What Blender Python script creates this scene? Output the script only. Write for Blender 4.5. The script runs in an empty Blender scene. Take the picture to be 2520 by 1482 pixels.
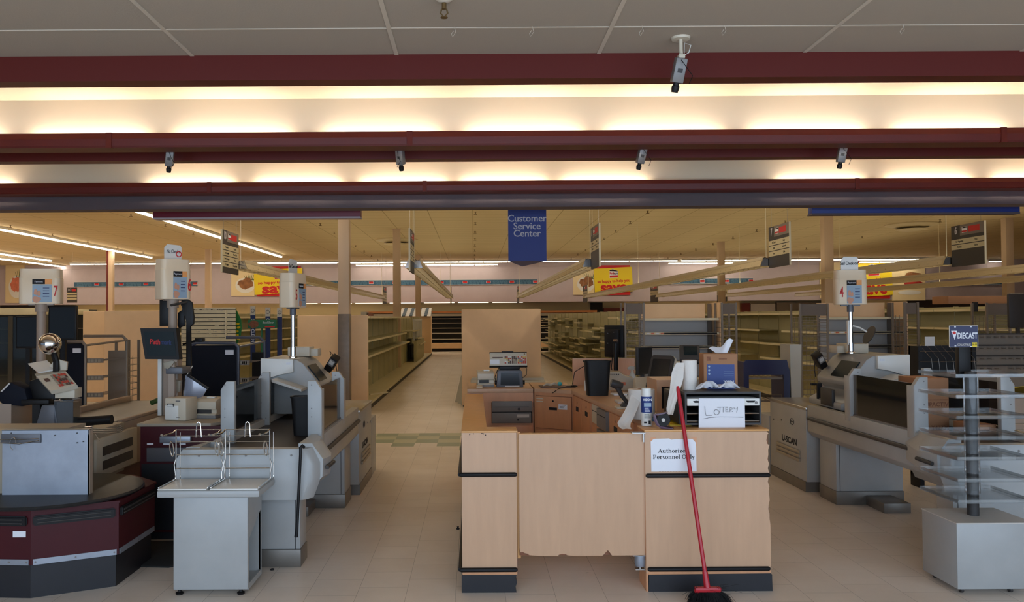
import bpy, bmesh, math, random
from mathutils import Vector, Matrix, Euler
R = math.radians
PI = math.pi
rnd = random.Random(7)
scene = bpy.context.scene
COL = scene.collection

# ---------------------------------------------------------------- camera
F, PX, PY, CAMH = 1980.0, 1165.0, 741.0, 1.70
PITCH, ROLL = 42.0 / F, -0.006
CM = (Matrix.Rotation(PI / 2 + PITCH, 3, 'X') @ Matrix.Rotation(ROLL, 3, 'Z'))
cam_d = bpy.data.cameras.new('camera')
cam = bpy.data.objects.new('camera', cam_d)
COL.objects.link(cam)
cam.location = (0, 0, CAMH)
cam.rotation_euler = CM.to_euler()
cam_d.sensor_width = 36.0
cam_d.lens = 36.0 * F / 2520
cam_d.shift_x = (1260 - PX) / 2520
cam_d.shift_y = (PY - 741) / 2520
cam_d.clip_start = 0.05
cam_d.clip_end = 200
scene.camera = cam


def ray(px, py):
    return CM @ Vector(((px - PX) / F, -(py - PY) / F, -1))


def P(px, py, Y):
    d = ray(px, py)
    t = Y / d.y
    return Vector((d.x * t, Y, CAMH + d.z * t))


def G(px, py, z=0.0):
    d = ray(px, py)
    t = (z - CAMH) / d.z
    return Vector((d.x * t, d.y * t, z))


# ---------------------------------------------------------------- world, light, exposure
scene.view_settings.view_transform = 'Standard'
scene.view_settings.look = 'None'
scene.view_settings.exposure = 0.15
scene.view_settings.gamma = 1.0
scene.view_settings.use_curve_mapping = False
w = bpy.data.worlds.new('world')
scene.world = w
w.use_nodes = True
w.node_tree.nodes['Background'].inputs[0].default_value = (0.55, 0.72, 1.0, 1)
w.node_tree.nodes['Background'].inputs[1].default_value = 0.25
cy = scene.cycles
cy.use_denoising = True
cy.max_bounces = 7
cy.diffuse_bounces = 4
cy.glossy_bounces = 3
cy.transmission_bounces = 4
cy.transparent_max_bounces = 24
cy.caustics_reflective = False
cy.caustics_refractive = False
cy.sample_clamp_indirect = 6.0
cy.use_adaptive_sampling = True
cy.adaptive_threshold = 0.02


def area(name, loc, rot, sx, sy, power, col, spread=PI):
    d = bpy.data.lights.new(name, 'AREA')
    d.shape = 'RECTANGLE'
    d.size = sx
    d.size_y = sy
    d.energy = power
    d.color = col
    d.spread = spread
    o = bpy.data.objects.new(name, d)
    o.location = loc
    o.rotation_euler = rot
    COL.objects.link(o)
    return o


# daylight entering through the glazed storefront behind the photographer
area('storefront_daylight', (1.0, -1.3, 1.7), (PI / 2, 0, 0), 14, 2.6, 430, (0.62, 0.78, 1.0))
TUBE_COVE = 44.0      # emission of the cove tubes
TUBE_STORE = 20.0     # emission of the ceiling strip lights
TUBE_AISLE = 2.6      # tubes in the hanging louvered aisle lights
FILL_UP = 6.0         # glow added on top of them to brighten the store ceiling


# ---------------------------------------------------------------- materials
def lin(c):
    return tuple(((v / 255) / 12.92 if v / 255 <= 0.04045 else ((v / 255 + 0.055) / 1.055) ** 2.4) for v in c) + (1,)


MATS = {}


def mat(name, col, rough=0.5, metal=0.0, noise=0.0, scale=6.0, stretch=None, emit=0.0, bump=0.0, alpha=1.0, coat=0.0, spec=0.5):
    if name in MATS:
        return MATS[name]
    m = bpy.data.materials.new(name)
    m.use_nodes = True
    nt = m.node_tree
    b = nt.nodes['Principled BSDF']
    c = lin(col)
    b.inputs['Base Color'].default_value = c
    b.inputs['Roughness'].default_value = rough
    b.inputs['Metallic'].default_value = metal
    b.inputs['Specular IOR Level'].default_value = spec
    if coat:
        b.inputs['Coat Weight'].default_value = coat
        b.inputs['Coat Roughness'].default_value = 0.1
    if emit:
        b.inputs['Emission Color'].default_value = c
        b.inputs['Emission Strength'].default_value = emit
    if alpha < 1:
        b.inputs['Alpha'].default_value = alpha
    if noise or bump:
        tc = nt.nodes.new('ShaderNodeTexCoord')
        mp = nt.nodes.new('ShaderNodeMapping')
        mp.inputs['Scale'].default_value = stretch or (1, 1, 1)
        n = nt.nodes.new('ShaderNodeTexNoise')
        n.inputs['Scale'].default_value = scale
        n.inputs['Detail'].default_value = 6
        n.inputs['Roughness'].default_value = 0.6
        nt.links.new(tc.outputs['Object'], mp.inputs[0])
        nt.links.new(mp.outputs[0], n.inputs['Vector'])
        if noise:
            mx = nt.nodes.new('ShaderNodeMix')
            mx.data_type = 'RGBA'
            mx.inputs[6].default_value = tuple(v * (1 - noise) for v in c[:3]) + (1,)
            mx.inputs[7].default_value = tuple(min(1, v * (1 + noise)) for v in c[:3]) + (1,)
            rp = nt.nodes.new('ShaderNodeMapRange')
            rp.inputs[1].default_value = 0.3
            rp.inputs[2].default_value = 0.7
            nt.links.new(n.outputs[0], rp.inputs[0])
            nt.links.new(rp.outputs[0], mx.inputs[0])
            nt.links.new(mx.outputs[2], b.inputs['Base Color'])
        if bump:
            bp = nt.nodes.new('ShaderNodeBump')
            bp.inputs['Strength'].default_value = bump
            bp.inputs['Distance'].default_value = 0.01
            nt.links.new(n.outputs[0], bp.inputs['Height'])
            nt.links.new(bp.outputs[0], b.inputs['Normal'])
    MATS[name] = m
    return m


def clear(name, tint, gloss=0.08, haze=0.03, rough=0.05):
    """thin clear plastic: see-through sheet with a little reflection and haze"""
    m = bpy.data.materials.new(name)
    m.use_nodes = True
    nt = m.node_tree
    nt.nodes.clear()
    out = nt.nodes.new('ShaderNodeOutputMaterial')
    tr = nt.nodes.new('ShaderNodeBsdfTransparent')
    tr.inputs[0].default_value = tint + (1,)
    gl = nt.nodes.new('ShaderNodeBsdfGlossy')
    gl.inputs['Roughness'].default_value = rough
    df = nt.nodes.new('ShaderNodeBsdfDiffuse')
    df.inputs[0].default_value = (0.8, 0.85, 0.85, 1)
    fr = nt.nodes.new('ShaderNodeFresnel')
    fr.inputs[0].default_value = 1.45
    m1 = nt.nodes.new('ShaderNodeMixShader')
    m2 = nt.nodes.new('ShaderNodeMixShader')
    m1.inputs[0].default_value = haze
    nt.links.new(tr.outputs[0], m1.inputs[1])
    nt.links.new(df.outputs[0], m1.inputs[2])
    ad = nt.nodes.new('ShaderNodeMath')
    ad.operation = 'MULTIPLY'
    ad.inputs[1].default_value = gloss / 0.05
    nt.links.new(fr.outputs[0], ad.inputs[0])
    cl = nt.nodes.new('ShaderNodeClamp')
    nt.links.new(ad.outputs[0], cl.inputs[0])
    nt.links.new(cl.outputs[0], m2.inputs[0])
    nt.links.new(m1.outputs[0], m2.inputs[1])
    nt.links.new(gl.outputs[0], m2.inputs[2])
    nt.links.new(m2.outputs[0], out.inputs[0])
    MATS[name] = m
    return m


def lamp_mat(name, col, strength):
    m = bpy.data.materials.new(name)
    m.use_nodes = True
    nt = m.node_tree
    nt.nodes.clear()
    out = nt.nodes.new('ShaderNodeOutputMaterial')
    e = nt.nodes.new('ShaderNodeEmission')
    e.inputs[0].default_value = col + (1,)
    e.inputs[1].default_value = strength
    nt.links.new(e.outputs[0], out.inputs[0])
    return m


def floor_mat():
    m = bpy.data.materials.new('vinyl_floor_tile')
    m.use_nodes = True
    nt = m.node_tree
    b = nt.nodes['Principled BSDF']
    tc = nt.nodes.new('ShaderNodeTexCoord')
    mp = nt.nodes.new('ShaderNodeMapping')
    mp.inputs['Rotation'].default_value = (0, 0, PI / 2)
    mp.inputs['Location'].default_value = (0.1, 0.12, 0)
    br = nt.nodes.new('ShaderNodeTexBrick')
    br.offset = 0.5
    br.inputs['Scale'].default_value = 1.0
    br.inputs['Brick Width'].default_value = 0.3048
    br.inputs['Row Height'].default_value = 0.3048
    br.inputs['Mortar Size'].default_value = 0.0011
    br.inputs['Mortar Smooth'].default_value = 0.1
    br.inputs['Color1'].default_value = lin((238, 224, 209))
    br.inputs['Color2'].default_value = lin((233, 218, 202))
    br.inputs['Mortar'].default_value = lin((158, 144, 126))
    nt.links.new(tc.outputs['Object'], mp.inputs[0])
    nt.links.new(mp.outputs[0], br.inputs['Vector'])
    n = nt.nodes.new('ShaderNodeTexNoise')
    n.inputs['Scale'].default_value = 1.3
    n.inputs['Detail'].default_value = 8
    n.inputs['Roughness'].default_value = 0.7
    nt.links.new(tc.outputs['Object'], n.inputs['Vector'])
    mx = nt.nodes.new('ShaderNodeMix')
    mx.data_type = 'RGBA'
    mx.blend_type = 'MULTIPLY'
    rp = nt.nodes.new('ShaderNodeMapRange')
    rp.inputs[1].default_value = 0.35
    rp.inputs[2].default_value = 0.75
    rp.inputs[3].default_value = 0.0
    rp.inputs[4].default_value = 0.5
    nt.links.new(n.outputs[0], rp.inputs[0])
    nt.links.new(rp.outputs[0], mx.inputs[0])
    nt.links.new(br.outputs[0], mx.inputs[6])
    mx.inputs[7].default_value = (0.8, 0.77, 0.72, 1)
    # small dark scuffs
    n2 = nt.nodes.new('ShaderNodeTexNoise')
    n2.inputs['Scale'].default_value = 9
    n2.inputs['Detail'].default_value = 3
    nt.links.new(tc.outputs['Object'], n2.inputs['Vector'])
    r2 = nt.nodes.new('ShaderNodeMapRange')
    r2.inputs[1].default_value = 0.72
    r2.inputs[2].default_value = 0.78
    r2.inputs[4].default_value = 0.5
    nt.links.new(n2.outputs[0], r2.inputs[0])
    m3 = nt.nodes.new('ShaderNodeMix')
    m3.data_type = 'RGBA'
    nt.links.new(r2.outputs[0], m3.inputs[0])
    nt.links.new(mx.outputs[2], m3.inputs[6])
    m3.inputs[7].default_value = lin((140, 124, 100))
    nt.links.new(m3.outputs[2], b.inputs['Base Color'])
    b.inputs['Roughness'].default_value = 0.33
    r3 = nt.nodes.new('ShaderNodeMapRange')
    r3.inputs[3].default_value = 0.22
    r3.inputs[4].default_value = 0.5
    nt.links.new(n.outputs[0], r3.inputs[0])
    nt.links.new(r3.outputs[0], b.inputs['Roughness'])
    MATS['floor'] = m
    return m


def grid_ceiling_mat(name, col, seam, w_, h_, mort, ox=0, oy=0):
    m = bpy.data.materials.new(name)
    m.use_nodes = True
    nt = m.node_tree
    b = nt.nodes['Principled BSDF']
    tc = nt.nodes.new('ShaderNodeTexCoord')
    mp = nt.nodes.new('ShaderNodeMapping')
    mp.inputs['Location'].default_value = (ox, oy, 0)
    br = nt.nodes.new('ShaderNodeTexBrick')
    br.offset = 0.0
    br.inputs['Scale'].default_value = 1.0
    br.inputs['Brick Width'].default_value = w_
    br.inputs['Row Height'].default_value = h_
    br.inputs['Mortar Size'].default_value = mort
    br.inputs['Mortar Smooth'].default_value = 0.0
    br.inputs['Color1'].default_value = lin(col)
    br.inputs['Color2'].default_value = lin(tuple(v * 0.985 for v in col))
    br.inputs['Mortar'].default_value = lin(seam)
    nt.links.new(tc.outputs['Object'], mp.inputs[0])
    nt.links.new(mp.outputs[0], br.inputs['Vector'])
    nt.links.new(br.outputs[0], b.inputs['Base Color'])
    b.inputs['Roughness'].default_value = 0.9
    n = nt.nodes.new('ShaderNodeTexNoise')
    n.inputs['Scale'].default_value = 90
    nt.links.new(tc.outputs['Object'], n.inputs['Vector'])
    bp = nt.nodes.new('ShaderNodeBump')
    bp.inputs['Strength'].default_value = 0.15
    bp.inputs['Distance'].default_value = 0.004
    nt.links.new(n.outputs[0], bp.inputs['Height'])
    nt.links.new(bp.outputs[0], b.inputs['Normal'])
    MATS[name] = m
    return m


floor_mat()
grid_ceiling_mat('store_ceiling_tile', (206, 184, 138), (164, 142, 98), 1.22, 0.61, 0.012)
mat('near_ceiling_tile', (172, 158, 140), 0.9, bump=0.15, scale=120)
mat('tee_bar', (206, 192, 172), 0.5)
mat('burgundy_fascia', (88, 23, 15), 0.42, spec=0.35)
mat('cove_paint', (240, 228, 204), 0.8)
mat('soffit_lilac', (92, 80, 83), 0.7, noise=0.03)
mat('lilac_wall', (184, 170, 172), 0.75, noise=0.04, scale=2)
mat('cream_wall', (226, 208, 160), 0.7)
mat('maple', (200, 160, 126), 0.42, noise=0.05, scale=2.6, stretch=(7, 7, 0.8))
mat('maple_orange', (214, 158, 96), 0.4, noise=0.06, scale=3, stretch=(4, 4, 1))
mat('maple_dark', (208, 150, 108), 0.42, noise=0.07, scale=3.5, stretch=(5, 5, 0.8))
mat('chipboard', (128, 84, 62), 0.9, noise=0.25, scale=40)
mat('black_plinth', (26, 26, 31), 0.5, noise=0.12, scale=14)
mat('rubber', (20, 19, 20), 0.5, spec=0.3)
mat('black_plastic', (22, 20, 19), 0.5, noise=0.1, spec=0.3)
mat('dark_gray_plastic', (60, 57, 55), 0.5, noise=0.05, spec=0.35)
mat('gray_plastic', (124, 120, 116), 0.5, noise=0.05)
mat('slate_metal', (98, 98, 102), 0.45, metal=0.2)
mat('beige_plastic', (206, 194, 172), 0.45, noise=0.04)
mat('beige_dark', (160, 148, 128), 0.5)
mat('white_lane', (168, 169, 167), 0.38, noise=0.05, scale=5)
mat('white_plastic', (226, 224, 216), 0.35)
mat('white_paper', (232, 232, 236), 0.8)
mat('paper_towel', (232, 224, 214), 0.95, bump=0.3, scale=60)
mat('steel', (170, 166, 160), 0.3, metal=1.0, noise=0.08, scale=14, stretch=(1, 1, 8))
mat('galvanised', (156, 162, 172), 0.42, metal=0.55, noise=0.14, scale=4)
mat('chrome', (225, 222, 216), 0.12, metal=1.0)
mat('mirror_chrome', (235, 232, 228), 0.03, metal=1.0)
mat('dull_plinth', (120, 114, 106), 0.4, metal=0.4, noise=0.1)
mat('burgundy', (66, 12, 20), 0.5, noise=0.06, spec=0.3)
mat('turntable_black', (40, 40, 40), 0.42, noise=0.25, scale=7, spec=0.3)
mat('belt', (40, 38, 36), 0.5, noise=0.1)
mat('navy_panel', (18, 21, 32), 0.7, spec=0.2)
mat('navy_plastic', (22, 24, 70), 0.4)
mat('rack_frame', (88, 94, 108), 0.4, metal=0.3)
mat('brown_rack', (136, 124, 110), 0.5, metal=0.3)
mat('endcap_cream', (240, 204, 160), 0.62, noise=0.05, scale=2.5)
mat('shelf_cream', (222, 210, 172), 0.5, noise=0.05)
mat('shelf_green', (188, 182, 144), 0.55, noise=0.06, scale=3)
mat('shelf_edge', (232, 220, 184), 0.4)
mat('shelf_gray', (200, 194, 186), 0.5)
mat('fixture_tan', (206, 188, 152), 0.5)
mat('wrap_steel', (132, 120, 108), 0.45, metal=0.6, noise=0.1, scale=10)
mat('mark_gray', (150, 148, 146), 0.5)
mat('column_paint', (208, 182, 152), 0.6)
mat('tan_post', (160, 140, 122), 0.5)
mat('lantern', (236, 214, 182), 0.4)
mat('screen', (24, 34, 36), 0.35, spec=0.12)
mat('screen_dark', (30, 34, 36), 0.15)
mat('red_broom', (178, 26, 40), 0.35)
mat('bristle', (16, 15, 15), 0.9)
mat('cardboard', (164, 118, 84), 0.85, noise=0.06)
mat('blue_label', (34, 58, 122), 0.5)
mat('royal_sign', (36, 56, 130), 0.55)
mat('sign_red', (112, 24, 42), 0.5)
mat('sign_text_gray', (196, 192, 196), 0.6)
mat('ink_black', (22, 20, 22), 0.8)
mat('logo_red', (196, 30, 30), 0.6)
mat('logo_blue', (30, 44, 92), 0.6)
mat('yellow_poster', (232, 204, 20), 0.6)
mat('poster_red', (200, 22, 26), 0.6)
mat('poster_cream', (226, 206, 160), 0.6)
mat('food_brown', (140, 92, 52), 0.7, noise=0.4, scale=5)
mat('food_pink', (216, 122, 92), 0.7, noise=0.2, scale=5)
mat('food_green', (56, 92, 40), 0.7, noise=0.4, scale=8)
mat('food_red', (170, 40, 34), 0.7, noise=0.3, scale=5)
mat('banner_blue', (42, 82, 108), 0.6)
mat('banner_text', (66, 104, 128), 0.6)
mat('sign_gray', (120, 108, 96), 0.6)
mat('sign_dark', (52, 46, 42), 0.6)
mat('sign_strip', (196, 182, 144), 0.6)
mat('diffuser', (200, 180, 136), 0.6)
mat('louver', (170, 152, 118), 0.4, metal=0.2)
mat('sprinkler_brass', (120, 96, 60), 0.4, metal=0.6)
mat('camera_gray', (124, 120, 116), 0.4, metal=0.2)
mat('green_tile', (152, 160, 134), 0.4)
mat('green_tile_light', (192, 190, 158), 0.4)
mat('cooler_dark', (70, 68, 60), 0.5)
mat('cooler_white', (190, 184, 168), 0.4)
mat('oak_trim', (184, 116, 62), 0.45)
mat('maroon', (110, 40, 34), 0.6)
mat('photo_orange', (236, 160, 90), 0.6)
mat('photo_blue', (150, 170, 186), 0.6)
mat('photo_skin', (206, 150, 120), 0.6)
mat('teal', (60, 170, 175), 0.5)
mat('purple_plastic', (92, 66, 84), 0.35)
mat('key_red', (190, 70, 54), 0.5)
mat('key_yellow', (214, 176, 90), 0.5)
mat('key_blue', (110, 130, 150), 0.5)
mat('key_dark', (92, 66, 58), 0.5)
mat('price_yellow', (230, 200, 30), 0.5)
mat('green_sign', (40, 120, 52), 0.5)
mat('green_box', (20, 104, 62), 0.5)
mat('floor_mat_black', (34, 34, 32), 0.9)
mat('wire_gold', (190, 160, 90), 0.3, metal=0.8)
mat('yellow_cloth', (190, 160, 50), 0.9)
clear('acrylic', (0.985, 0.985, 0.98), 0.035, 0.09)
clear('smoked_acrylic', (0.6, 0.53, 0.47), 0.05, 0.02)
clear('cooler_glass', (0.45, 0.5, 0.42), 0.12, 0.01)
clear('soft_plastic', (0.92, 0.92, 0.95), 0.12, 0.05, 0.1)
MATS['cove_tube'] = lamp_mat('cove_tube', (1.0, 0.88, 0.69), TUBE_COVE)
MATS['store_tube'] = lamp_mat('store_tube', (1.0, 0.88, 0.70), TUBE_STORE)
MATS['aisle_tube'] = lamp_mat('aisle_tube', (1.0, 0.88, 0.64), TUBE_AISLE)
MATS['added_ceiling_fill'] = lamp_mat('added_ceiling_fill', (1.0, 0.88, 0.64), FILL_UP)  # added upward glow for the store ceiling


# ---------------------------------------------------------------- mesh builder
class MB:
    def __init__(self):
        self.bm = bmesh.new()

    def quadface(self, pts):
        vs = [self.bm.verts.new(p) for p in pts]
        self.bm.faces.new(vs)
        return self

    def hexa(self, p):
        """8 points: bottom 4 (ccw) then top 4"""
        v = [self.bm.verts.new(q) for q in p]
        for f in ((3, 2, 1, 0), (4, 5, 6, 7), (0, 1, 5, 4), (1, 2, 6, 5), (2, 3, 7, 6), (3, 0, 4, 7)):
            self.bm.faces.new([v[i] for i in f])
        return v

    def box(self, x0, x1, y0, y1, z0, z1, bev=0.0, seg=2):
        if x0 > x1: x0, x1 = x1, x0
        if y0 > y1: y0, y1 = y1, y0
        if z0 > z1: z0, z1 = z1, z0
        v = self.hexa([(x0, y0, z0), (x1, y0, z0), (x1, y1, z0), (x0, y1, z0),
                       (x0, y0, z1), (x1, y0, z1), (x1, y1, z1), (x0, y1, z1)])
        if bev:
            bev = min(bev, 0.45 * min(x1 - x0, y1 - y0, z1 - z0))
            es = list({e for q in v for e in q.link_edges})
            bmesh.ops.bevel(self.bm, geom=es, offset=bev, segments=seg, affect='EDGES', profile=0.5)
        return self

    def prism(self, pts, axis, a, b, bev=0.0):
        """polygon pts extruded on axis; pts are (y,z) for x, (x,z) for y, (x,y) for z"""
        def mk(p, t):
            return {'x': (t, p[0], p[1]), 'y': (p[0], t, p[1]), 'z': (p[0], p[1], t)}[axis]
        A = [self.bm.verts.new(mk(p, a)) for p in pts]
        B = [self.bm.verts.new(mk(p, b)) for p in pts]
        n = len(pts)
        fs = [self.bm.faces.new(A[::-1]), self.bm.faces.new(B)]
        for i in range(n):
            fs.append(self.bm.faces.new([A[i], A[(i + 1) % n], B[(i + 1) % n], B[i]]))
        if bev:
            es = list({e for f in fs for e in f.edges})
            bmesh.ops.bevel(self.bm, geom=es, offset=bev, segments=2, affect='EDGES', profile=0.5)
        return self

    def rings(self, rs, cap=True, closed=False):
        vs = [[self.bm.verts.new(p) for p in r] for r in rs]
        n = len(vs[0])
        m = len(vs)
        for i in range(m if closed else m - 1):
            a, b = vs[i], vs[(i + 1) % m]
            for j in range(n):
                self.bm.faces.new([a[j], a[(j + 1) % n], b[(j + 1) % n], b[j]])
        if cap and not closed:
            self.bm.faces.new(vs[0][::-1])
            self.bm.faces.new(vs[-1])
        return self

    def tube(self, path, r, seg=6, closed=False):
        pts = [Vector(p) for p in path]
        n = len(pts)
        rs = []
        up = None
        for i, p in enumerate(pts):
            if closed:
                d = pts[(i + 1) % n] - pts[i - 1]
            elif i == 0:
                d = pts[1] - pts[0]
            elif i == n - 1:
                d = pts[-1] - pts[-2]
            else:
                d = (pts[i + 1] - p).normalized() + (p - pts[i - 1]).normalized()
            if d.length < 1e-9:
                d = Vector((0, 0, 1))
            d.normalize()
            if up is None:
                up = Vector((0, 0, 1)) if abs(d.z) < 0.9 else Vector((0, 1, 0))
            u = d.cross(up)
            if u.length < 1e-6:
                u = d.cross(Vector((1, 0, 0)))
            u.normalize()
            v = u.cross(d).normalized()
            up = v
            rr = r[i] if isinstance(r, (list, tuple)) else r
            rs.append([p + (u * math.cos(2 * PI * k / seg) + v * math.sin(2 * PI * k / seg)) * rr for k in range(seg)])
        self.rings(rs, closed=closed)
        return self

    def cyl(self, p0, p1, r0, r1=None, seg=20):
        return self.tube([p0, p1], [r0, r0 if r1 is None else r1], seg)

    def lathe(self, cx, cy_, prof, seg=28):
        return self.rings([[(cx + r * math.cos(2 * PI * k / seg), cy_ + r * math.sin(2 * PI * k / seg), z) for k in range(seg)] for r, z in prof])

    def ball(self, c, r, seg=16, sx=1, sy=1, sz=1):
        rs = []
        for i in range(1, seg):
            a = PI * i / seg
            rs.append([(c[0] + sx * r * math.sin(a) * math.cos(2 * PI * k / (2 * seg)), c[1] + sy * r * math.sin(a) * math.sin(2 * PI * k / (2 * seg)), c[2] - sz * r * math.cos(a)) for k in range(2 * seg)])
        return self.rings(rs)

    def sheet(self, fn, nu, nv, th=0.0006):
        """thin sheet through fn(u,v)"""
        g = [[Vector(fn(i / nu, j / nv)) for j in range(nv + 1)] for i in range(nu + 1)]
        top = [[self.bm.verts.new(p) for p in r] for r in g]
        bot = []
        for i in range(nu + 1):
            r = []
            for j in range(nv + 1):
                a = g[min(i + 1, nu)][j] - g[max(i - 1, 0)][j]
                b = g[i][min(j + 1, nv)] - g[i][max(j - 1, 0)]
                nn = a.cross(b)
                nn = nn.normalized() if nn.length > 1e-12 else Vector((0, 0, 1))
                r.append(self.bm.verts.new(g[i][j] - nn * th))
            bot.append(r)
        F_ = self.bm.faces.new
        for i in range(nu):
            for j in range(nv):
                F_([top[i][j], top[i + 1][j], top[i + 1][j + 1], top[i][j + 1]])
                F_([bot[i][j], bot[i][j + 1], bot[i + 1][j + 1], bot[i + 1][j]])
        for i in range(nu):
            F_([top[i][0], bot[i][0], bot[i + 1][0], top[i + 1][0]])
            F_([top[i][nv], top[i + 1][nv], bot[i + 1][nv], bot[i][nv]])
        for j in range(nv):
            F_([top[0][j], top[0][j + 1], bot[0][j + 1], bot[0][j]])
            F_([top[nu][j], bot[nu][j], bot[nu][j + 1], top[nu][j + 1]])
        return self

    def pbox(self, x0, y0, x1, y1, Y, d, bev=0.0):
        a, b = P(x0, y1, Y), P(x1, y0, Y)
        return self.box(a.x, b.x, Y, Y + d, a.z, b.z, bev)

    def done(self, name, m, parent=None, smooth=None, xf=None, label=None, cat=None, group=None, kind=None):
        bm = self.bm
        if xf is not None:
            bmesh.ops.transform(bm, matrix=xf, verts=bm.verts)
        bmesh.ops.recalc_face_normals(bm, faces=bm.faces)
        me = bpy.data.meshes.new(name)
        bm.to_mesh(me)
        bm.free()
        if smooth is None:
            smooth = 35
        if smooth:
            me.polygons.foreach_set('use_smooth', [True] * len(me.polygons))
            try:
                me.set_sharp_from_angle(angle=R(smooth))
            except Exception:
                pass
        me.materials.append(MATS[m] if isinstance(m, str) else m)
        return link(name, me, parent, label, cat, group, kind)


LOCAL = {}


def link(name, me, parent=None, label=None, cat=None, group=None, kind=None):
    o = bpy.data.objects.new(name, me)
    COL.objects.link(o)
    if parent is not None:
        o.parent = parent
        if parent.parent is None and not LOCAL.get(parent.name):
            o.location = -parent.location
        if label:
            o['label'] = label
        if kind:
            o['kind'] = kind
    else:
        # put the origin at the base of the object
        vs = me.vertices
        if len(vs):
            xs = [v.co.x for v in vs]; ys = [v.co.y for v in vs]; zs = [v.co.z for v in vs]
            c = Vector(((min(xs) + max(xs)) / 2, (min(ys) + max(ys)) / 2, min(zs)))
            if kind != 'structure':
                me.transform(Matrix.Translation(-c))
                o.location = c
        tag(o, label, cat, group, kind)
    return o


def tag(o, label=None, cat=None, group=None, kind=None):
    if label: o['label'] = label
    if cat: o['category'] = cat
    if group: o['group'] = group
    if kind: o['kind'] = kind
    return o


def thing(name, label, cat, loc=(0, 0, 0), group=None, local=False, rotz=0.0, rot=None):
    """Empty at the base; world-coordinate parts unless local"""
    o = bpy.data.objects.new(name, None)
    COL.objects.link(o)
    o.location = loc
    o.empty_display_size = 0.1
    if local:
        LOCAL[o.name] = True
        o.rotation_euler = rot or (0, 0, rotz)
    tag(o, label, cat, group)
    return o


def dup(root, loc, rotz=None, label=None, group=None, parent=None):
    kids = [c for c in COL.objects if c.parent is root]
    return _dup(root, kids, loc, rotz, label, group)


def _dup(root, kids, loc, rotz, label, group):
    r = root.copy()
    COL.objects.link(r)
    r.location = loc
    if rotz is not None:
        r.rotation_euler = (0, 0, rotz)
    if label: r['label'] = label
    if group: r['group'] = group
    for ch in kids:
        c = ch.copy()
        COL.objects.link(c)
        c.parent = r
        for g in list(ch.children):
            d = g.copy()
            COL.objects.link(d)
            d.parent = c
    return r


FCACHE = {}


def frame(o, xd, yd):
    xd, yd = Vector(xd).normalized(), Vector(yd).normalized()
    zd = xd.cross(yd)
    m = Matrix((xd, yd, zd)).transposed().to_4x4()
    m.translation = Vector(o)
    return m


FRONT = ((1, 0, 0), (0, 0, 1))
LEFTF = ((0, -1, 0), (0, 0, 1))     # face looking towards -X
RIGHTF = ((0, 1, 0), (0, 0, 1))     # face looking towards +X


def text(s, size, m, parent, o, dirs=FRONT, name='lettering', align='CENTER', sx=1.0, ext=0.0006, bold=0.0, off=0.0, shear=0.0, res=3):
    """real lettering: centre at point o, on a face with the given directions"""
    cu = bpy.data.curves.new('t', 'FONT')
    cu.body = s
    cu.size = size
    cu.align_x = align
    cu.align_y = 'CENTER'
    cu.extrude = ext
    cu.offset = bold
    cu.shear = shear
    cu.space_line = 0.95
    cu.resolution_u = res
    ob = bpy.data.objects.new('t', cu)
    COL.objects.link(ob)
    dg = bpy.context.evaluated_depsgraph_get()
    me = bpy.data.meshes.new_from_object(ob.evaluated_get(dg))
    bpy.data.objects.remove(ob)
    mt = frame(o, *dirs)
    me.transform(mt @ Matrix.Translation((0, 0, off)) @ Matrix.Diagonal((sx, 1, 1, 1)))
    me.materials.clear()
    me.materials.append(MATS[m])
    me.name = name
    return link(name, me, parent)


def struct(mb, name, m, smooth=None):
    return mb.done(name, m, kind='structure', smooth=smooth)

# ================================================================ THE SETTING
X0, X1, YB, YF = -26.0, 30.0, 43.2, -1.5
ZN, ZS, YS0, YS1 = 3.28, 4.60, 9.35, 9.6     # near ceiling, store ceiling, soffit wall

struct(MB().box(X0, X1, YF, YB, -0.1, 0), 'floor', 'floor', smooth=0)
# green check tiles laid in the beige floor
m = MB(); m2 = MB()
T = 0.3048
gy = 10.42
dark = {(-1, 4), (-1.0, 2), (0, 3), (0, 1), (1, 0), (2, 3), (2, 1)}
for c in range(-4, 8):
    pat = {0: (4, 2), 1: (3, 1), 2: (0,), 3: (3, 1), 4: (4, 2), 5: (3, 1)}[(c + 3) % 6 if (c + 3) % 6 in (0, 1, 2, 3, 4, 5) else 0]
    for r_ in range(5):
        xa = -1.72 + c * T
        ya = gy + r_ * T
        if r_ in pat:
            m.box(xa, xa + T, ya, ya + T, 0, 0.0012)
        elif 0 < r_ < 5 and r_ - 1 in pat or (r_ == 4 and c % 2):
            m2.box(xa, xa + T, ya, ya + T, 0, 0.001)
struct(m, 'floor_green_tiles', 'green_tile', smooth=0)
struct(m2, 'floor_pale_green_tiles', 'green_tile_light', smooth=0)
m = MB()
for c in range(-20, 30):
    if c % 2:
        m.box(c * 0.61, c * 0.61 + 0.61, 39.6, 39.9, 0, 0.0015)
    else:
        m.box(c * 0.61, c * 0.61 + 0.61, 39.9, 40.2, 0, 0.0015)
struct(m, 'floor_rear_green_tiles', 'green_tile', smooth=0)

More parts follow.
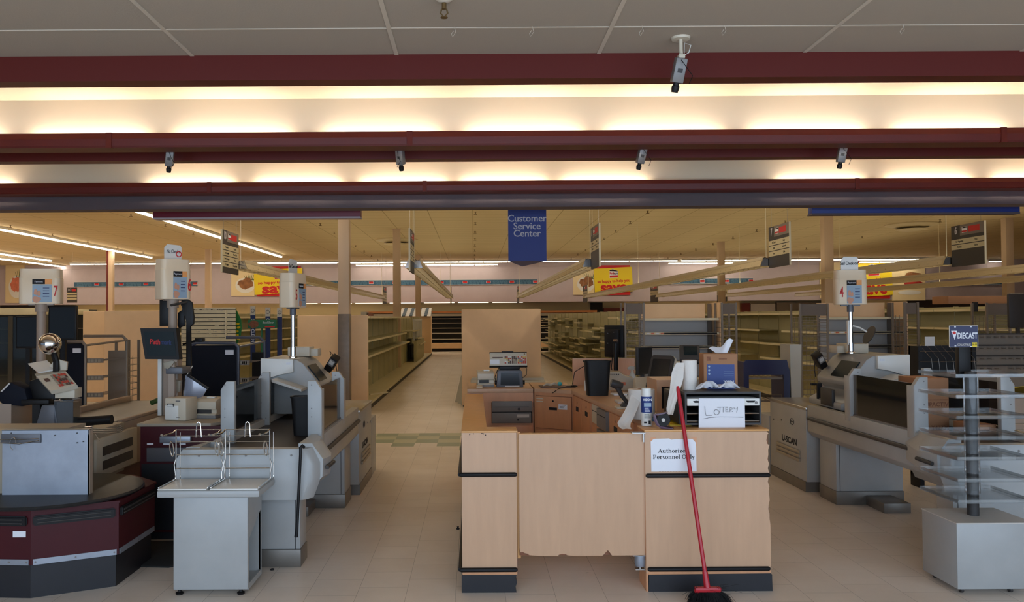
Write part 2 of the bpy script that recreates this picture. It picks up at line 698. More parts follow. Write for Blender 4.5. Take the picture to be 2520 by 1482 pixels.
# near ceiling over the checkouts: bays split by two lit coves
m = MB()
m.box(X0, X1, YF, 4.78, ZN, ZN + 0.06)
struct(m, 'ceiling', 'near_ceiling_tile', smooth=0)
m = MB()
for px in (-160, 470, 975, 1475, 1984, 2520):
    x = P(px, 128, 4.76).x
    m.box(x - 0.012, x + 0.012, YF, 4.78, ZN - 0.004, ZN + 0.002)
for y in (4.345, 3.12, 1.90, 0.68, -0.54):
    m.box(X0, X1, y - 0.007, y + 0.007, ZN - 0.003, ZN + 0.002)
struct(m, 'ceiling_tee_grid', 'tee_bar', smooth=0)
m = MB()
m.box(X0, X1, 6.86, 7.20, ZN, ZN + 0.06)
m.box(X0, X1, 9.28, 9.35, ZN, ZN + 0.06)
struct(m, 'ceiling_between_coves', 'near_ceiling_tile', smooth=0)


def cove(y0, y1, n, top):
    """white recess between a burgundy fascia (y0) and a burgundy light trough (y1)"""
    c = MB()
    c.box(X0, X1, y0 + 0.14, y1 + 0.19, top, top + 0.05)
    c.box(X0, X1, y1 + 0.19, y1 + 0.23, 3.16, top + 0.05)
    c.box(X0, X1, y0 + 0.13, y0 + 0.145, 3.16, top)
    struct(c, 'ceiling_cove_%d' % n, 'cove_paint', smooth=0)
    f = MB()
    f.box(X0, X1, y0, y0 + 0.13, 3.13, ZN + 0.02)
    struct(f, 'trim_%d' % (2 * n - 1), 'burgundy_fascia', smooth=0)
    t = MB()
    t.prism([(y1 + 0.006, 3.13), (y1 + 0.2, 3.13), (y1 + 0.2, 3.145), (y1 + 0.03, 3.145), (y1 + 0.03, 3.25), (y1, 3.25), (y1 - 0.006, 3.20), (y1, 3.145)], 'x', X0, X1)
    struct(t, 'trim_%d' % (2 * n), 'burgundy_fascia', smooth=0)
    # joint sleeves on the trough
    for x in (P(268, 340, y1).x, P(1008, 340, y1).x, P(2470, 340, y1).x) if n == 1 else (P(515, 460, y1).x, P(1045, 460, y1).x, P(2110, 455, y1).x):
        q = MB()
        q.box(x - 0.024, x + 0.024, y1 - 0.009, y1 + 0.032, 3.127, 3.253)
        struct(q, 'trim_joint_%d' % n, 'burgundy_fascia')


cove(4.78, 6.63, 1, 3.58)
cove(7.20, 9.05, 2, 3.56)

# tubes in the troughs
def tube_light(x, y, z, L, label, group):
    t = thing('fluorescent_tube', label, 'light', (x, y, z - 0.05), group)
    q = MB(); q.cyl((x - L / 2 + 0.09, y, z), (x + L / 2 - 0.09, y, z), 0.014, seg=8)
    q.done('tube', 'cove_tube', t)
    q = MB(); q.box(x - L / 2 + 0.005, x - L / 2 + 0.06, y - 0.05, y + 0.03, z - 0.055, z + 0.03); q.done('lamp_holder', 'white_plastic', t)
    q = MB(); q.box(x + L / 2 - 0.06, x + L / 2 - 0.005, y - 0.05, y + 0.03, z - 0.055, z + 0.03); q.done('lamp_holder', 'white_plastic', t)
    return t


def cove_row(y, edges, label, group):
    first = None
    for a, b in edges:
        if first is None:
            first = (tube_light((a + b) / 2, y, 3.205, min(q_[1] - q_[0] for q_ in edges), label, group), (a + b) / 2)
        else:
            dup(first[0], ((a + b) / 2, y, 3.155), label=label, group=group)


xs = [P(px, 325, 6.72).x for px in (30, 385, 745, 1125, 1455, 1820, 2175, 2530)]
e1 = [(xs[i], xs[i + 1]) for i in range(7)]
e1 += [(xs[0] - 1.22 * (k + 1), xs[0] - 1.22 * k) for k in range(4)] + [(xs[-1] + 1.22 * k, xs[-1] + 1.22 * (k + 1)) for k in range(4)]
cove_row(6.775, e1, 'warm fluorescent tube glowing in the nearer ceiling trough', 'tubes in the nearer ceiling trough')
xs = [P(px, 450, 9.14).x for px in (330, 595, 862, 1118, 1362, 1618)]
e2 = [(xs[i], xs[i + 1]) for i in range(5)]
xs2 = [P(px, 445, 9.14).x for px in (1893, 2160, 2430, 2690)]
e2 += [(xs2[i], xs2[i + 1]) for i in range(3)]
e2 += [(P(-215, 450, 9.14).x, P(55, 450, 9.14).x), (P(-480, 450, 9.14).x, P(-215, 450, 9.14).x), (xs2[-1], xs2[-1] + 1.22), (xs2[-1] + 1.22, xs2[-1] + 2.44)]
cove_row(9.195, e2, 'warm fluorescent tube glowing in the farther ceiling trough', 'tubes in the farther ceiling trough')

# soffit wall between the checkout ceiling and the high store ceiling
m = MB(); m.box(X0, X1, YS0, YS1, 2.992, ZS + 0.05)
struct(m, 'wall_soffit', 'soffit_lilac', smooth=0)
# store ceiling, walls
struct(MB().box(X0, X1, YS1, YB, ZS, ZS + 0.06), 'ceiling_store', 'store_ceiling_tile', smooth=0)
struct(MB().box(X0 - 0.1, X0, YF, YB, 0, ZS), 'wall_left', 'lilac_wall', smooth=0)
struct(MB().box(X1, X1 + 0.1, YF, YB, 0, ZS), 'wall_right', 'lilac_wall', smooth=0)
m = MB(); m.box(X0, X1, 42.0, 42.1, 2.53, ZS); m.box(X0, X1, 42.1, YB, 2.53, 2.6)
struct(m, 'wall_back', 'lilac_wall', smooth=0)
struct(MB().box(X0, X1, YB, YB + 0.1, 0, ZS), 'wall_back_lower', 'cream_wall', smooth=0)
m = MB()
m.box(X0, X1, 41.97, 42.0, 4.36, 4.42)
struct(m, 'trim_5', 'lilac_wall', smooth=0)
# street side: header above the storefront glazing and its mullions (behind the photographer)
m = MB()
m.box(X0, X1, YF - 0.1, YF, 2.95, ZN + 0.06)
for k in range(-8, 10):
    m.box(k * 3.0 - 0.05, k * 3.0 + 0.05, YF - 0.1, YF, 0, 2.95)
struct(m, 'wall_front', 'dull_plinth', smooth=0)

# alcove lights above the dairy case
q = MB()
for k in range(-5, 2):
    q.box(k * 1.8 - 0.8 , k * 1.8 + 0.8, 42.25, 42.32, 2.50, 2.525)
q.done('strip_light', 'aisle_tube', label='concealed warm strip above the rear wall cooler', cat='light')

# ---------------------------------------------------------------- columns
def column(px0, px1, ybase_Y, wrap=None, lab='', top=ZS, brown=False):
    a, b = P(px0, 700, ybase_Y), P(px1, 700, ybase_Y)
    wd = b.x - a.x
    t = thing('column', lab, 'column', ((a.x + b.x) / 2, ybase_Y + wd / 2, 0), 'square store columns')
    q = MB(); q.box(a.x, b.x, ybase_Y, ybase_Y + wd, 0, top, 0.008)
    q.done('shaft', 'column_paint', t)
    if wrap:
        q = MB(); q.box(a.x - 0.006, b.x + 0.006, ybase_Y - 0.006, ybase_Y + wd + 0.006, 0, wrap, 0.004)
        q.done('steel_wrap', 'wrap_steel', t)
    if brown:
        q = MB(); q.box(a.x - 0.07, a.x, ybase_Y, ybase_Y + wd, 0, top)  # brown strip along the left side of the shaft
        q.done('brown_side', 'maroon', t)
    q = MB(); q.box(a.x - 0.03, b.x + 0.03, ybase_Y - 0.03, ybase_Y + wd + 0.03, top - 0.012, top)
    q.done('collar', 'column_paint', t)
    return t


column(832, 859, 13.9, P(845, 773, 13.9).z, 'tan square column wrapped in steel below, beside the self-checkout')
column(967, 985, 25.9, None, 'tan square column standing on the deck of the long empty shelves, nearer one')
column(1022, 1035, 36.9, None, 'tan square column at the far end of the long empty shelves')
column(266, 277, 32.5, None, 'tan column with a brown strip down its left side', brown=True)
column(504, 517, 33.0, None, 'pale column behind the lane six lantern, in front of the rear wall')
column(1770, 1785, 31.0, None, 'tan column crossing the blue banner right of the yellow poster')
column(2030, 2053, 20.6, None, 'wide tan column behind the lane four lantern')
column(2478, 2497, 24.0, None, 'tan column near the right edge behind the aisle lights')

# ---------------------------------------------------------------- strip lights on the store ceiling
def strip_fixture(xa, ya, xb, yb, lab, group, z=4.5, wd=0.14):
    along_y = abs(yb - ya) > abs(xb - xa)
    t = thing('strip_light', lab, 'light', ((xa + xb) / 2, (ya + yb) / 2, z), group)
    h = MB(); tb = MB()
    L = (yb - ya) if along_y else (xb - xa)
    n = max(1, round(L / 1.24))
    if along_y:
        h.box(xa - wd / 2, xa + wd / 2, ya, yb, z + 0.02, ZS)
        for i in range(n):
            s0 = ya + i * L / n + 0.03
            s1 = ya + (i + 1) * L / n - 0.03
            tb.box(xa - wd / 2 + 0.02, xa + wd / 2 - 0.02, s0, s1, z - 0.02, z + 0.02)
    else:
        h.box(xa, xb, ya - wd / 2, ya + wd / 2, z + 0.02, ZS)
        for i in range(n):
            s0 = xa + i * L / n + 0.03
            s1 = xa + (i + 1) * L / n - 0.03
            tb.box(s0, s1, ya - wd / 2 + 0.04, ya + wd / 2 - 0.04, z - 0.015, z + 0.02)
    h.done('housing', 'white_plastic', t, smooth=0)
    tb.done('lamps', 'store_tube', t, smooth=0)
    return t


g = 'continuous ceiling strip lights'
strip_fixture(-8.65, 10.5, -8.65, 36.2, 'bright strip running back above the aisle ten sign', g)
strip_fixture(-14.5, 12.0, -14.5, 36.2, 'long bright strip on the ceiling left of the brown-edged column', g)
strip_fixture(-19.8, 20.0, -19.8, 37.7, 'shorter strip light at far left, inner one of two', g)
strip_fixture(-21.4, 20.0, -21.4, 42.0, 'shorter strip light at far left, outermost on the ceiling', g)
a, b = P(172, 647, 40.2), P(1668, 642, 40.2)
strip_fixture(a.x, 40.2, b.x, 40.2, 'very long strip light across the rear ceiling', g, wd=0.16)
a, b = P(1676, 642, 40.2), P(2300, 636, 40.2)
strip_fixture(a.x, 40.2, b.x, 40.2, 'strip light across the rear ceiling, right-hand run', g, wd=0.16)
g2 = 'short strip lights close to the rear wall'
for p0, p1, lab in ((876, 1226, 'short strip light near the rear wall above the dairy case'), (1643, 1820, 'short strip light near the rear wall above the right-hand save banner'), (2112, 2262, 'short strip light near the rear wall above the large meat poster'), (2430, 2480, 'short strip light near the rear wall beside the right-hand column')):
    a, b = P(p0, 648, 41.5), P(p1, 648, 41.5)
    strip_fixture(a.x, 41.4, b.x, 41.4, lab, g2, z=4.44, wd=0.12)
# unseen strips added behind the soffit to light the store
for x in (-3.0, 3.2, 9.4, 15.6):
    strip_fixture(x, 10.3, x, 16.0, 'added strip light, unseen behind the lilac soffit, brightening the store', 'added strip lights unseen behind the soffit')

# ---------------------------------------------------------------- sprinklers
def sprinkler(x, y, z, lab, grp):
    q = MB()
    q.lathe(x, y, [(0.001, z), (0.035, z), (0.03, z - 0.012), (0.012, z - 0.015), (0.012, z - 0.05), (0.02, z - 0.06), (0.001, z - 0.061)][::-1], 8)
    q.box(x - 0.045, x + 0.045, y - 0.006, y + 0.006, z - 0.075, z - 0.062)
    return q.done('sprinkler', 'sprinkler_brass', label=lab, cat='sprinkler', group=grp)


sp = sprinkler(0.07, 21.9, ZS, 'small brass sprinkler head on the high store ceiling', 'sprinklers on the store ceiling')
for i in range(-5, 4):
    for j in range(8):
        if (i, j) != (0, 0):
            o = sp.copy(); COL.objects.link(o)
            o.location = (0.07 + i * 4.7, sp.location.y + j * 2.45, sp.location.z)
x = P(1092, 14, 3.9).x
q = MB(); q.lathe(x, 3.95, [(0.001, ZN - 0.02), (0.03, ZN - 0.012), (0.045, ZN), (0.001, ZN + 0.001)], 20)
t = thing('sprinkler', 'brass sprinkler head on the near ceiling above the counter', 'sprinkler', (x, 3.95, ZN))
q.done('escutcheon', 'tee_bar', t)
q = MB(); q.cyl((x, 3.95, ZN - 0.02), (x, 3.95, ZN - 0.05), 0.012, seg=10)
q.tube([(x - 0.012, 3.95, ZN - 0.05), (x - 0.018, 3.95, ZN - 0.07), (x, 3.95, ZN - 0.09), (x + 0.018, 3.95, ZN - 0.07), (x + 0.012, 3.95, ZN - 0.05)], 0.004)
q.cyl((x, 3.95, ZN - 0.09), (x, 3.95, ZN - 0.094), 0.018, seg=10)
q.done('sprinkler_head', 'sprinkler_brass', t)

# wire ceiling hooks left from hanging signs
for px, py in ((1118, 80), (1310, 78), (1580, 76), (1783, 68), (2222, 66)):
    p = P(px, 66, 4.33)
    q = MB(); q.tube([(p.x, 4.33, ZN), (p.x + 0.008, 4.33, ZN - 0.03), (p.x - 0.01, 4.33, ZN - 0.055), (p.x - 0.016, 4.33, ZN - 0.04), (p.x - 0.004, 4.33, ZN - 0.022)], 0.0014, 4)
    q.done('ceiling_hook', 'tee_bar', label='thin bent wire hook left in the near ceiling grid', cat='hook', group='wire hooks in the near ceiling')

# round air diffusers
for px, py, lab in ((977, 606, 'round white air diffuser behind the nearer shelf column'), (2245, 598, 'round white air diffuser left of the aisle six sign')):
    Y = 29.5 if px < 1500 else 25.5
    p = P(px, py, Y)
    t = thing('air_diffuser', lab, 'air diffuser', (p.x, Y, ZS - 0.1), 'round ceiling diffusers')
    q = MB(); q.lathe(p.x, Y, [(0.30, ZS - 0.12), (0.55, ZS - 0.09), (0.78, ZS - 0.03), (0.78, ZS), (0.3, ZS)], 32)
    q.done('cone', 'diffuser', t)
    q = MB(); q.lathe(p.x, Y, [(0.001, ZS - 0.22), (0.28, ZS - 0.21), (0.48, ZS - 0.17), (0.48, ZS - 0.16), (0.001, ZS - 0.18)], 32)
    q.done('centre_disc', 'diffuser', t)

# ---------------------------------------------------------------- security cameras
def cctv(px, ytop, Y, Zmount, px_b, py_b, L, lab, first=None, tilt=18, yaw=0):
    p = P(px, ytop, Y)
    t = thing('security_camera', lab, 'security camera', (p.x, Y, Zmount), 'ceiling security cameras', local=True, rotz=R(yaw))
    q = MB(); q.lathe(0, 0, [(0.001, -0.012), (0.05, -0.012), (0.055, 0), (0.001, 0)], 20)
    q.done('mounting_plate', 'beige_plastic', t)
    q = MB(); q.tube([(0, 0, -0.01), (0, 0, -0.07), (0.0, -0.01, -0.10)], 0.011, 10)
    q.box(-0.018, 0.018, -0.03, 0.012, -0.125, -0.1, 0.004)
    q.done('bracket', 'beige_plastic', t)
    # camera body pointing steeply down
    xf = Matrix.Translation((0.0, -0.01, -0.12)) @ Matrix.Rotation(R(tilt), 4, 'X') @ Matrix.Rotation(R(8), 4, 'Y')
    q = MB(); q.box(-0.032, 0.032, -0.03, 0.03, -0.135, 0, 0.005)
    b = q.done('camera_body', 'camera_gray', t, xf=xf)
    q = MB(); q.box(-0.014, 0.014, -0.0315, -0.0295, -0.08, -0.055)
    q.done('nameplate', 'dark_gray_plastic', b, xf=xf)
    q = MB(); q.lathe(0, 0, [(0.001, -0.19), (0.018, -0.19), (0.022, -0.17), (0.022, -0.155), (0.017, -0.15), (0.017, -0.135), (0.001, -0.135)], 16)
    q.done('lens', 'black_plastic', t, xf=xf)
    q = MB(); q.tube([(0.01, 0.02, -0.1), (0.05, 0.02, -0.08), (0.06, 0.01, -0.04), (0.03, 0.03, -0.02), (0.02, 0.01, -0.12)], 0.0025, 5)
    q.done('cable', 'white_plastic', t)
    q = MB(); q.tube([(-0.01, -0.03, -0.13), (0.02, -0.07, -0.2), (0.045, -0.075, -0.24), (0.02, -0.09, -0.29)], 0.0022, 5)
    q.done('lens_cable', 'black_plastic', t)
    return t


cctv(1675, 92, 4.52, ZN, 0, 0, 0, 'gray box camera pointing down in front of the upper burgundy fascia')
cctv(420, 366, 6.92, ZN, 0, 0, 0, 'small ceiling camera above the aisle ten sign, leftmost camera', yaw=10)
cctv(985, 366, 6.92, ZN, 0, 0, 0, 'small ceiling camera with looping cable, left of the blue service sign', yaw=-25, tilt=24)
cctv(1582, 366, 6.92, ZN, 0, 0, 0, 'small ceiling camera right of the blue service sign', yaw=8)
cctv(2074, 360, 6.92, ZN, 0, 0, 0, 'pale ceiling camera at the right above the long blue header', yaw=-8, tilt=10)

# ---------------------------------------------------------------- hanging headers and service sign
a, b = P(376, 519, 9.85), P(887, 533, 9.85)
t = thing('lane_header', 'long dark red header board hanging under the soffit at left', 'sign', ((a.x + b.x) / 2, 9.9, b.z), 'long lane headers')
q = MB(); q.box(a.x, b.x, 9.85, 9.97, b.z, 3.1, 0.003); q.done('board', 'sign_red', t)
q = MB(); q.box(a.x, b.x, 9.845, 9.99, b.z - 0.02, b.z); q.done('bottom_rail', 'lilac_wall', t)
q = MB(); q.tube([(a.x + 0.4, 9.91, 3.1), (a.x + 0.4, 9.91, ZS)], 0.004); q.done('hanging_wire', 'steel', t)
q = MB(); q.tube([(b.x - 0.4, 9.91, 3.1), (b.x - 0.4, 9.91, ZS)], 0.004); q.done('hanging_wire', 'steel', t)
a, b = P(1998, 508, 9.85), P(2510, 522, 9.85)
t = thing('lane_header', 'long royal blue header board hanging under the soffit at right', 'sign', ((a.x + b.x) / 2, 9.9, b.z), 'long lane headers')
q = MB(); q.box(a.x, b.x, 9.85, 9.97, b.z, 3.1, 0.003); q.done('board', 'royal_sign', t)
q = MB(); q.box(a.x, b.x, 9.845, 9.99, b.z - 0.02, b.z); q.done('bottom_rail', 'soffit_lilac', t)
q = MB(); q.tube([(a.x + 0.4, 9.91, 3.1), (a.x + 0.4, 9.91, ZS)], 0.004); q.done('hanging_wire', 'steel', t)
q = MB(); q.tube([(b.x - 0.4, 9.91, 3.1), (b.x - 0.4, 9.91, ZS)], 0.004); q.done('hanging_wire', 'steel', t)

YC = 10.4
a, b = P(1251, 643, YC), P(1344, 500, YC)
c = P(1287, 657, YC * 1.1)
t = thing('service_sign', 'blue three-sided hanging sign reading Customer Service Center', 'sign', ((a.x + b.x) / 2, YC, a.z))
q = MB(); q.prism([(a.x, YC), (b.x, YC), ((a.x + b.x) / 2, YC * 1.105)], 'z', a.z, 3.25); q.done('sign_body', 'royal_sign', t, smooth=0)
for s, py in (('Customer', 538), ('Service', 557), ('Center', 575)):
    p = P(1297, py, YC)
    text(s, 0.125, 'sign_text_gray', t, (p.x, YC - 0.001, p.z), sx=0.98, bold=0.0015)
q = MB(); q.tube([((a.x + b.x) / 2, YC + 0.3, 3.25), ((a.x + b.x) / 2, YC + 0.3, ZS)], 0.005); q.done('hanging_rod', 'steel', t)

# ---------------------------------------------------------------- aisle lights and aisle signs
AX = [(-4.07, '10'), (-1.03, '9'), (2.05, '8'), (5.13, '7'), (8.29, '6'), (11.4, '5'), (14.5, '4')]
LINES = {'10': [('Household', 'Dog Foods'), ('Laundry Supplies', 'Plastics & Bags'), ('Laundry Detergent', 'Cat Food'), ('Pet Supplies', 'Cleaning Supplies')],
         '9': [('Paper', 'Foil'), ('Towels', 'Cups'), ('Bath', 'Plates')],
         '8': [('Crackers', 'Nuts'), ('Cookies', 'Snacks')],
         '7': [('Hot Cereal', 'Honey'), ('Syrup', 'Fruit Snacks'), ('Cereal', 'Coffee')],
         '6': [('Can Vegetables', 'Pasta'), ('Ketchup', 'Sauces')],
         '5': [('Soup', 'Rice'), ('Beans', 'Oil')], '4': [('Juice', 'Water')]}


def aisle_light(x, lab, y0=13.95, y1=36.0, detail=True):
    t = thing('aisle_light', lab, 'light', (x, (y0 + y1) / 2, 2.6), 'louvered lights hung over the aisles')
    q = MB()
    wd, zb, zt = 0.15, 2.58, 2.68
    for s in (-1, 1):
        q.prism([(x + s * wd, zb), (x + s * (wd - 0.02), zb), (x + s * 0.09, zt), (x + s * 0.10, zt + 0.01)], 'y', y0, y1)
    q.box(x - 0.10, x + 0.10, y0, y1, zt, zt + 0.015)
    q.box(x - 0.109, x - 0.101, y0, y1, zt + 0.001, zt + 0.055); q.box(x + 0.101, x + 0.109, y0, y1, zt + 0.001, zt + 0.055)  # side lips added to screen the added top glow from view
    q.done('housing', 'fixture_tan', t, smooth=0)
    q = MB()
    n = int((y1 - y0) / 0.3)
    for i in range(n):
        y = y0 + (i + 0.5) * (y1 - y0) / n
        q.box(x - wd + 0.012, x + wd - 0.012, y, y + 0.005, zb + 0.003, zb + 0.045)
    q.box(x - 0.003, x + 0.003, y0, y1, zb + 0.003, zb + 0.03)
    q.done('louver', 'louver', t, smooth=0)
    q = MB()
    k = 0
    y = y0 + 0.1
    while y < y1 - 1.2:
        q.box(x - 0.035, x + 0.035, y, y + 1.12, zt - 0.03, zt - 0.012)
        y += 1.24
    q.done('lamps', 'aisle_tube', t, smooth=0)
    q = MB(); q.box(x - 0.06, x + 0.06, y0 + 0.3, y1 - 0.3, zt + 0.017, zt + 0.03)  # unseen glowing strip added on top to brighten the ceiling
    q.done('added_up_fill', 'added_ceiling_fill', t, smooth=0)
    q = MB()
    q.prism([(x - wd - 0.004, zb - 0.004), (x + wd + 0.004, zb - 0.004), (x + 0.105, zt + 0.025), (x - 0.105, zt + 0.025)], 'y', y0 - 0.03, y0)
    q.done('end_cap', 'chrome', t)
    for y_ in (y0 + 0.12, y1 - 0.2, 25):
        q = MB(); q.tube([(x, y_, zt), (x, y_, ZS)], 0.006, 5); q.done('hanging_wire', 'shelf_edge', t)
    q = MB()
    pts = [(x - 0.09 + 0.02 * i, y0 + 0.03 + 0.03 * math.sin(i * 1.7), zt + 0.02 + 0.02 * abs(math.sin(i * 2.3))) for i in range(10)]
    q.tube(pts, 0.006, 5)
    q.done('cable', 'black_plastic', t)
    return t


for x, n in AX:
    aisle_light(x, {'10': 'louvered aisle light running back from the aisle ten sign', '9': 'louvered aisle light above the left centre aisle, seen nearly end on', '8': 'louvered aisle light running back from the aisle eight sign', '7': 'louvered aisle light running back from the aisle seven sign', '6': 'louvered aisle light running back from the aisle six sign', '5': 'louvered aisle light, second from the right wall side', '4': 'louvered aisle light farthest to the right'}[n])


def aisle_sign(x, num, y0, L, z0, h, lab, grp, tiny=False):
    s = 1 if x < 0 else -1           # visible face: +X side for signs left of the aisle axis
    d = RIGHTF if s > 0 else LEFTF
    t = thing('aisle_sign', lab, 'sign', (x, y0 + L / 2, z0), grp)
    q = MB(); q.box(x - 0.012, x + 0.012, y0, y0 + L, z0, z0 + h); bo = q.done('board', 'sign_dark', t, smooth=0)
    q = MB(); q.box(x - 0.014, x + 0.014, y0 - 0.008, y0, z0, z0 + h); q.done('edge_trim', 'shelf_edge', t, smooth=0)
    fx = x + s * 0.013

    def U(u):        # along the face, left to right as seen
        return y0 + u * L if s > 0 else y0 + (1 - u) * L

    def rect(u0, u1, v0, v1, m_, nm, lift=0.001):
        q = MB(); q.box(fx, fx + s * lift, U(u0), U(u1), z0 + v0 * h, z0 + v1 * h)
        return q.done(nm, m_, t, smooth=0)
    rect(0.28, 1, 0.74, 1, 'sign_gray', 'header_band')
    rect(0.34, 0.50, 0.80, 0.94, 'white_paper', 'logo_plate', 0.002)
    rect(0.34, 0.50, 0.81, 0.85, 'logo_red', 'logo_bar', 0.003)
    rect(0.36, 0.50, 0.91, 0.935, 'ink_black', 'logo_bar', 0.003)
    rect(0.53, 0.87, 0.80, 0.94, 'logo_red', 'red_lettering_block', 0.002)
    text(num, 0.24 * h, 'sign_text_gray', t, (fx + s * 0.002, U(0.15), z0 + 0.87 * h), d, sx=0.8, bold=0.006)
    rows = LINES[num]
    for k, (l1, l2) in enumerate(rows):
        v1 = 0.66 - k * 0.135
        rect(0, 1, v1 - 0.115, v1, 'sign_strip', 'text_strip')
        if not tiny:
            text(l1, 0.068 * h, 'ink_black', t, (fx + s * 0.002, U(0.26), z0 + (v1 - 0.055) * h), d, sx=0.72)
            text(l2, 0.068 * h, 'ink_black', t, (fx + s * 0.002, U(0.76), z0 + (v1 - 0.055) * h), d, sx=0.72)
    q = MB(); q.tube([(x, y0 + 0.1, z0 + h), (x, y0 + 0.1, ZS)], 0.0025, 4); q.done('hanging_wire', 'steel', t)
    q = MB(); q.tube([(x, y0 + L - 0.1, z0 + h), (x, y0 + L - 0.1, ZS)], 0.0025, 4)
    q.done('hanging_wire', 'steel', t)
    return t


for x, n in AX[:5]:
    aisle_sign(x, n, 13.0, 0.9, P(1900, 652 if x > 0 else 662, 13.0).z, 0.70, {'10': 'gray hanging aisle sign numbered 10, over the food poster at left', '9': 'hanging aisle sign seen almost edge on, left of the blue service sign', '8': 'narrow-looking hanging aisle sign right of the blue service sign', '7': 'gray hanging aisle sign numbered 7 with three text strips', '6': 'gray hanging aisle sign numbered 6 with two text strips'}[n], 'numbered signs at the near ends of the aisles')
for x, n in AX[:6]:
    aisle_sign(x, n, 36.1, 1.5, 2.38, 0.78, {'10': 'tiny far aisle sign at the rear end of aisle ten', '9': 'tiny far aisle sign at the rear end of the left centre aisle', '8': 'tiny far aisle sign under the right end of the long save banner', '7': 'tiny far aisle sign right of the yellow save poster', '6': 'tiny far aisle sign under the right-hand save banner', '5': 'tiny far aisle sign left of the lane four lantern'}[n], 'small signs at the far ends of the aisles', tiny=True)
# far sign faces the camera at the left wall
p = P(165, 745, 34); p2 = P(189, 708, 34)
t = thing('aisle_sign', 'small square gray sign numbered 10 on the far left, facing the tills', 'sign', ((p.x + p2.x) / 2, 34, p.z))
q = MB(); q.box(p.x, p2.x, 34, 34.03, p.z, p2.z); q.done('board', 'sign_dark', t)
for k in range(3):
    q = MB(); q.box(p.x, p2.x, 33.996, 34, p2.z - 0.29 - k * 0.11, p2.z - 0.21 - k * 0.11); q.done('text_strip', 'sign_strip', t)
text('10', 0.16, 'sign_text_gray', t, (p.x + 0.1, 33.996, p2.z - 0.1))
q = MB(); q.box(p.x + 0.2, p2.x - 0.03, 33.996, 34, p2.z - 0.16, p2.z - 0.05); q.done('red_lettering_block', 'logo_red', t)
q = MB(); q.tube([((p.x + p2.x) / 2, 34.01, p2.z), ((p.x + p2.x) / 2, 34.01, ZS)], 0.004, 4); q.done('hanging_wire', 'steel', t)

# ---------------------------------------------------------------- save banners on the rear wall
YW = 41.95


def logo(t, cx, cz, s, Y):
    """the store's small logo: dark roof, red and blue lettering, red bar"""
    q = MB(); q.prism([(cx - 0.5 * s, cz + 0.5 * s), (cx - 0.1 * s, cz + 0.62 * s), (cx + 0.55 * s, cz + 0.36 * s), (cx + 0.55 * s, cz - 0.45 * s), (cx - 0.5 * s, cz - 0.5 * s)], 'y', Y - 0.006, Y); q.done('logo_plate', 'white_paper', t, smooth=0)
    q = MB(); q.prism([(cx - 0.5 * s, cz + 0.36 * s), (cx - 0.5 * s, cz + 0.5 * s), (cx - 0.1 * s, cz + 0.58 * s), (cx + 0.5 * s, cz + 0.38 * s), (cx + 0.5 * s, cz + 0.32 * s)], 'y', Y - 0.009, Y - 0.005); q.done('logo_roof', 'ink_black', t, smooth=0)
    q = MB(); q.prism([(cx - 0.48 * s, cz - 0.46 * s), (cx + 0.53 * s, cz - 0.40 * s), (cx + 0.53 * s, cz - 0.14 * s), (cx - 0.48 * s, cz - 0.2 * s)], 'y', Y - 0.009, Y - 0.005); q.done('logo_bar', 'logo_red', t, smooth=0)
    text('Path', 0.42 * s, 'logo_red', t, (cx - 0.2 * s, Y - 0.008, cz + 0.08 * s), sx=0.8, bold=0.012 * s)
    text('mark', 0.38 * s, 'logo_blue', t, (cx + 0.26 * s, Y - 0.008, cz + 0.05 * s), sx=0.7, bold=0.012 * s)


def banner(px0, px1, py0, py1, n, lab, phase=0.5, dark=False):
    a, b = P(px0, py1, YW), P(px1, py0, YW)
    t = thing('save_banner', lab, 'banner', ((a.x + b.x) / 2, YW, a.z), 'blue save banners on the rear wall')
    q = MB(); q.box(a.x, b.x, YW, YW + 0.04, a.z, b.z); q.done('banner_board', 'banner_blue', t, smooth=0)
    q = MB(); q.box(a.x, b.x, YW - 0.005, YW + 0.045, b.z, b.z + 0.02); q.box(a.x, b.x, YW - 0.005, YW + 0.045, a.z - 0.02, a.z); q.done('edge_trim', 'shelf_gray', t, smooth=0)
    step = (b.x - a.x) / n
    for k in range(n):
        cx = a.x + (k + 0.42) * step
        text('save', 0.40, 'banner_text', t, (cx, YW - 0.002, (a.z + b.z) / 2 + 0.01), bold=0.012, sx=1.15)
        lx = a.x + (k + 0.92) * step
        q = MB(); q.box(lx - 0.12, lx + 0.12, YW - 0.01, YW, a.z + 0.06, b.z - 0.05); q.done('logo_plate', 'white_paper', t, smooth=0)
        q = MB(); q.box(lx - 0.11, lx + 0.11, YW - 0.014, YW - 0.01, a.z + 0.08, a.z + 0.19); q.done('logo_bar', 'logo_red', t, smooth=0)
        q = MB(); q.box(lx - 0.11, lx + 0.11, YW - 0.014, YW - 0.01, b.z - 0.09, b.z - 0.07); q.done('logo_roof', 'ink_black', t, smooth=0)
    return t


banner(182, 485, 693, 706, 5, 'blue save banner on the rear wall behind the brown-edged column')
banner(745, 1322, 688, 703, 10, 'longest blue save banner on the rear wall, above the dairy case')
banner(1613, 1853, 685, 699, 4, 'blue save banner on the rear wall right of the yellow poster')
banner(2290, 2478, 693, 701, 3, 'pale blue save banner on the rear wall at far right')

# ---------------------------------------------------------------- food posters
def disc(q, cx, cz, rx, rz, Y, th=0.01, n=28, rot=0.0):
    pts = []
    for k in range(n):
        a_ = 2 * PI * k / n
        x_, z_ = rx * math.cos(a_), rz * math.sin(a_)
        pts.append((cx + x_ * math.cos(rot) - z_ * math.sin(rot), cz + x_ * math.sin(rot) + z_ * math.cos(rot)))
    q.prism(pts, 'y', Y - th, Y)


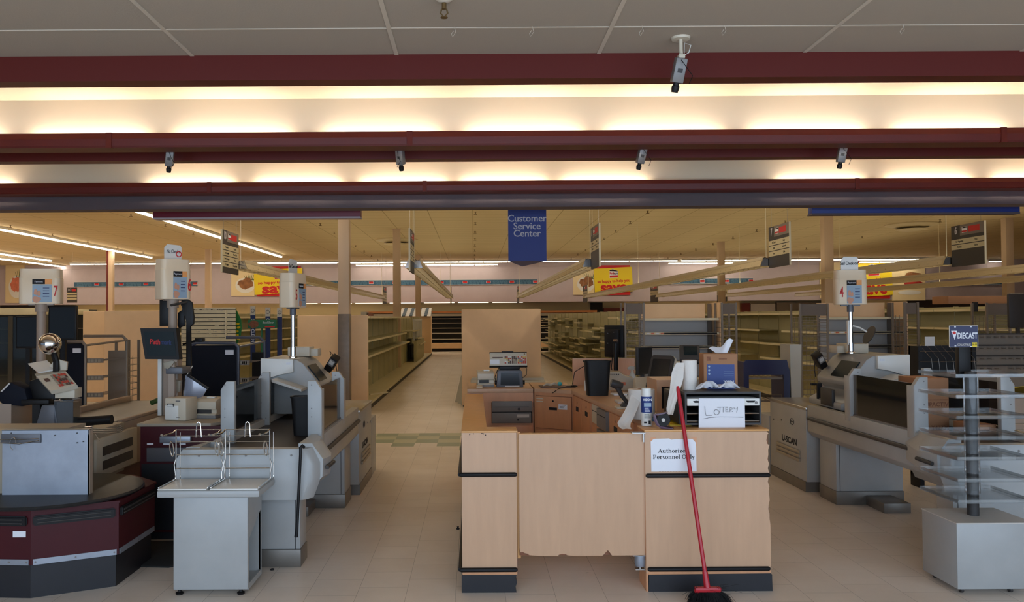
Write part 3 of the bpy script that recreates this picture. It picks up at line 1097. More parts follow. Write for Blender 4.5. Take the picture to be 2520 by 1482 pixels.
def blob(q, cx, cz, rx, rz, Y, seed, th=0.012, n=20):
    r_ = random.Random(seed)
    pts = []
    for k in range(n):
        a_ = 2 * PI * k / n
        f_ = 0.8 + 0.3 * r_.random()
        pts.append((cx + rx * f_ * math.cos(a_), cz + rz * f_ * math.sin(a_)))
    q.prism(pts, 'y', Y - th, Y)


def poster(pxl, pxm, pxr, pyt, pyb, kind, lab, red=True, slant=0.03):
    """food picture on the left, yellow save sheet on the right"""
    a, b = P(pxl, pyb, YW), P(pxm, pyt, YW)
    c = P(pxr, pyb, YW)
    H = b.z - a.z
    t = thing('food_poster', lab, 'poster', ((a.x + c.x) / 2, YW, a.z), 'food posters on the rear wall')
    q = MB(); q.box(a.x, b.x, YW, YW + 0.04, a.z, b.z); q.done('picture_board', 'poster_cream', t, smooth=0)
    wdt = b.x - a.x
    cx, cz = a.x + wdt * 0.62, a.z + H * 0.42
    q = MB(); disc(q, cx - 0.02, cz - 0.04, min(0.55, wdt * 0.42), H * 0.28, YW, 0.008); q.done('plate_picture', 'white_plastic', t, smooth=0)
    if kind == 'salmon':
        q = MB(); blob(q, cx - 0.05, cz + 0.1, wdt * 0.3, H * 0.2, YW, 3, 0.014); q.done('fish_picture', 'food_pink', t, smooth=0)
    else:
        q = MB(); blob(q, cx, cz + 0.02, wdt * 0.33, H * 0.2, YW, 5, 0.014); blob(q, cx + 0.1, cz + 0.2, wdt * 0.2, H * 0.13, YW, 8, 0.016)
        q.done('meat_picture', 'food_brown', t, smooth=0)
    q = MB()
    for k in range(7):
        x_ = cx + 0.02 + k * wdt * 0.05
        q.prism([(x_, cz + H * 0.16), (x_ + 0.05, cz + H * 0.16), (x_ - 0.12 + k * 0.05, cz + H * (0.36 + 0.03 * (k % 3)))], 'y', YW - 0.011, YW)
    q.done('greens_picture', 'food_green', t, smooth=0)
    if pxr > pxm:
        if red:
            q = MB(); q.box(b.x + 0.12, c.x - 0.1, YW - 0.005, YW + 0.035, a.z - 0.02, b.z + 0.12); q.done('red_backing', 'poster_red' if kind != 'dark' else 'maroon', t, smooth=0)
        q = MB()
        x0_, x1_ = b.x, c.x
        q.prism([(x0_ + 0.03, a.z + 0.05), (x1_ + 0.03, a.z + 0.05 + slant * (x1_ - x0_) * 2), (x1_ - 0.02, b.z + slant), (x0_ - 0.03, b.z - 0.06)], 'y', YW - 0.05, YW - 0.006)
        q.done('yellow_sheet', 'yellow_poster', t, smooth=0)
        W_ = x1_ - x0_
        mx_ = (x0_ + x1_) / 2
        tl = ((1, 0, 0.04), (-0.04, 0, 1))
        logo(t, mx_ + 0.02, a.z + H * 0.76, 0.30 * H, YW - 0.052)
        text('so happy to help you', 0.145 * H, 'poster_red', t, (mx_ + 0.02, YW - 0.053, a.z + H * 0.50), tl, sx=W_ / (1.43 * H), bold=0.006)
        text('save', 0.50 * H, 'poster_red', t, (mx_ + 0.02, YW - 0.053, a.z + H * 0.27), tl, sx=W_ / (1.25 * H), bold=0.03)
    return t


poster(569, 626, 745, 662, 729, 'meat', 'chicken plate poster with a yellow save sheet, under the aisle ten sign')
poster(1411, 1462, 1556, 659, 726, 'meat', 'sliced meat poster with a yellow save sheet, right of the blue service sign')
poster(13, 60, 60, 648, 746, 'salmon', 'poster of a salmon plate at the far left of the rear wall')
t = poster(2018, 2100, 2195, 646, 735, 'meat', 'large food poster with a yellow save sheet behind the lane four lantern')
a, b = P(2196, 740, YW), P(2276, 648, YW)
t = thing('meat_poster', 'cream poster with a picture of red meat and buns at right', 'poster', ((a.x + b.x) / 2, YW, a.z), 'food posters on the rear wall')
q = MB(); q.box(a.x, b.x, YW, YW + 0.04, a.z, b.z); q.done('picture_board', 'poster_cream', t, smooth=0)
q = MB(); blob(q, a.x + 1.15, a.z + 1.32, 0.5, 0.16, YW, 4); q.done('bun_picture', 'food_brown', t, smooth=0)
q = MB(); blob(q, a.x + 1.1, a.z + 0.85, 0.5, 0.24, YW, 6); q.done('meat_picture', 'food_red', t, smooth=0)
q = MB(); disc(q, a.x + 0.9, a.z + 0.42, 0.6, 0.12, YW); q.done('plate_picture', 'white_plastic', t, smooth=0)

# ================================================================ SHELVING
def shelf_mesh(L, D, body, edge, name='shelf'):
    """tray shelf: front edge at x=0, back at x=D, runs y 0..L, top surface z=0"""
    q = MB()
    q.box(0.004, D, 0.004, L - 0.004, -0.022, 0)
    q.box(-0.004, 0.006, 0.002, L - 0.002, -0.034, 0.006)
    o = q.done(name, body, parent=None, smooth=0)
    me = o.data
    me.materials.append(MATS[edge])
    mxx = min(v.co.x for v in me.vertices)
    for p_ in me.polygons:
        if p_.center.x < mxx + 0.009 or (abs(p_.normal.x) > 0.9 and p_.center.x < mxx + 0.02):
            p_.material_index = 1
    off = o.location.copy()
    me.transform(Matrix.Translation(off))
    bpy.data.objects.remove(o)
    return me


SH = {}


def put_shelf(t, x_edge, side, y, z, L=1.2, D=0.42, tilt=0.0, yaw=0.0, body='shelf_cream', edge='shelf_edge'):
    """side=+1: shelf front edge faces -X, body grows to +X"""
    key = (L, D, body, edge)
    if key not in SH:
        SH[key] = shelf_mesh(L, D, body, edge)
    o = bpy.data.objects.new('shelf', SH[key])
    COL.objects.link(o)
    o.parent = t
    loc = Vector((x_edge, y, z)) - t.location
    if side > 0:
        o.location = loc
        o.rotation_euler = (0, tilt, yaw)
    else:
        o.location = loc + Vector((0, L, 0))
        o.rotation_euler = (0, tilt, PI + yaw)
    return o


def gondola(xl, xr, y0, y1, top, lab, left=None, right=None, panel=None, body='shelf_green'):
    """double-sided store shelving; left/right = {level z: list of section indices or (index, dx)}"""
    xm = (xl + xr) / 2
    t = thing('shelf_gondola', lab, 'shelving', (xm, (y0 + y1) / 2, 0), 'long empty shelf runs')
    n = int((y1 - y0) / 1.22)
    q = MB()
    q.box(xm - 0.03, xm + 0.03, y0 + 0.03, y1, 0.02, top)
    for k in range(n + 1):
        y = y0 + 0.04 + k * 1.22
        q.box(xm - 0.045, xm + 0.045, y, y + 0.03, 0.05, top + 0.01)
    for k in range(28):      # pegboard grooves
        z = 0.3 + k * (top - 0.35) / 28
        q.box(xm - 0.032, xm + 0.032, y0 + 0.04, y1, z, z + 0.004)
    q.done('back_panel', body, t, smooth=0)
    for s, xe in ((1, xl), (-1, xr)):
        data = left if s > 0 else right
        if data is None:
            continue
        q = MB()
        q.box(xe + s * 0.02, xe + s * 0.03, y0 + 0.03, y1, 0.0, 0.10)
        q.done('kick_plate', 'sign_dark', t, smooth=0)
        q = MB()
        for k in range(n):
            y = y0 + 0.04 + k * 1.22
            q.box(xe, xm, y, y + 1.21, 0.10, 0.135)
            q.box(xe - s * 0.006, xe + s * 0.002, y, y + 1.21, 0.10, 0.15)
        q.done('base_deck', 'shelf_cream', t, smooth=0)
        for z, secs in data.items():
            for e in secs:
                k, dx, dz, tl = e if isinstance(e, tuple) else (e, 0.08, 0, 0)
                if k >= n:
                    continue
                D = 0.42
                put_shelf(t, xm - s * (D + 0.03) if dx == 0.08 else xm - s * (D + 0.03) + s * 0, s, y0 + 0.045 + k * 1.22, z + dz, 1.2, D, tilt=tl, body='shelf_green' if body == 'shelf_green' else 'shelf_cream')
    if panel:
        a_, b_ = panel
        q = MB(); q.box(a_, b_, y0 - 0.03, y0 + 0.02, 0.03, top + 0.03, 0.02)
        q.done('end_panel', 'endcap_cream', t)
    return t


NN = 18
r3 = random.Random(11)
gondola(-3.0, -1.93, 14.45, 37.5, 1.74, 'long empty shelf run left of the central aisle, its cream end behind the steel-wrapped column',
        right={1.74: list(range(0, 9)), 1.28: list(range(0, 8)) + [10, 11, 12], 0.98: list(range(0, 9)) + [12, 13], 0.72: [0, 13, 14, 15]},
        panel=(-3.16, -1.89))
gondola(-0.23, 1.29, 15.45, 37.5, 1.84, 'central shelf run with a broad cream end panel facing the tills', panel=(-0.23, 1.29), left={1.3: [0, 1, 2]}, right={1.3: [0, 1]})


def mess(levels, n, keep, seed):
    r_ = random.Random(seed)
    d = {}
    for z in levels:
        d[z] = []
        for k in range(n):
            if r_.random() < keep:
                d[z].append((k, 0.08, round(r_.uniform(-0.09, 0.09), 2), r_.choice([0, 0, 0, 0.06, -0.06, 0.1])))
    return d


gondola(3.05, 3.95, 13.35, 37.5, 1.84, 'long messy shelf run with many uneven shelves, right of the central end panel', left=mess([0.42, 0.66, 0.90, 1.14, 1.38, 1.62], NN + 1, 0.62, 5))
gondola(6.05, 6.95, 13.35, 37.5, 1.80, 'long shelf run seen between the two gray-backed end displays', left={1.76: list(range(NN)), 1.42: [0, 1, 3, 4, 5, 7, 8], 1.15: [0, 2, 3, 5, 6], 0.85: [0, 1, 2, 4, 6]})
gondola(9.05, 9.95, 13.35, 37.5, 1.86, 'long shelf run behind the toy car sign at right', left={1.80: list(range(NN)), 1.46: list(range(10)), 1.10: list(range(8)), 0.8: list(range(6))})
gondola(12.1, 13.0, 13.35, 37.5, 1.86, 'rightmost long shelf run, mostly hidden behind the others', left={1.80: list(range(6)), 1.4: list(range(5))})
gondola(-6.3, -5.2, 14.45, 37.5, 1.84, 'shelf run with a big cream end panel behind the lane six pole', right={1.76: list(range(0, 14)), 1.46: list(range(0, 12)), 1.16: list(range(0, 12)), 0.85: list(range(0, 10))}, panel=(-6.62, -5.30))
gondola(-7.95, -7.50, 16.5, 37.5, 1.86, 'farthest left shelf run with a narrow cream end panel', panel=(-8.0, -7.55))

# ledge and fallen boards at the central end panel
a, b = P(1158, 943, 15.1), P(1341, 930, 15.1)
q = MB(); q.box(a.x, b.x, 14.95, 15.41, a.z, a.z + 0.05, 0.01); q.box(a.x + 0.02, b.x - 0.02, 15.1, 15.4, a.z + 0.05, b.z)
q.done('ledge_shelf', 'cooler_white', label='white ledge shelf fixed low on the central cream end panel', cat='shelf')
for k, (dx, dy) in enumerate(((0, 0), (0.05, -0.3), (0.02, -0.62))):
    p = G(1122 + 8 * k, 990)
    q = MB()
    q.hexa([(p.x - 0.02, p.y + dy, 0), (p.x + 0.05, p.y + dy, 0), (p.x + 0.05, p.y + dy + 0.03, 0), (p.x - 0.02, p.y + dy + 0.03, 0),
            (-0.27, p.y + dy + 0.5, 0.5), (-0.24, p.y + dy + 0.5, 0.5), (-0.24, p.y + dy + 0.54, 0.49), (-0.27, p.y + dy + 0.54, 0.49)])
    q.done('fallen_board', 'cooler_white', label=['white board leaning at the foot of the central end panel, nearest the aisle', 'white board leaning at the foot of the central end panel, middle of three', 'white board leaning at the foot of the central end panel, rearmost'][k], cat='board', group='boards leaning on the central end panel')
p = G(940, 985)
q = MB(); q.box(p.x - 0.35, p.x + 0.2, p.y, p.y + 0.05, 0.0, 0.03)
q.done('loose_shelf_rail', 'shelf_edge', xf=Matrix.Translation((p.x, p.y, 0.13)) @ Matrix.Rotation(R(55), 4, 'Z') @ Matrix.Translation((-p.x, -p.y, 0)), label='loose white shelf rail sticking out from the left shelf base', cat='shelf rail')

# light tubes standing on the far left shelf section
q = 0
t = thing('display_frame', 'white upright display frame standing far back on the left shelf run', 'display frame', (-2.2, 30.0, 0.14))
for k in range(5):
    q = MB(); x_, y_ = -2.15, 29.0 + k * 1.0
    q.box(x_ - 0.03, x_ + 0.03, y_, y_ + 0.03, 0.9, 1.66); q.done('bar', 'white_paper', t, smooth=0)
q = MB(); q.box(-2.18, -2.12, 28.9, 33.2, 1.62, 1.68); q.done('top_rail', 'white_paper', t, smooth=0)
q = MB(); q.box(-2.15, -2.05, 28.9, 33.2, 0.14, 0.9); q.done('base_panel', 'shelf_green', t, smooth=0)
# awning display at the rear
a, b = P(985, 779, 37.8), P(1060, 760, 37.8)
t = thing('awning_stall', 'striped blue and white awning stall at the rear of the left shelves', 'stall', ((a.x + b.x) / 2, 38.2, 0))
q = MB(); q.box(a.x + 0.1, b.x, 37.9, 38.8, 0, a.z); q.done('stall_body', 'endcap_cream', t)
q = MB(); q.prism([(37.55, a.z), (38.6, a.z + 0.4), (38.6, a.z)], 'x', a.x, b.x); q.done('awning', 'white_plastic', t, smooth=0)
q = MB()
for k in range(4):
    xx = a.x + 0.1 + k * (b.x - a.x) / 4.2
    q.hexa([(xx, 37.53, a.z + 0.03), (xx + 0.14, 37.53, a.z + 0.03), (xx + 0.14, 37.56, a.z), (xx, 37.56, a.z), (xx + 0.05, 38.55, a.z + 0.40), (xx + 0.19, 38.55, a.z + 0.40), (xx + 0.19, 38.6, a.z + 0.38), (xx + 0.05, 38.6, a.z + 0.38)])
q.done('awning_stripes', 'banner_blue', t, smooth=0)

# cartons left on top of the left run
for p0, p1, y0_, y1_, nm, lab, mt in ((920, 934, 760, 770, 'carton', 'small tan carton on top of the left shelf run', 'beige_dark'), (936, 946, 762, 770, 'carton', 'small dark brown carton on top of the left shelf run', 'chipboard')):
    q = MB(); a, b = P(p0, y1_, 15.6), P(p1, y0_, 15.6); q.box(a.x - 0.25, b.x - 0.25, 15.6, 15.9, 1.755, 1.755 + b.z - a.z); q.done(nm, mt, label=lab, cat='box')

# ---------------------------------------------------------------- rear dairy case
a, b = P(900, 866, 41.0), P(1470, 866, 41.0)
t = thing('dairy_case', 'long open refrigerated case with wood trim at the end of the aisle', 'refrigerated case', ((a.x + b.x) / 2, 41.5, 0))
xl, xr = a.x, b.x
q = MB(); q.box(xl, xr, 41.9, 41.95, 0.3, 2.0); q.box(xl, xr, 41.1, 41.95, 0.35, 0.42); q.done('back_wall', 'cooler_dark', t, smooth=0)
q = MB(); q.box(xl, xr, 40.95, 41.9, 1.96, 2.06); q.done('wood_trim', 'oak_trim', t, smooth=0)
q = MB(); q.box(xl, xr, 41.0, 41.9, 1.80, 1.93); q.done('canopy', 'cooler_white', t, smooth=0)
q = MB(); q.prism([(41.0, 0.16), (40.9, 0.42), (40.93, 0.45), (41.1, 0.42), (41.1, 0.16)], 'x', xl, xr); q.done('front_bumper', 'endcap_cream', t, smooth=0)
q = MB(); q.box(xl, xr, 41.05, 41.9, 0, 0.16); q.done('kick_plate', 'ink_black', t, smooth=0)
for k, z in enumerate((0.62, 0.92, 1.18, 1.44, 1.66)):
    q = MB(); q.box(xl, xr, 41.15 + 0.06 * k, 41.9, z, z + 0.02); q.box(xl, xr, 41.13 + 0.06 * k, 41.15 + 0.06 * k, z - 0.01, z + 0.03)
    q.done('shelf', 'shelf_gray' if k else 'cooler_white', t, smooth=0)
# darker counters and boards along the rear right wall
for p0, p1, y0_, y1_, nm, lab, mt in ((1400, 1452, 768, 800, 'wall_board', 'tan framed board low on the rear wall behind the messy shelf run', 'sign_gray'),
                                   (1455, 1483, 745, 772, 'wall_board', 'black board low on the rear wall right of the dairy case', 'ink_black'),
                                   (1486, 1545, 758, 800, 'wall_board', 'dark red board low on the rear wall beside the black board', 'maroon'),
                                   (1826, 1846, 746, 768, 'wall_board', 'dark brown sign board on the rear wall with a round badge', 'maroon'),
                                   (1848, 1908, 748, 768, 'wall_board', 'pale menu board on the rear wall beside the brown sign', 'shelf_gray'),
                                   (1912, 2040, 744, 775, 'wall_board', 'brown service window surround on the rear wall', 'brown_rack'),
                                   (2240, 2520, 738, 800, 'wall_board', 'wide dark brown panelling on the rear wall at right', 'sign_dark'),
                                   (0, 180, 752, 800, 'wall_board', 'wide dark panelling on the rear wall at far left', 'sign_dark')):
    q = MB(); a, b = P(p0, y1_, 42.9), P(p1, y0_, 42.9); q.box(a.x, b.x, 42.9, YB, max(0.2, a.z), b.z); q.done(nm, mt, label=lab, cat='board', group='boards on the rear wall')

# ---------------------------------------------------------------- end displays with gray backs
def end_display(pxl, pxr, pyt, Y, lab, dark_rails):
    a_, b_ = P(pxl, 900, Y), P(pxr, pyt, Y)
    t = thing('end_display', lab, 'shelving', ((a_.x + b_.x) / 2, Y + 0.25, 0), 'gray-backed end displays')
    xl_, xr_, zt = a_.x, b_.x, b_.z
    q = MB(); q.box(xl_, xr_, Y + 0.42, Y + 0.46, 0.1, zt - 0.26); q.done('back_panel', 'shelf_gray', t, smooth=0)
    q = MB(); q.box(xl_, xr_ - 0.1, Y + 0.40, Y + 0.46, zt - 0.26, zt); q.done('header_panel', 'endcap_cream', t, smooth=0)
    q = MB(); q.box(xr_ - 0.06, xr_, Y + 0.38, Y + 0.415, 0.1, zt); q.done('upright', 'sign_gray', t, smooth=0)
    q = MB(); q.box(xl_ - 0.02, xl_ + 0.02, Y + 0.38, Y + 0.415, 0.1, zt - 0.1); q.done('upright', 'sign_gray', t, smooth=0)
    q = MB(); q.box(xr_ + 0.01, xr_ + 0.05, Y - 0.02, Y + 0.5, 0.0, zt + 0.01); q.done('side_panel', 'endcap_cream', t, smooth=0)
    q = MB(); q.box(xl_, xr_, Y, Y + 0.46, 0, 0.14); q.done('base_deck', 'shelf_cream', t, smooth=0)
    for k, py in enumerate((784, 819, 853, 890, 930)):
        z = P(1700, py, Y).z
        q = MB(); q.box(xl_, xr_, Y, Y + 0.42, z - 0.02, z); q.done('shelf', 'shelf_gray', t, smooth=0)
        q = MB(); q.box(xl_, xr_, Y - 0.012, Y, z - 0.03, z + 0.006); rl = q.done('price_rail', 'shelf_edge', t, smooth=0)
        if k in dark_rails:
            q = MB(); q.box(xl_ + (0.3 if k == 1 else 0.02), xr_ - 0.03, Y - 0.015, Y - 0.012, z - 0.024, z + 0.002); q.done('black_strip', 'ink_black', t, smooth=0)
            if k == 1:
                for j in range(4):
                    q = MB(); q.box(xl_ + 0.02 + j * 0.075, xl_ + 0.07 + j * 0.075, Y - 0.015, Y - 0.012, z - 0.022, z); q.done('price_tag', 'food_pink' if j % 2 else 'white_paper', t, smooth=0)
    return t


end_display(1588, 1768, 746, 12.75, 'gray-backed end display behind the blue-labelled tissue box, with a half-black price rail', (1, 2))
end_display(2042, 2224, 744, 12.75, 'gray-backed end display behind the lane four pole', (1, 2))


def wing_rack(px0, px1, pyt, Y, lab, split=0.45, hdr=True, depth=0.35):
    a_, b_ = P(px0, 960, Y), P(px1, pyt, Y)
    t = thing('wire_rack', lab, 'rack', ((a_.x + b_.x) / 2, Y, 0), 'brown wire racks beside the end displays')
    x0_, x1_, zt = a_.x, b_.x, b_.z
    q = MB()
    for x_ in (x0_, x1_):
        for y_ in (Y, Y + depth):
            q.box(x_ - 0.014, x_ + 0.014, y_ - 0.014, y_ + 0.014, 0.0, zt)
    q.box(x0_, x1_, Y - 0.012, Y + 0.012, 0.1, 0.13)
    q.done('frame', 'brown_rack', t, smooth=0)
    if hdr:
        q = MB(); q.box(x0_ + 0.02, x1_ - 0.02, Y, Y + 0.01, zt - 0.18, zt - 0.01); q.done('header_panel', 'sign_gray', t, smooth=0)
    q = MB()
    z = 0.25
    while z < zt - 0.2:
        q.box(x0_, x1_, Y + depth - 0.003, Y + depth + 0.003, z, z + 0.006)
        q.box(x0_, x1_, Y - 0.003, Y + 0.003, z + 0.03, z + 0.036)
        for s_ in (x0_, x1_):
            q.box(s_ - 0.003, s_ + 0.003, Y, Y + depth, z, z + 0.006)
        z += 0.075
    k = 0
    x_ = x0_ + 0.05
    while x_ < x1_:
        q.box(x_ - 0.0025, x_ + 0.0025, Y + depth - 0.003, Y + depth + 0.003, 0.25, zt - 0.2)
        x_ += 0.06
    q.done('wire_grid', 'brown_rack', t, smooth=0)
    return t


wing_rack(1540, 1584, 745, 12.55, 'tall brown wire rack left of the nearer gray-backed end display')
wing_rack(1779, 1811, 745, 12.55, 'tall brown wire rack right of the nearer gray-backed end display')
wing_rack(1972, 2036, 747, 12.2, 'tall brown wire rack left of the end display behind the lane four pole')
wing_rack(2229, 2258, 744, 12.3, 'tall brown wire rack right of the end display behind the lane four pole')
wing_rack(2432, 2484, 745, 12.0, 'tall brown wire rack at far right below the tan carton')

# carton and black board on top at right
q = MB(); a, b = P(2334, 768, 14.2), P(2486, 728, 14.2); q.box(a.x, b.x, 14.2, 14.7, 1.90, b.z, 0.006)
t = q.done('carton', 'cardboard', label='wide tan cardboard carton on top of the right-hand shelf run', cat='box')
q = MB(); q.box(a.x + 0.42, a.x + 0.52, 14.195, 14.2, a.z + 0.0, a.z + 0.17); q.done('hand_hole', 'ink_black', t)
q = MB(); a, b = P(2484, 808, 11.0), P(2530, 722, 11.0); q.box(a.x, b.x, 11.0, 11.06, a.z, b.z, 0.05); q.box((a.x + b.x) / 2 - 0.02, (a.x + b.x) / 2 + 0.02, 11.01, 11.05, 0, a.z + 0.05)
q.done('price_board', 'sign_dark', label='tall dark panel at the right edge above the peg rack', cat='board')
# peg rack
a, b = P(2398, 930, 9.6), P(2600, 822, 9.6)
t = thing('peg_rack', 'dark peg rack with rows of small empty price tags at right', 'rack', ((a.x + b.x) / 2, 9.6, 0))
q = MB(); q.box(a.x, b.x, 9.6, 9.63, 0.1, b.z); q.done('back_panel', 'brown_rack', t, smooth=0)
for k, py in enumerate((830, 858, 884, 908)):
    z = P(2450, py, 9.55).z
    q = MB(); q.box(a.x, b.x, 9.56, 9.60, z + 0.03, z + 0.045); q.done('rail', 'sign_dark', t, smooth=0)
    for j in range(12):
        if (j * 7 + k * 3) % 5 == 0 and k > 1:
            continue
        x_ = a.x + 0.06 + j * 0.085
        q = MB(); q.box(x_, x_ + 0.028, 9.50, 9.504, z - 0.012, z + 0.018); q.box(x_ + 0.01, x_ + 0.014, 9.5, 9.6, z, z + 0.004); q.done('tag_hook', 'sign_gray', t, smooth=0)

# ---------------------------------------------------------------- slat wall, surfboard sign, stop and clean signs
a, b = P(446, 840, 12.5), P(579, 757, 12.5)
t = thing('slat_wall', 'cream slat wall display with empty hooks, behind lane six', 'slat wall', ((a.x + b.x) / 2, 12.5, 0))
q = MB()
n = 11
hs = (b.z - a.z + 0.5) / (n + 5)
z = a.z - 0.5
while z < b.z - 0.02:
    q.box(a.x, b.x, 12.5, 12.53, z, min(b.z, z + 0.052)); z += 0.062
q.done('slat_board', 'shelf_cream', t, smooth=0)
q = MB(); q.box(a.x, b.x, 12.528, 12.56, 0, b.z); q.done('back_board', 'ink_black', t, smooth=0)
r_ = random.Random(2)
for px, py in ((488, 762), (505, 762), (516, 762), (531, 762), (545, 764), (567, 775), (521, 787), (491, 796), (553, 798), (536, 801), (568, 797), (490, 816), (517, 822), (532, 816), (553, 815), (567, 815), (516, 812), (532, 826), (567, 826)):
    p = P(px, py, 12.5)
    q = MB(); q.box(p.x - 0.018, p.x + 0.018, 12.494, 12.5, p.z - 0.008, p.z + 0.008); q.tube([(p.x, 12.494, p.z), (p.x, 12.36, p.z - 0.005), (p.x + 0.005, 12.345, p.z + 0.02)], 0.003, 5)
    q.done('hook', 'beige_plastic', t, smooth=0)
q = MB(); a2, b2 = P(553, 833, 12.46), P(556, 764, 12.46); q.box(a2.x, b2.x, 12.47, 12.5, a2.z, b2.z); q.done('metal_strip', 'shelf_edge', t, smooth=0)

p = P(586, 800, 12.7)
t = thing('surfboard_sign', 'green surfboard-shaped sign with yellow swirls beside the slat wall', 'sign', (p.x, 12.7, 0))
q = MB(); pts = [(p.x - 0.06, p.z + 0.27), (p.x - 0.02, p.z + 0.22), (p.x + 0.045, p.z + 0.08), (p.x + 0.055, p.z - 0.05), (p.x + 0.035, p.z - 0.2), (p.x - 0.03, p.z - 0.32), (p.x - 0.06, p.z - 0.34)]
q.prism(pts, 'y', 12.7, 12.72); q.done('board', 'green_sign', t, smooth=0)
q = MB()
for k in range(5):
    blob(q, p.x - 0.01 + 0.02 * math.sin(k * 2), p.z + 0.02 - k * 0.06, 0.032, 0.02, 12.7, k, 0.003, 10)
q.done('yellow_swirls', 'price_yellow', t, smooth=0)
q = MB(); q.box(p.x - 0.055, p.x - 0.035, 12.7, 12.72, 0, p.z - 0.3); q.done('stand', 'green_sign', t, smooth=0)

for px, lab, s, pt in ((622, 'tall blue and white aisle flag sign, leftmost of three, reading CLEAN', 'CLEAN', 754), (659, 'tall blue and white aisle flag sign, middle of three', 'C', 757), (688, 'tall blue and white aisle flag sign, right one beside the self-checkout lantern', '', 758)):
    Y = 13.0
    a, b = P(px - 6, 838, Y), P(px + 6, pt, Y)
    t = thing('flag_sign', lab, 'sign', ((a.x + b.x) / 2, Y, 0), 'tall aisle flag signs')
    q = MB(); q.box(a.x, b.x, Y, Y + 0.02, a.z - 0.35, b.z, 0.004); q.done('panel', 'logo_blue', t, smooth=0)
    mz = P(px, pt + 22, Y).z
    q = MB(); q.box(a.x - 0.001, b.x + 0.001, Y - 0.003, Y, mz, b.z); q.done('white_head', 'beige_plastic', t, smooth=0)
    q = MB()
    cz_ = (mz + b.z) / 2
    q.tube([((a.x + b.x) / 2 + 0.027 * math.cos(k * PI / 8), Y - 0.004, cz_ + 0.027 * math.sin(k * PI / 8)) for k in range(16)], 0.003, 4, closed=True)
    q.done('ring_mark', 'ink_black', t, smooth=0)
    q = MB(); q.box((a.x + b.x) / 2 - 0.012, (a.x + b.x) / 2 + 0.012, Y + 0.004, Y + 0.016, 0, a.z - 0.3); q.done('stand', 'gray_plastic', t, smooth=0)
    if s == 'CLEAN':
        text('CLEAN', 0.07, 'white_paper', t, ((a.x + b.x) / 2, Y - 0.003, P(px, 826, Y).z), ((0, 0, -1), (1, 0, 0)), bold=0.001)
        text('S', 0.07, 'white_paper', t, ((a.x + b.x) / 2, Y - 0.003, P(px, 787, Y).z), ((0, 0, -1), (1, 0, 0)), bold=0.001)
    elif s:
        text('C', 0.07, 'white_paper', t, ((a.x + b.x) / 2, Y - 0.003, P(px, 787, Y).z), ((0, 0, -1), (1, 0, 0)), bold=0.001)
a, b = P(610, 808, 12.8), P(679, 787, 12.8)
t = thing('chocolate_header', 'green box header with a picture of chocolates behind lane six', 'sign', ((a.x + b.x) / 2, 12.8, 0))
q = MB(); q.box(a.x, b.x, 12.8, 12.9, a.z, b.z, 0.004); q.done('header_board', 'green_box', t, smooth=0)
q = MB(); blob(q, a.x + 0.09, (a.z + b.z) / 2 + 0.0, 0.09, 0.06, 12.8, 3, 0.003, 14); q.done('chocolate_picture', 'chipboard', t, smooth=0)
text('Russell Stover', 0.05, 'white_paper', t, (a.x + 0.32, 12.799, b.z - 0.045), shear=0.25, sx=0.62)
q = MB(); q.box(a.x + 0.27, b.x - 0.02, 12.797, 12.8, a.z + 0.012, a.z + 0.03); q.done('red_ribbon', 'logo_red', t, smooth=0)
q = MB(); q.box(a.x + 0.2, a.x + 0.22, 12.84, 12.86, 0, a.z); q.done('stand', 'green_box', t, smooth=0)

# ---------------------------------------------------------------- glass door coolers at far left
a, b = P(-120, 930, 17.5), P(100, 758, 17.5)
t = thing('glass_cooler', 'dark glass-door cooler with a cream header at the far left', 'cooler', ((a.x + b.x) / 2, 17.8, 0))
q = MB(); q.box(a.x, b.x, 17.55, 18.3, 0, b.z - 0.15); q.done('cabinet', 'cooler_dark', t, smooth=0)
q = MB(); q.box(a.x, b.x, 17.45, 18.3, b.z - 0.15, b.z, 0.02); q.done('header', 'shelf_cream', t)
for k in range(3):
    x_ = a.x + k * (b.x - a.x) / 3
    w_ = (b.x - a.x) / 3
    q = MB(); q.box(x_ + 0.03, x_ + w_ - 0.03, 17.49, 17.51, 0.15, b.z - 0.2); d = q.done('door_glass', 'cooler_glass', t, smooth=0)
    q = MB()
    for x2 in (x_ + 0.0, x_ + w_ - 0.05):
        q.box(x2, x2 + 0.05, 17.48, 17.53, 0.1, b.z - 0.17)
    q.box(x_, x_ + w_, 17.48, 17.53, 0.1, 0.15)
    q.done('door_frame', 'cooler_dark', t, smooth=0)
    for z in (0.5, 0.85, 1.2, 1.5):
        q = MB(); q.box(x_ + 0.05, x_ + w_ - 0.05, 17.53, 17.56, z, z + 0.03); q.done('shelf', 'food_green' if k != 1 else 'shelf_green', t, smooth=0)
a, b = P(110, 930, 19.0), P(190, 762, 19.0)
t = thing('produce_case', 'dark open produce case left of the cream end panels', 'refrigerated case', ((a.x + b.x) / 2, 19.4, 0))
q = MB(); q.box(a.x, b.x, 19.6, 20.0, 0, b.z); q.box(a.x, b.x, 19.0, 19.6, 0, 0.6); q.done('case_body', 'cooler_dark', t, smooth=0)
q = MB(); q.box(a.x, b.x, 18.9, 20.0, b.z - 0.12, b.z, 0.02); q.done('header', 'shelf_cream', t)
for z in (0.9, 1.2, 1.5):
    q = MB(); q.box(a.x, b.x, 19.2, 19.6, z, z + 0.02); q.done('shelf', 'brown_rack', t, smooth=0)

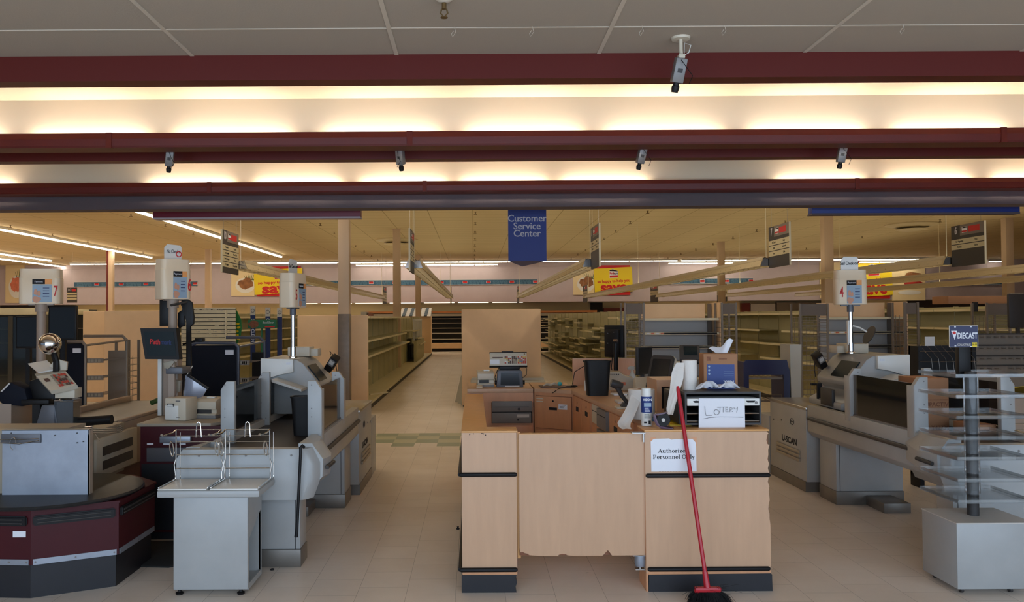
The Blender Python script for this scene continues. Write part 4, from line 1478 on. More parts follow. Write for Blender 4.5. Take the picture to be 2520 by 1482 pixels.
# ---------------------------------------------------------------- candy racks with navy side panels
def candy_rack(pxl, pxr, pxe, pyt, pyb, Y, lab, dark=False):
    a_, b_ = P(pxl, pyb, Y), P(pxr, pyt, Y)
    D = 0.62
    x0_, x1_, zt = a_.x, b_.x, b_.z
    xe = P(pxe, pyt, Y + D).x
    t = thing('candy_rack', lab, 'rack', ((x0_ + xe) / 2, Y + D / 2, 0), 'empty candy racks at the tills')
    q = MB(); q.box(x0_, x1_, Y, Y + 0.025, 0.15, zt, 0.01); sp_ = q.done('side_panel', 'navy_panel', t)
    q = MB(); q.box(x1_ - 0.12, x1_ - 0.03, Y - 0.003, Y, zt - 0.1, zt - 0.05); q.done('price_label', 'white_paper', sp_)
    q = MB(); q.tube([(x1_ + 0.015, Y + 0.01, 0), (x1_ + 0.015, Y + 0.01, zt - 0.02), (x1_ - 0.02, Y + 0.01, zt + 0.02), (x0_ + 0.06, Y + 0.01, zt + 0.03), (x0_, Y + 0.01, zt)], 0.018, 8)
    q.tube([(xe, Y + D, 0), (xe, Y + D, zt + 0.02), (xe - 0.05, Y + D, zt + 0.07), (x1_ - 0.3, Y + D, zt + 0.07)], 0.018, 8)
    q.tube([(x1_ + 0.015, Y + 0.01, zt - 0.02), (xe, Y + D, zt + 0.02)], 0.012, 8)
    q.done('frame', 'brown_rack' if dark else 'rack_frame', t)
    for k in range(6):
        z = 0.3 + k * (zt - 0.4) / 5.5
        q = MB()
        for j in range(9):
            y_ = Y + 0.05 + j * (D - 0.1) / 8
            q.box(x1_ + 0.01, xe, y_ - 0.002, y_ + 0.002, z + 0.0, z + 0.004)
        q.box(x1_ + 0.01, xe, Y + 0.02, Y + 0.026, z - 0.02, z + 0.03)
        q.done('wire_shelf', 'brown_rack', t, smooth=0)
        for j in range(4):
            q = MB(); x_ = x1_ + 0.04 + j * (xe - x1_ - 0.06) / 4; q.box(x_, x_ + 0.03, Y + 0.012, Y + 0.02, z - 0.01, z + 0.02); q.done('price_tag', 'beige_dark', t, smooth=0)
    q = MB()
    q.box(x1_, xe, Y + D - 0.02, Y + D, 0.15, zt - 0.1)
    q.done('perforated_back', 'black_plastic' if not dark else 'brown_rack', t, smooth=0)
    return t


candy_rack(468, 582, 650, 850, 970, 8.6, 'empty candy rack with a navy side panel behind the lane six screen')
candy_rack(146, 206, 312, 846, 975, 8.9, 'empty candy rack with a black side panel behind the chrome ball', dark=True)
t = wing_rack(286, 312, 838, 9.7, 'low brown wire magazine rack right of the black-panelled candy rack', hdr=False)

# blue open rack right of the lottery machine
a, b = P(1832, 1070, 9.3), P(1943, 886, 9.3)
t = thing('blue_rack', 'dark blue plastic display rack with wire shelves behind the lottery rack', 'rack', ((a.x + b.x) / 2, 9.5, 0))
zt = b.z
q = MB()
q.prism([(a.x, 0.0), (a.x + 0.06, 0.0), (a.x + 0.06, zt - 0.17), (b.x - 0.07, zt - 0.17), (b.x - 0.07, 0.0), (b.x, 0.0), (b.x, zt - 0.14), (b.x - 0.03, zt), (a.x + 0.03, zt), (a.x, zt - 0.03)], 'y', 9.3, 9.33); q.done('front_frame', 'navy_plastic', t)
q = MB(); q.box(a.x, a.x + 0.03, 9.33, 9.8, 0.05, zt - 0.02); q.box(b.x - 0.03, b.x, 9.33, 9.8, 0.05, zt - 0.1); q.done('side_panels', 'navy_plastic', t)
for k in range(4):
    z = 0.2 + k * 0.26
    q = MB()
    for j in range(9):
        x_ = a.x + 0.05 + j * (b.x - a.x - 0.1) / 8
        q.box(x_ - 0.004, x_ + 0.004, 9.34, 9.75, z, z + 0.006)
    q.box(a.x + 0.03, b.x - 0.03, 9.33, 9.345, z - 0.01, z + 0.012)
    q.done('wire_shelf', 'brown_rack', t, smooth=0)
    q = MB(); q.tube([(a.x + 0.07, 9.35, z + 0.02), (a.x + 0.07, 9.35, z + 0.07), (b.x - 0.08, 9.35, z + 0.07), (b.x - 0.08, 9.35, z + 0.02)], 0.003, 5); q.done('wire_guard', 'brown_rack', t, smooth=0)
# black bin-like box seen under the blue rack and the cream leaning panel
q = MB(); a, b = P(1950, 985, 9.3), P(1966, 848, 9.3)
q.hexa([(a.x - 0.0, 9.3, 0.0), (b.x - 0.0, 9.3, 0.0), (b.x - 0.0, 9.6, 0.0), (a.x - 0.0, 9.6, 0.0), (a.x - 0.02, 9.3, b.z), (b.x + 0.03, 9.3, b.z), (b.x + 0.03, 9.6, b.z), (a.x - 0.02, 9.6, b.z)])
q.done('cream_panel', 'cooler_white', label='tall narrow cream panel between the blue rack and the lane four scanner', cat='panel')
# black wire display behind the toy car sign
a, b = P(2268, 940, 7.9), P(2410, 852, 7.9)
t = thing('black_wire_display', 'black display rack with thin wire pockets left of the toy car sign post', 'rack', ((a.x + b.x) / 2, 8.1, 0))
q = MB(); q.box(a.x, b.x, 8.1, 8.13, 0.1, b.z); q.box(a.x, a.x + 0.04, 7.95, 8.13, 0, b.z); q.box(b.x - 0.04, b.x, 7.95, 8.13, 0, b.z); q.done('back_panel', 'black_plastic', t, smooth=0)
q = MB()
for j in range(7):
    x_ = a.x + 0.05 + j * 0.07
    q.tube([(x_, 8.08, b.z + 0.05), (x_ + 0.05, 7.9, b.z - 0.12), (x_ + 0.08, 7.92, b.z - 0.3)], 0.002, 4)
for j in range(3):
    q.tube([(a.x, 7.92, b.z - 0.1 * j - 0.05), (b.x, 7.92, b.z - 0.1 * j - 0.05)], 0.002, 4)
q.done('wire_pockets', 'steel', t, smooth=0)
q = MB(); p = P(2286, 840, 7.9); q.box(p.x - 0.05, p.x + 0.045, 7.88, 7.884, p.z - 0.045, p.z + 0.045); q.done('blank_card', 'shelf_gray', t, smooth=0)

# ================================================================ CUSTOMER SERVICE KIOSK
YK = 5.02
ZT = 1.0
rk = random.Random(21)


def ragged(x0, x1, z, amp, n, rr, up=True):
    return [(x0 + (x1 - x0) * i / n, z + (rr.random() * amp)) for i in range(n + 1)]


def rail(q, x0, x1, y, z, r=0.014):
    """half-round rubber bumper along x with rounded ends"""
    q.tube([(x0 - 0.004, y, z), (x0 + 0.006, y, z), (x1 - 0.006, y, z), (x1 + 0.004, y, z)], [r * 0.5, r, r, r * 0.5], 10)


# left pier: front post with a long low wall running back
a, b = P(1138, 1455, YK), P(1273, 1065, YK)
Lx0, Lx1, Lz = a.x, b.x, b.z
t = thing('counter_pier', 'narrow maple counter pier left of the service gate, with two black bumper rails', 'counter', ((Lx0 + Lx1) / 2, YK + 0.1, 0))
q = MB(); q.box(Lx0 + 0.004, Lx1 - 0.004, YK + 0.004, YK + 0.17, 0.11, Lz - 0.004); q.box(Lx0 + 0.004, Lx0 + 0.155, YK + 0.15, 7.45, 0.1, Lz - 0.004); q.done('core', 'chipboard', t, smooth=0)
q = MB()
q.box(Lx0, Lx1 - 0.006, YK, YK + 0.004, 0.135, Lz)
q.box(Lx0, Lx0 + 0.004, YK + 0.004, 7.45, 0.11, Lz)
q.box(Lx0 + 0.155, Lx0 + 0.159, YK + 0.17, 7.45, 0.1, Lz)
q.done('laminate_face', 'maple', t, smooth=0)
q = MB()
q.prism([(Lx0 + 0.002, 0.107)] + [(Lx1 - 0.006, 0.107)] + ragged(Lx1 - 0.006, Lx0 + 0.002, 0.128, 0.012, 16, rk), 'y', YK + 0.001, YK + 0.005)
q.done('scuffed_strip', 'maple_dark', t, smooth=0)
q = MB(); q.box(Lx0 - 0.002, Lx0 + 0.16, YK - 0.002, 7.45, Lz, Lz + 0.012, 0.003); q.done('cap', 'maple_orange', t)
q = MB(); q.box(Lx0 + 0.155, Lx1 + 0.002, YK - 0.002, YK + 0.18, Lz, Lz + 0.012, 0.003); q.done('post_cap', 'maple_orange', t)
q = MB(); q.prism([(Lx0 - 0.004, 0.0), (Lx1 - 0.012, 0.0), (Lx1 - 0.02, 0.03), (Lx1 - 0.008, 0.06), (Lx1 - 0.018, 0.09), (Lx1 - 0.01, 0.108), (Lx0 - 0.004, 0.108)], 'y', YK - 0.004, YK + 0.16)
q.box(Lx0 - 0.004, Lx0 + 0.16, YK + 0.16, 7.45, 0, 0.108)
q.done('plinth', 'black_plinth', t, smooth=0)
for z in (P(1200, 1168, YK).z, P(1200, 1402, YK).z):
    q = MB(); rail(q, Lx0 - 0.012, Lx1 - 0.008, YK - 0.008, z)
    q.tube([(Lx0 - 0.012, YK - 0.002, z), (Lx0 - 0.012, 7.4, z)], 0.013, 10)
    q.done('bumper_rail', 'rubber', t)
q = MB()
for px, py in ((1156, 1070), (1165, 1068), (1186, 1067), (1190, 1068), (1195, 1071)):
    p = P(px, py, YK); q.cyl((p.x, YK + 0.001, p.z), (p.x, YK - 0.0006, p.z), 0.0035, seg=8)
q.done('screw_holes', 'ink_black', t)
q = MB(); q.box(Lx1 - 0.002, Lx1 + 0.018, YK + 0.03, YK + 0.05, 0.20, Lz - 0.002); q.done('gate_stop', 'maple_orange', t)

# right pier with the swing gate
a, b = P(1591, 1455, YK), P(1893, 1065, YK)
Rx0, Rx1, Rz = a.x, b.x, a.z + 0.996
Rz = Lz
t = thing('counter_pier', 'wide maple counter front right of the gate, with a paper notice and black bumper rails', 'counter', ((Rx0 + Rx1) / 2, YK + 0.1, 0))
q = MB(); q.box(Rx0 + 0.004, Rx1 - 0.008, YK + 0.005, YK + 0.2, 0.11, Rz - 0.004); q.done('core', 'chipboard', t, smooth=0)
# laminate with chipped right edge
edge = [(Rx1, 0.112), (Rx1, 0.4)]
for k in range(17):
    z = 0.42 + k * 0.028
    edge.append((Rx1 - 0.002 - rk.random() * (0.012 if 0.5 < z < 0.9 else 0.004), z))
edge += [(Rx1, 0.90), (Rx1 - 0.012, 0.905), (Rx1 - 0.018, 0.93), (Rx1 - 0.012, 0.965), (Rx1 - 0.004, 0.97), (Rx1 - 0.016, Rz - 0.001)]
q = MB(); q.prism([(Rx0, 0.112)] + edge + [(Rx0, Rz)], 'y', YK, YK + 0.005); q.done('laminate_face', 'maple', t, smooth=0)
q = MB(); q.box(Rx0 - 0.001, Rx0 + 0.004, YK + 0.004, YK + 0.2, 0.0, Rz); q.box(Rx0, Rx0 + 0.012, YK + 0.001, YK + 0.004, 0.0, 0.115); q.done('laminate_side', 'maple_dark', t, smooth=0)
q = MB(); q.prism([(Rx0 + 0.014, 0.10), (Rx1 - 0.004, 0.10)] + ragged(Rx1 - 0.004, Rx0 + 0.014, 0.125, 0.008, 24, rk), 'y', YK - 0.001, YK + 0.004); q.done('scuffed_strip', 'maple_dark', t, smooth=0)
q = MB(); q.box(Rx0 - 0.004, Rx1 + 0.0, YK - 0.003, YK + 0.22, Rz, Rz + 0.012, 0.003); q.done('cap', 'maple_orange', t)
q = MB(); q.prism([(Rx0 + 0.012, 0.0), (Rx1 + 0.006, 0.0), (Rx1 + 0.004, 0.10), (Rx1 - 0.002, 0.108), (Rx0 + 0.016, 0.104)], 'y', YK - 0.005, YK + 0.18); q.done('plinth', 'black_plinth', t, smooth=0)
z = P(1700, 1170, YK).z
q = MB(); rail(q, Rx0 + 0.006, Rx1 - 0.004, YK - 0.008, z); q.done('bumper_rail', 'rubber', t)
z = P(1700, 1400, YK).z
q = MB(); rail(q, Rx0 + 0.012, Rx1 - 0.012, YK - 0.008, z); q.done('bumper_rail', 'rubber', t)
# gate
a, b = P(1279, 1369, 5.035), P(1588, 1068, 5.035)
gx0, gx1, gz0, gz1 = a.x, b.x, a.z, b.z
q = MB(); q.box(gx0, gx1, 5.045, 5.075, gz0 + 0.002, gz1); gate = q.done('gate', 'chipboard', t, smooth=0)
bot = []
px2x = lambda px: P(px, 1369, 5.035).x
prof = [(1281, 9), (1286, 10), (1292, 7), (1298, 6), (1303, 2), (1330, 0), (1373, 0), (1376, 3), (1384, 5), (1392, 4), (1397, 1), (1412, 0), (1483, 0), (1488, 5), (1496, 13), (1502, 6), (1506, 0), (1588, 0)]
for px, up in prof:
    bot.append((px2x(px), gz0 + up / 395))
q = MB(); q.prism([(gx0, gz0 + 0.045)] + bot + [(gx1, gz1), (gx0, gz1)], 'y', 5.035, 5.047); q.done('laminate_face', 'maple', gate, smooth=0)
q = MB(); q.box(gx0, gx1, 5.034, 5.076, gz1, gz1 + 0.006); q.done('top_edge', 'maple_orange', gate, smooth=0)
q = MB(); a2, b2 = P(1556, 1070, 5.0), P(1589, 1062, 5.0)
q.box(a2.x, Rx0 + 0.0, 5.0, 5.06, gz1 + 0.006, gz1 + 0.012); q.box(Rx0 - 0.012, Rx0 - 0.004, 5.02, 5.03, gz1 - 0.05, gz1 + 0.012)
q.done('top_bracket', 'steel', gate, smooth=0)
q = MB(); p = P(1575, 1384, 5.06); q.lathe(p.x, 5.06, [(0.001, p.z - 0.022), (0.03, p.z - 0.022), (0.034, p.z + 0.0), (0.034, gz0), (0.001, gz0)], 20)
q.box(p.x - 0.05, p.x + 0.034, 5.03, 5.09, gz0 - 0.004, gz0)
q.done('hinge_pot', 'galvanised', gate)
q = MB(); q.cyl((p.x, 5.06, p.z - 0.045), (p.x, 5.06, p.z - 0.02), 0.012, seg=12); q.box(p.x - 0.03, Rx0 + 0.002, 5.045, 5.075, p.z - 0.045, p.z - 0.038); q.box(Rx0 - 0.006, Rx0 - 0.001, 5.04, 5.08, p.z - 0.05, p.z + 0.02)
q.done('hinge_pin', 'steel', gate)

# notice on the pier
a, b = P(1602, 1161, YK), P(1713, 1078, YK)
q = MB()
x0_, x1_, z0_, z1_ = a.x, b.x, a.z, b.z
q.prism([(x0_ + 0.002, z0_), (x1_, z0_), (x1_ - 0.002, z1_ - 0.03), (x1_ - 0.022, z1_ - 0.008), (x0_ + 0.15, z1_ - 0.006), (x0_ + 0.13, z1_ - 0.01), (x0_ + 0.115, z1_ - 0.002), (x0_ + 0.02, z1_ - 0.004), (x0_, z1_ - 0.02)], 'y', YK - 0.0022, YK - 0.0008)
t2 = thing('paper_notice', 'white paper notice reading Authorized Personnel Only taped to the counter front', 'notice', ((x0_ + x1_) / 2, YK, z0_))
q.done('sheet', 'white_paper', t2, smooth=0)
p = P(1657, 1110, YK)
def serif_text(s_, em, cx_, Y_, z_, par, m_='ink_black', sx_=1.0):
    """book-style bold lettering with serifs and thick and thin strokes, built letter by letter"""
    TK, TN = 0.125, 0.045

    def glyph(ch):
        o_ = []

        def rc(x0, y0, x1, y1): o_.append([(x0, y0), (x1, y0), (x1, y1), (x0, y1)])
        def st(x, y0, y1): rc(x, y0, x + TK, y1)
        def sf(x, y, w2=0.12): rc(x + TK / 2 - w2, y, x + TK / 2 + w2, y + 0.04)
        def ring(cx, cy, rx, ry, a0=0, a1=360):
            n_ = max(4, int((a1 - a0) / 20))
            for k in range(n_):
                A0, A1 = R(a0 + (a1 - a0) * k / n_), R(a0 + (a1 - a0) * (k + 1) / n_)
                o_.append([(cx + rx * math.cos(A0), cy + ry * math.sin(A0)), (cx + rx * math.cos(A1), cy + ry * math.sin(A1)),
                           (cx + (rx - TK) * math.cos(A1), cy + (ry - TN) * math.sin(A1)), (cx + (rx - TK) * math.cos(A0), cy + (ry - TN) * math.sin(A0))])
        adv = 0.3
        if ch == 'A':
            o_.append([(0.07, 0), (0.12, 0), (0.36, 0.6), (0.33, 0.66)]); o_.append([(0.30, 0.66), (0.39, 0.66), (0.68, 0), (0.53, 0)])
            rc(0.19, 0.19, 0.5, 0.235); sf(0.03, 0, 0.1); sf(0.55, 0, 0.14); adv = 0.73
        elif ch == 'u':
            st(0.07, 0.05, 0.45); st(0.36, 0, 0.45); rc(0.1, 0, 0.38, 0.055); rc(0.0, 0.41, 0.1, 0.45); rc(0.3, 0.41, 0.4, 0.45); sf(0.40, 0, 0.09); adv = 0.56
        elif ch == 't':
            st(0.1, 0.03, 0.58); rc(0.01, 0.41, 0.34, 0.45); rc(0.12, 0, 0.33, 0.05); adv = 0.35
        elif ch in 'hn':
            st(0.07, 0, 0.68 if ch == 'h' else 0.45); rc(0.0, (0.64 if ch == 'h' else 0.41), 0.1, (0.68 if ch == 'h' else 0.45)); rc(0.18, 0.39, 0.42, 0.455); st(0.36, 0, 0.41); sf(0.07, 0, 0.11); sf(0.36, 0, 0.11); adv = 0.57
        elif ch == 'o':
            ring(0.25, 0.225, 0.23, 0.24); adv = 0.51
        elif ch == 'r':
            st(0.07, 0, 0.45); rc(0.0, 0.41, 0.1, 0.45); ring(0.29, 0.35, 0.13, 0.11, 20, 175); sf(0.07, 0, 0.12); adv = 0.43
        elif ch == 'i':
            st(0.07, 0, 0.45); rc(0.0, 0.41, 0.1, 0.45); ring(0.135, 0.60, 0.075, 0.075); rc(0.1, 0.57, 0.17, 0.63); sf(0.07, 0, 0.11); adv = 0.29
        elif ch == 'z':
            rc(0.03, 0.40, 0.40, 0.45); rc(0.03, 0, 0.42, 0.05); o_.append([(0.03, 0.03), (0.19, 0.03), (0.40, 0.42), (0.24, 0.42)]); rc(0.03, 0.32, 0.07, 0.45); rc(0.38, 0, 0.42, 0.13); adv = 0.46
        elif ch == 'e':
            ring(0.24, 0.225, 0.22, 0.24, 0, 320); rc(0.1, 0.22, 0.45, 0.26); adv = 0.48
        elif ch == 'd':
            ring(0.24, 0.225, 0.22, 0.24); st(0.34, 0, 0.68); rc(0.26, 0.64, 0.36, 0.68); sf(0.38, 0, 0.09); adv = 0.56
        elif ch == 'P':
            st(0.09, 0, 0.66); rc(0.0, 0.62, 0.34, 0.66); rc(0.18, 0.28, 0.34, 0.325); ring(0.32, 0.47, 0.24, 0.19, -90, 90); sf(0.09, 0, 0.15); adv = 0.61
        elif ch == 's':
            ring(0.2, 0.335, 0.17, 0.125, 40, 270); ring(0.2, 0.125, 0.17, 0.135, -130, 90); adv = 0.41
        elif ch == 'l':
            st(0.07, 0, 0.68); rc(0.0, 0.64, 0.1, 0.68); sf(0.07, 0, 0.11); adv = 0.28
        elif ch == 'O':
            ring(0.37, 0.33, 0.34, 0.35); adv = 0.75
        elif ch == 'y':
            o_.append([(0.03, 0.45), (0.18, 0.45), (0.31, 0.06), (0.22, 0.0)]); o_.append([(0.40, 0.45), (0.445, 0.45), (0.20, -0.19), (0.14, -0.19)])
            rc(-0.01, 0.41, 0.22, 0.45); rc(0.34, 0.41, 0.5, 0.45); rc(0.05, -0.19, 0.17, -0.13); adv = 0.49
        return o_, adv
    tot = sum((0.25 if c_ == ' ' else glyph(c_)[1]) for c_ in s_) * em * sx_
    q = MB()
    x_ = cx_ - tot / 2
    for c_ in s_:
        if c_ == ' ':
            x_ += 0.25 * em * sx_
            continue
        gs, ad = glyph(c_)
        for k_, g_ in enumerate(gs):
            q.prism([(x_ + a_ * em * sx_, z_ + (b_ - 0.3) * em) for a_, b_ in g_], 'y', Y_ - 0.0005 - 0.00001 * (k_ % 7), Y_)
        x_ += ad * em * sx_
    return q.done('lettering', m_, par, smooth=0)


serif_text('Authorized', 0.039, p.x, YK - 0.0023, p.z, t2)
p = P(1657, 1125, YK)
serif_text('Personnel Only', 0.039, p.x + 0.003, YK - 0.0023, p.z, t2)
q = MB()
for k in range(9):
    x_ = x0_ + 0.05 + k * 0.017; q.box(x_, x_ + 0.01, YK - 0.0026, YK - 0.002, z0_ + 0.001, z0_ + 0.003)
q.done('cut_off_text', 'ink_black', t2, smooth=0)
q = MB(); q.prism([(x0_ - 0.003, z1_ + 0.004), (x0_ + 0.035, z1_ + 0.006), (x0_ + 0.03, z1_ - 0.004), (x0_ + 0.01, z1_ - 0.02), (x0_ - 0.003, z1_ - 0.03)], 'y', YK - 0.0006, YK - 0.0001)
q.done('torn_tape', 'maple_dark', t2, smooth=0)
q = MB()
q.prism([(x1_ - 0.05, z1_ + 0.006), (x1_ + 0.004, z1_ + 0.006), (x1_ + 0.004, z1_ - 0.05), (x1_ - 0.004, z1_ - 0.05), (x1_ - 0.004, z1_ - 0.02), (x1_ - 0.02, z1_ - 0.002)], 'y', YK - 0.0006, YK - 0.0001)
q.done('torn_tape', 'maple_dark', t2, smooth=0)

# right run of cabinets between the pier and the rear desk
CB, CF = Vector((0.955, 7.75, 0)), Vector((1.165, 5.23, 0))
dv = (CF - CB).normalized()
nv = Vector((dv.y, -dv.x, 0))       # points into the kiosk (towards -X)
if nv.x > 0: nv = -nv
t = thing('counter_run', 'maple cabinet run along the right side inside the kiosk', 'counter', (1.5, 6.4, 0))
q = MB(); q.prism([(CF.x, CF.y), (Rx1 - 0.01, CF.y), (Rx1 - 0.01, 8.3), (1.0, 8.3), (CB.x, CB.y)], 'z', 0.1, ZT - 0.03); body = q.done('cabinet_body', 'maple_dark', t, smooth=0)
q = MB(); q.prism([(CF.x - 0.015, CF.y), (Rx1 - 0.01, CF.y), (Rx1 - 0.01, 8.3), (1.0, 8.3), (CB.x - 0.02, CB.y)], 'z', ZT - 0.03, ZT); q.done('worktop', 'maple', t, smooth=0)
q = MB(); q.prism([(CF.x + 0.03, CF.y), (Rx1 - 0.03, CF.y), (Rx1 - 0.03, 8.28), (1.03, 8.28), (CB.x + 0.04, CB.y)], 'z', 0.0, 0.1); q.done('plinth', 'black_plinth', t, smooth=0)


def fpan(s0, s1, z0, z1, off, m_, nm, par, th=0.012):
    """panel on the slanted inner face"""
    pts = []
    for z in (z0, z1):
        for s_, o_ in ((s0, off), (s1, off), (s1, off + th), (s0, off + th)):
            v = CB + dv * s_ + nv * o_
            pts.append((v.x, v.y, z))
    q = MB(); q.hexa(pts)
    return q.done(nm, m_, par, smooth=0)


for s0, s1, z0, z1 in ((0.04, 0.40, 0.32, 0.955), (0.42, 0.76, 0.14, 0.955), (1.42, 1.74, 0.14, 0.955), (1.76, 2.1, 0.14, 0.955)):
    d = fpan(s0, s1, z0, z1, 0.0, 'maple_dark', 'door', t)
    fpan(s0 + 0.14, s0 + 0.24, z1 - 0.13, z1 - 0.09, 0.012, 'ink_black', 'finger_pull', d, 0.002)
    v = CB + dv * (s0 + 0.2) + nv * 0.012
    q = MB(); q.cyl((v.x, v.y, z1 - 0.05), tuple(v + nv * 0.006 + Vector((0, 0, z1 - 0.05))), 0.009, seg=10); q.done('lock', 'chrome', d)
fpan(0.79, 1.04, 0.80, 0.955, 0.0, 'beige_plastic', 'white_niche', t, 0.006)
fpan(0.80, 1.0, 0.90, 0.905, 0.006, 'ink_black', 'slot', t, 0.002)
fpan(1.07, 1.38, 0.80, 0.95, 0.0, 'gray_plastic', 'cash_drawer', t, 0.03)
fpan(1.10, 1.35, 0.90, 0.905, 0.03, 'ink_black', 'slot', t, 0.002)
fpan(1.07, 1.38, 0.62, 0.78, 0.0, 'gray_plastic', 'cash_drawer', t, 0.03)
fpan(0.06, 0.3, 0.14, 0.3, 0.0, 'shelf_gray', 'socket_panel', t, 0.006)
q = MB(); q.tube([(Rx1 + 0.006, YK + 0.24, 0.142), (Rx1 + 0.006, 8.2, 0.142)], 0.014, 10); q.done('bumper_rail', 'rubber', t)
# rear upstand panel
a, b = P(1410, 956, 8.3), P(1562, 883, 8.3)
tp = thing('privacy_panel', 'plain maple upstand panel behind the black waste bin', 'panel', ((a.x + b.x) / 2, 8.33, 0))
q = MB(); q.box(a.x, b.x, 8.305, 8.335, 0.0, b.z); q.done('board', 'maple_dark', tp, smooth=0)
q = MB(); q.box(a.x, b.x, 8.304, 8.336, b.z, b.z + 0.006); q.done('panel_edge', 'maple', tp, smooth=0)
# raised maple pigeonhole
a, b = P(1617, 1024, 5.95), P(1700, 935, 5.95)
c = thing('pigeonhole_box', 'open maple pigeonhole box on the worktop behind the big paper roll', 'box', ((a.x + b.x) / 2, 6.1, ZT))
q = MB()
q.box(a.x, b.x, 5.95, 6.3, b.z - 0.05, b.z); q.box(a.x + 0.035, b.x - 0.03, 5.952, 6.28, ZT, ZT + 0.02); q.box(a.x + 0.001, a.x + 0.035, 5.951, 6.28, ZT, b.z - 0.05); q.box(b.x - 0.03, b.x - 0.001, 5.951, 6.28, ZT, b.z - 0.05); q.box(a.x + 0.002, b.x - 0.002, 6.28, 6.299, ZT, b.z - 0.05)
q.done('carcass', 'maple', c, smooth=0)
q = MB(); q.box(a.x + 0.04, b.x - 0.035, 6.0, 6.27, ZT + 0.021, b.z - 0.06); q.done('dark_interior', 'black_plastic', c, smooth=0)  # black block fills the open box as its dark interior

# rear desk facing the camera
YD = 7.97
a, b = P(1190, 1065, YD), P(1312, 957, YD)
t = thing('service_desk', 'maple service desk at the back of the kiosk holding the cash drawers', 'counter', ((a.x + b.x) / 2, 8.3, 0))
dx0, dx1 = a.x, b.x
q = MB(); q.box(dx0, dx1, YD + 0.005, 8.7, 0.1, ZT - 0.04); q.box(P(1150, 960, 8).x, dx0, 8.0, 8.7, 0.1, ZT - 0.04); q.done('carcass', 'maple_dark', t, smooth=0)
q = MB(); q.box(P(1150, 960, 8).x, dx1, YD - 0.01, 8.72, ZT - 0.04, ZT, 0.004); q.done('worktop', 'maple', t)
q = MB(); q.box(dx0, dx1, YD - 0.004, YD + 0.005, ZT - 0.135, ZT - 0.04); q.done('front_rail', 'maple_dark', t, smooth=0)
a, b = P(1211, 1041, YD), P(1309, 987, YD)
q = MB(); q.box(a.x - 0.005, b.x + 0.005, YD - 0.001, YD + 0.006, a.z - 0.004, b.z + 0.003); q.done('drawer_bay', 'ink_black', t, smooth=0)
zm = (a.z + b.z) / 2
for z0_, z1_, nm in ((zm + 0.004, b.z, 0), (a.z, zm - 0.004, 1)):
    q = MB(); q.box(a.x, b.x - 0.01 * nm, YD - 0.02, YD + 0.0, z0_, z1_, 0.002); dr = q.done('cash_drawer', 'gray_plastic', t)
    if nm == 0:
        q = MB(); q.box(a.x + 0.03, b.x - 0.03, YD - 0.022, YD - 0.02, zm + 0.048, zm + 0.052); q.done('slot', 'ink_black', dr, smooth=0)
        q = MB(); q.cyl((b.x - 0.13, YD - 0.02, zm + 0.03), (b.x - 0.13, YD - 0.03, zm + 0.03), 0.013, seg=14); q.done('lock', 'dark_gray_plastic', dr)
    else:
        q = MB(); q.box(b.x - 0.15, b.x - 0.03, YD - 0.024, YD - 0.02, z0_ + 0.055, z0_ + 0.085); q.done('label_window', 'shelf_gray', dr, smooth=0)
        q = MB(); q.cyl((b.x - 0.14, YD - 0.02, z0_ + 0.03), (b.x - 0.14, YD - 0.025, z0_ + 0.03), 0.008, seg=10); q.done('lock', 'ink_black', dr)
a, b = P(1211, 1100, YD), P(1309, 1046, YD)
q = MB(); q.box(a.x, b.x, YD - 0.012, YD + 0.005, a.z, b.z, 0.002); dr = q.done('drawer', 'maple_dark', t)
q = MB(); p = P(1260, 1054, YD); q.cyl((p.x, YD - 0.012, p.z), (p.x, YD - 0.026, p.z), 0.01, seg=12); q.done('knob', 'chrome', dr)
# corner cabinet with door
A, B = Vector((dx1 + 0.012, YD, 0)), Vector((CB.x, CB.y, 0))
dd = (B - A).normalized(); nn = Vector((-dd.y, dd.x, 0))
if nn.y > 0: nn = -nn
LL = (B - A).length
t = thing('corner_cabinet', 'maple corner cabinet with a black finger pull and a taped note', 'cabinet', ((A.x + B.x) / 2, 8.2, 0))
q = MB(); q.prism([(A.x, A.y), (B.x, B.y), (1.0, 8.3), (1.0, 8.7), (A.x, 8.7)], 'z', 0.1, ZT - 0.035); q.done('carcass', 'maple_dark', t, smooth=0)
q = MB(); q.prism([(A.x, A.y - 0.01), (B.x - 0.01, B.y - 0.005), (0.985, 8.3), (0.985, 8.72), (A.x, 8.72)], 'z', ZT - 0.035, ZT); q.done('worktop', 'maple', t, smooth=0)


def cpan(u0, u1, z0, z1, off, th, m_, nm, par):
    pts = []
    for z in (z0, z1):
        for u, o_ in ((u0, off), (u1, off), (u1, off + th), (u0, off + th)):
            v = A + dd * (u * LL) + nn * o_
            pts.append((v.x, v.y, z))
    q = MB(); q.hexa(pts)
    return q.done(nm, m_, par, smooth=0)


dr = cpan(0.05, 0.96, 0.62, 0.93, 0.0, 0.014, 'maple_dark', 'door', t)
cpan(0.04, 0.97, 0.615, 0.935, -0.001, 0.003, 'chipboard', 'door_gap', t)
cpan(0.40, 0.60, 0.80, 0.825, 0.014, 0.004, 'ink_black', 'finger_pull', dr)
cpan(0.64, 0.86, 0.81, 0.86, 0.014, 0.001, 'white_paper', 'taped_note', dr)
for k in range(3):
    cpan(0.67, 0.83 - 0.03 * k, 0.85 - 0.012 * k, 0.853 - 0.012 * k, 0.015, 0.0006, 'ink_black', 'handwriting', dr)
cpan(0.07, 0.24, 0.90, 0.912, 0.014, 0.001, 'beige_plastic', 'label', dr)
cpan(0.07, 0.24, 0.872, 0.884, 0.014, 0.001, 'beige_plastic', 'label', dr)
cpan(0.05, 0.96, 0.14, 0.6, 0.0, 0.012, 'maple_dark', 'drawer', t)
v = A + dd * (0.5 * LL) + nn * 0.014
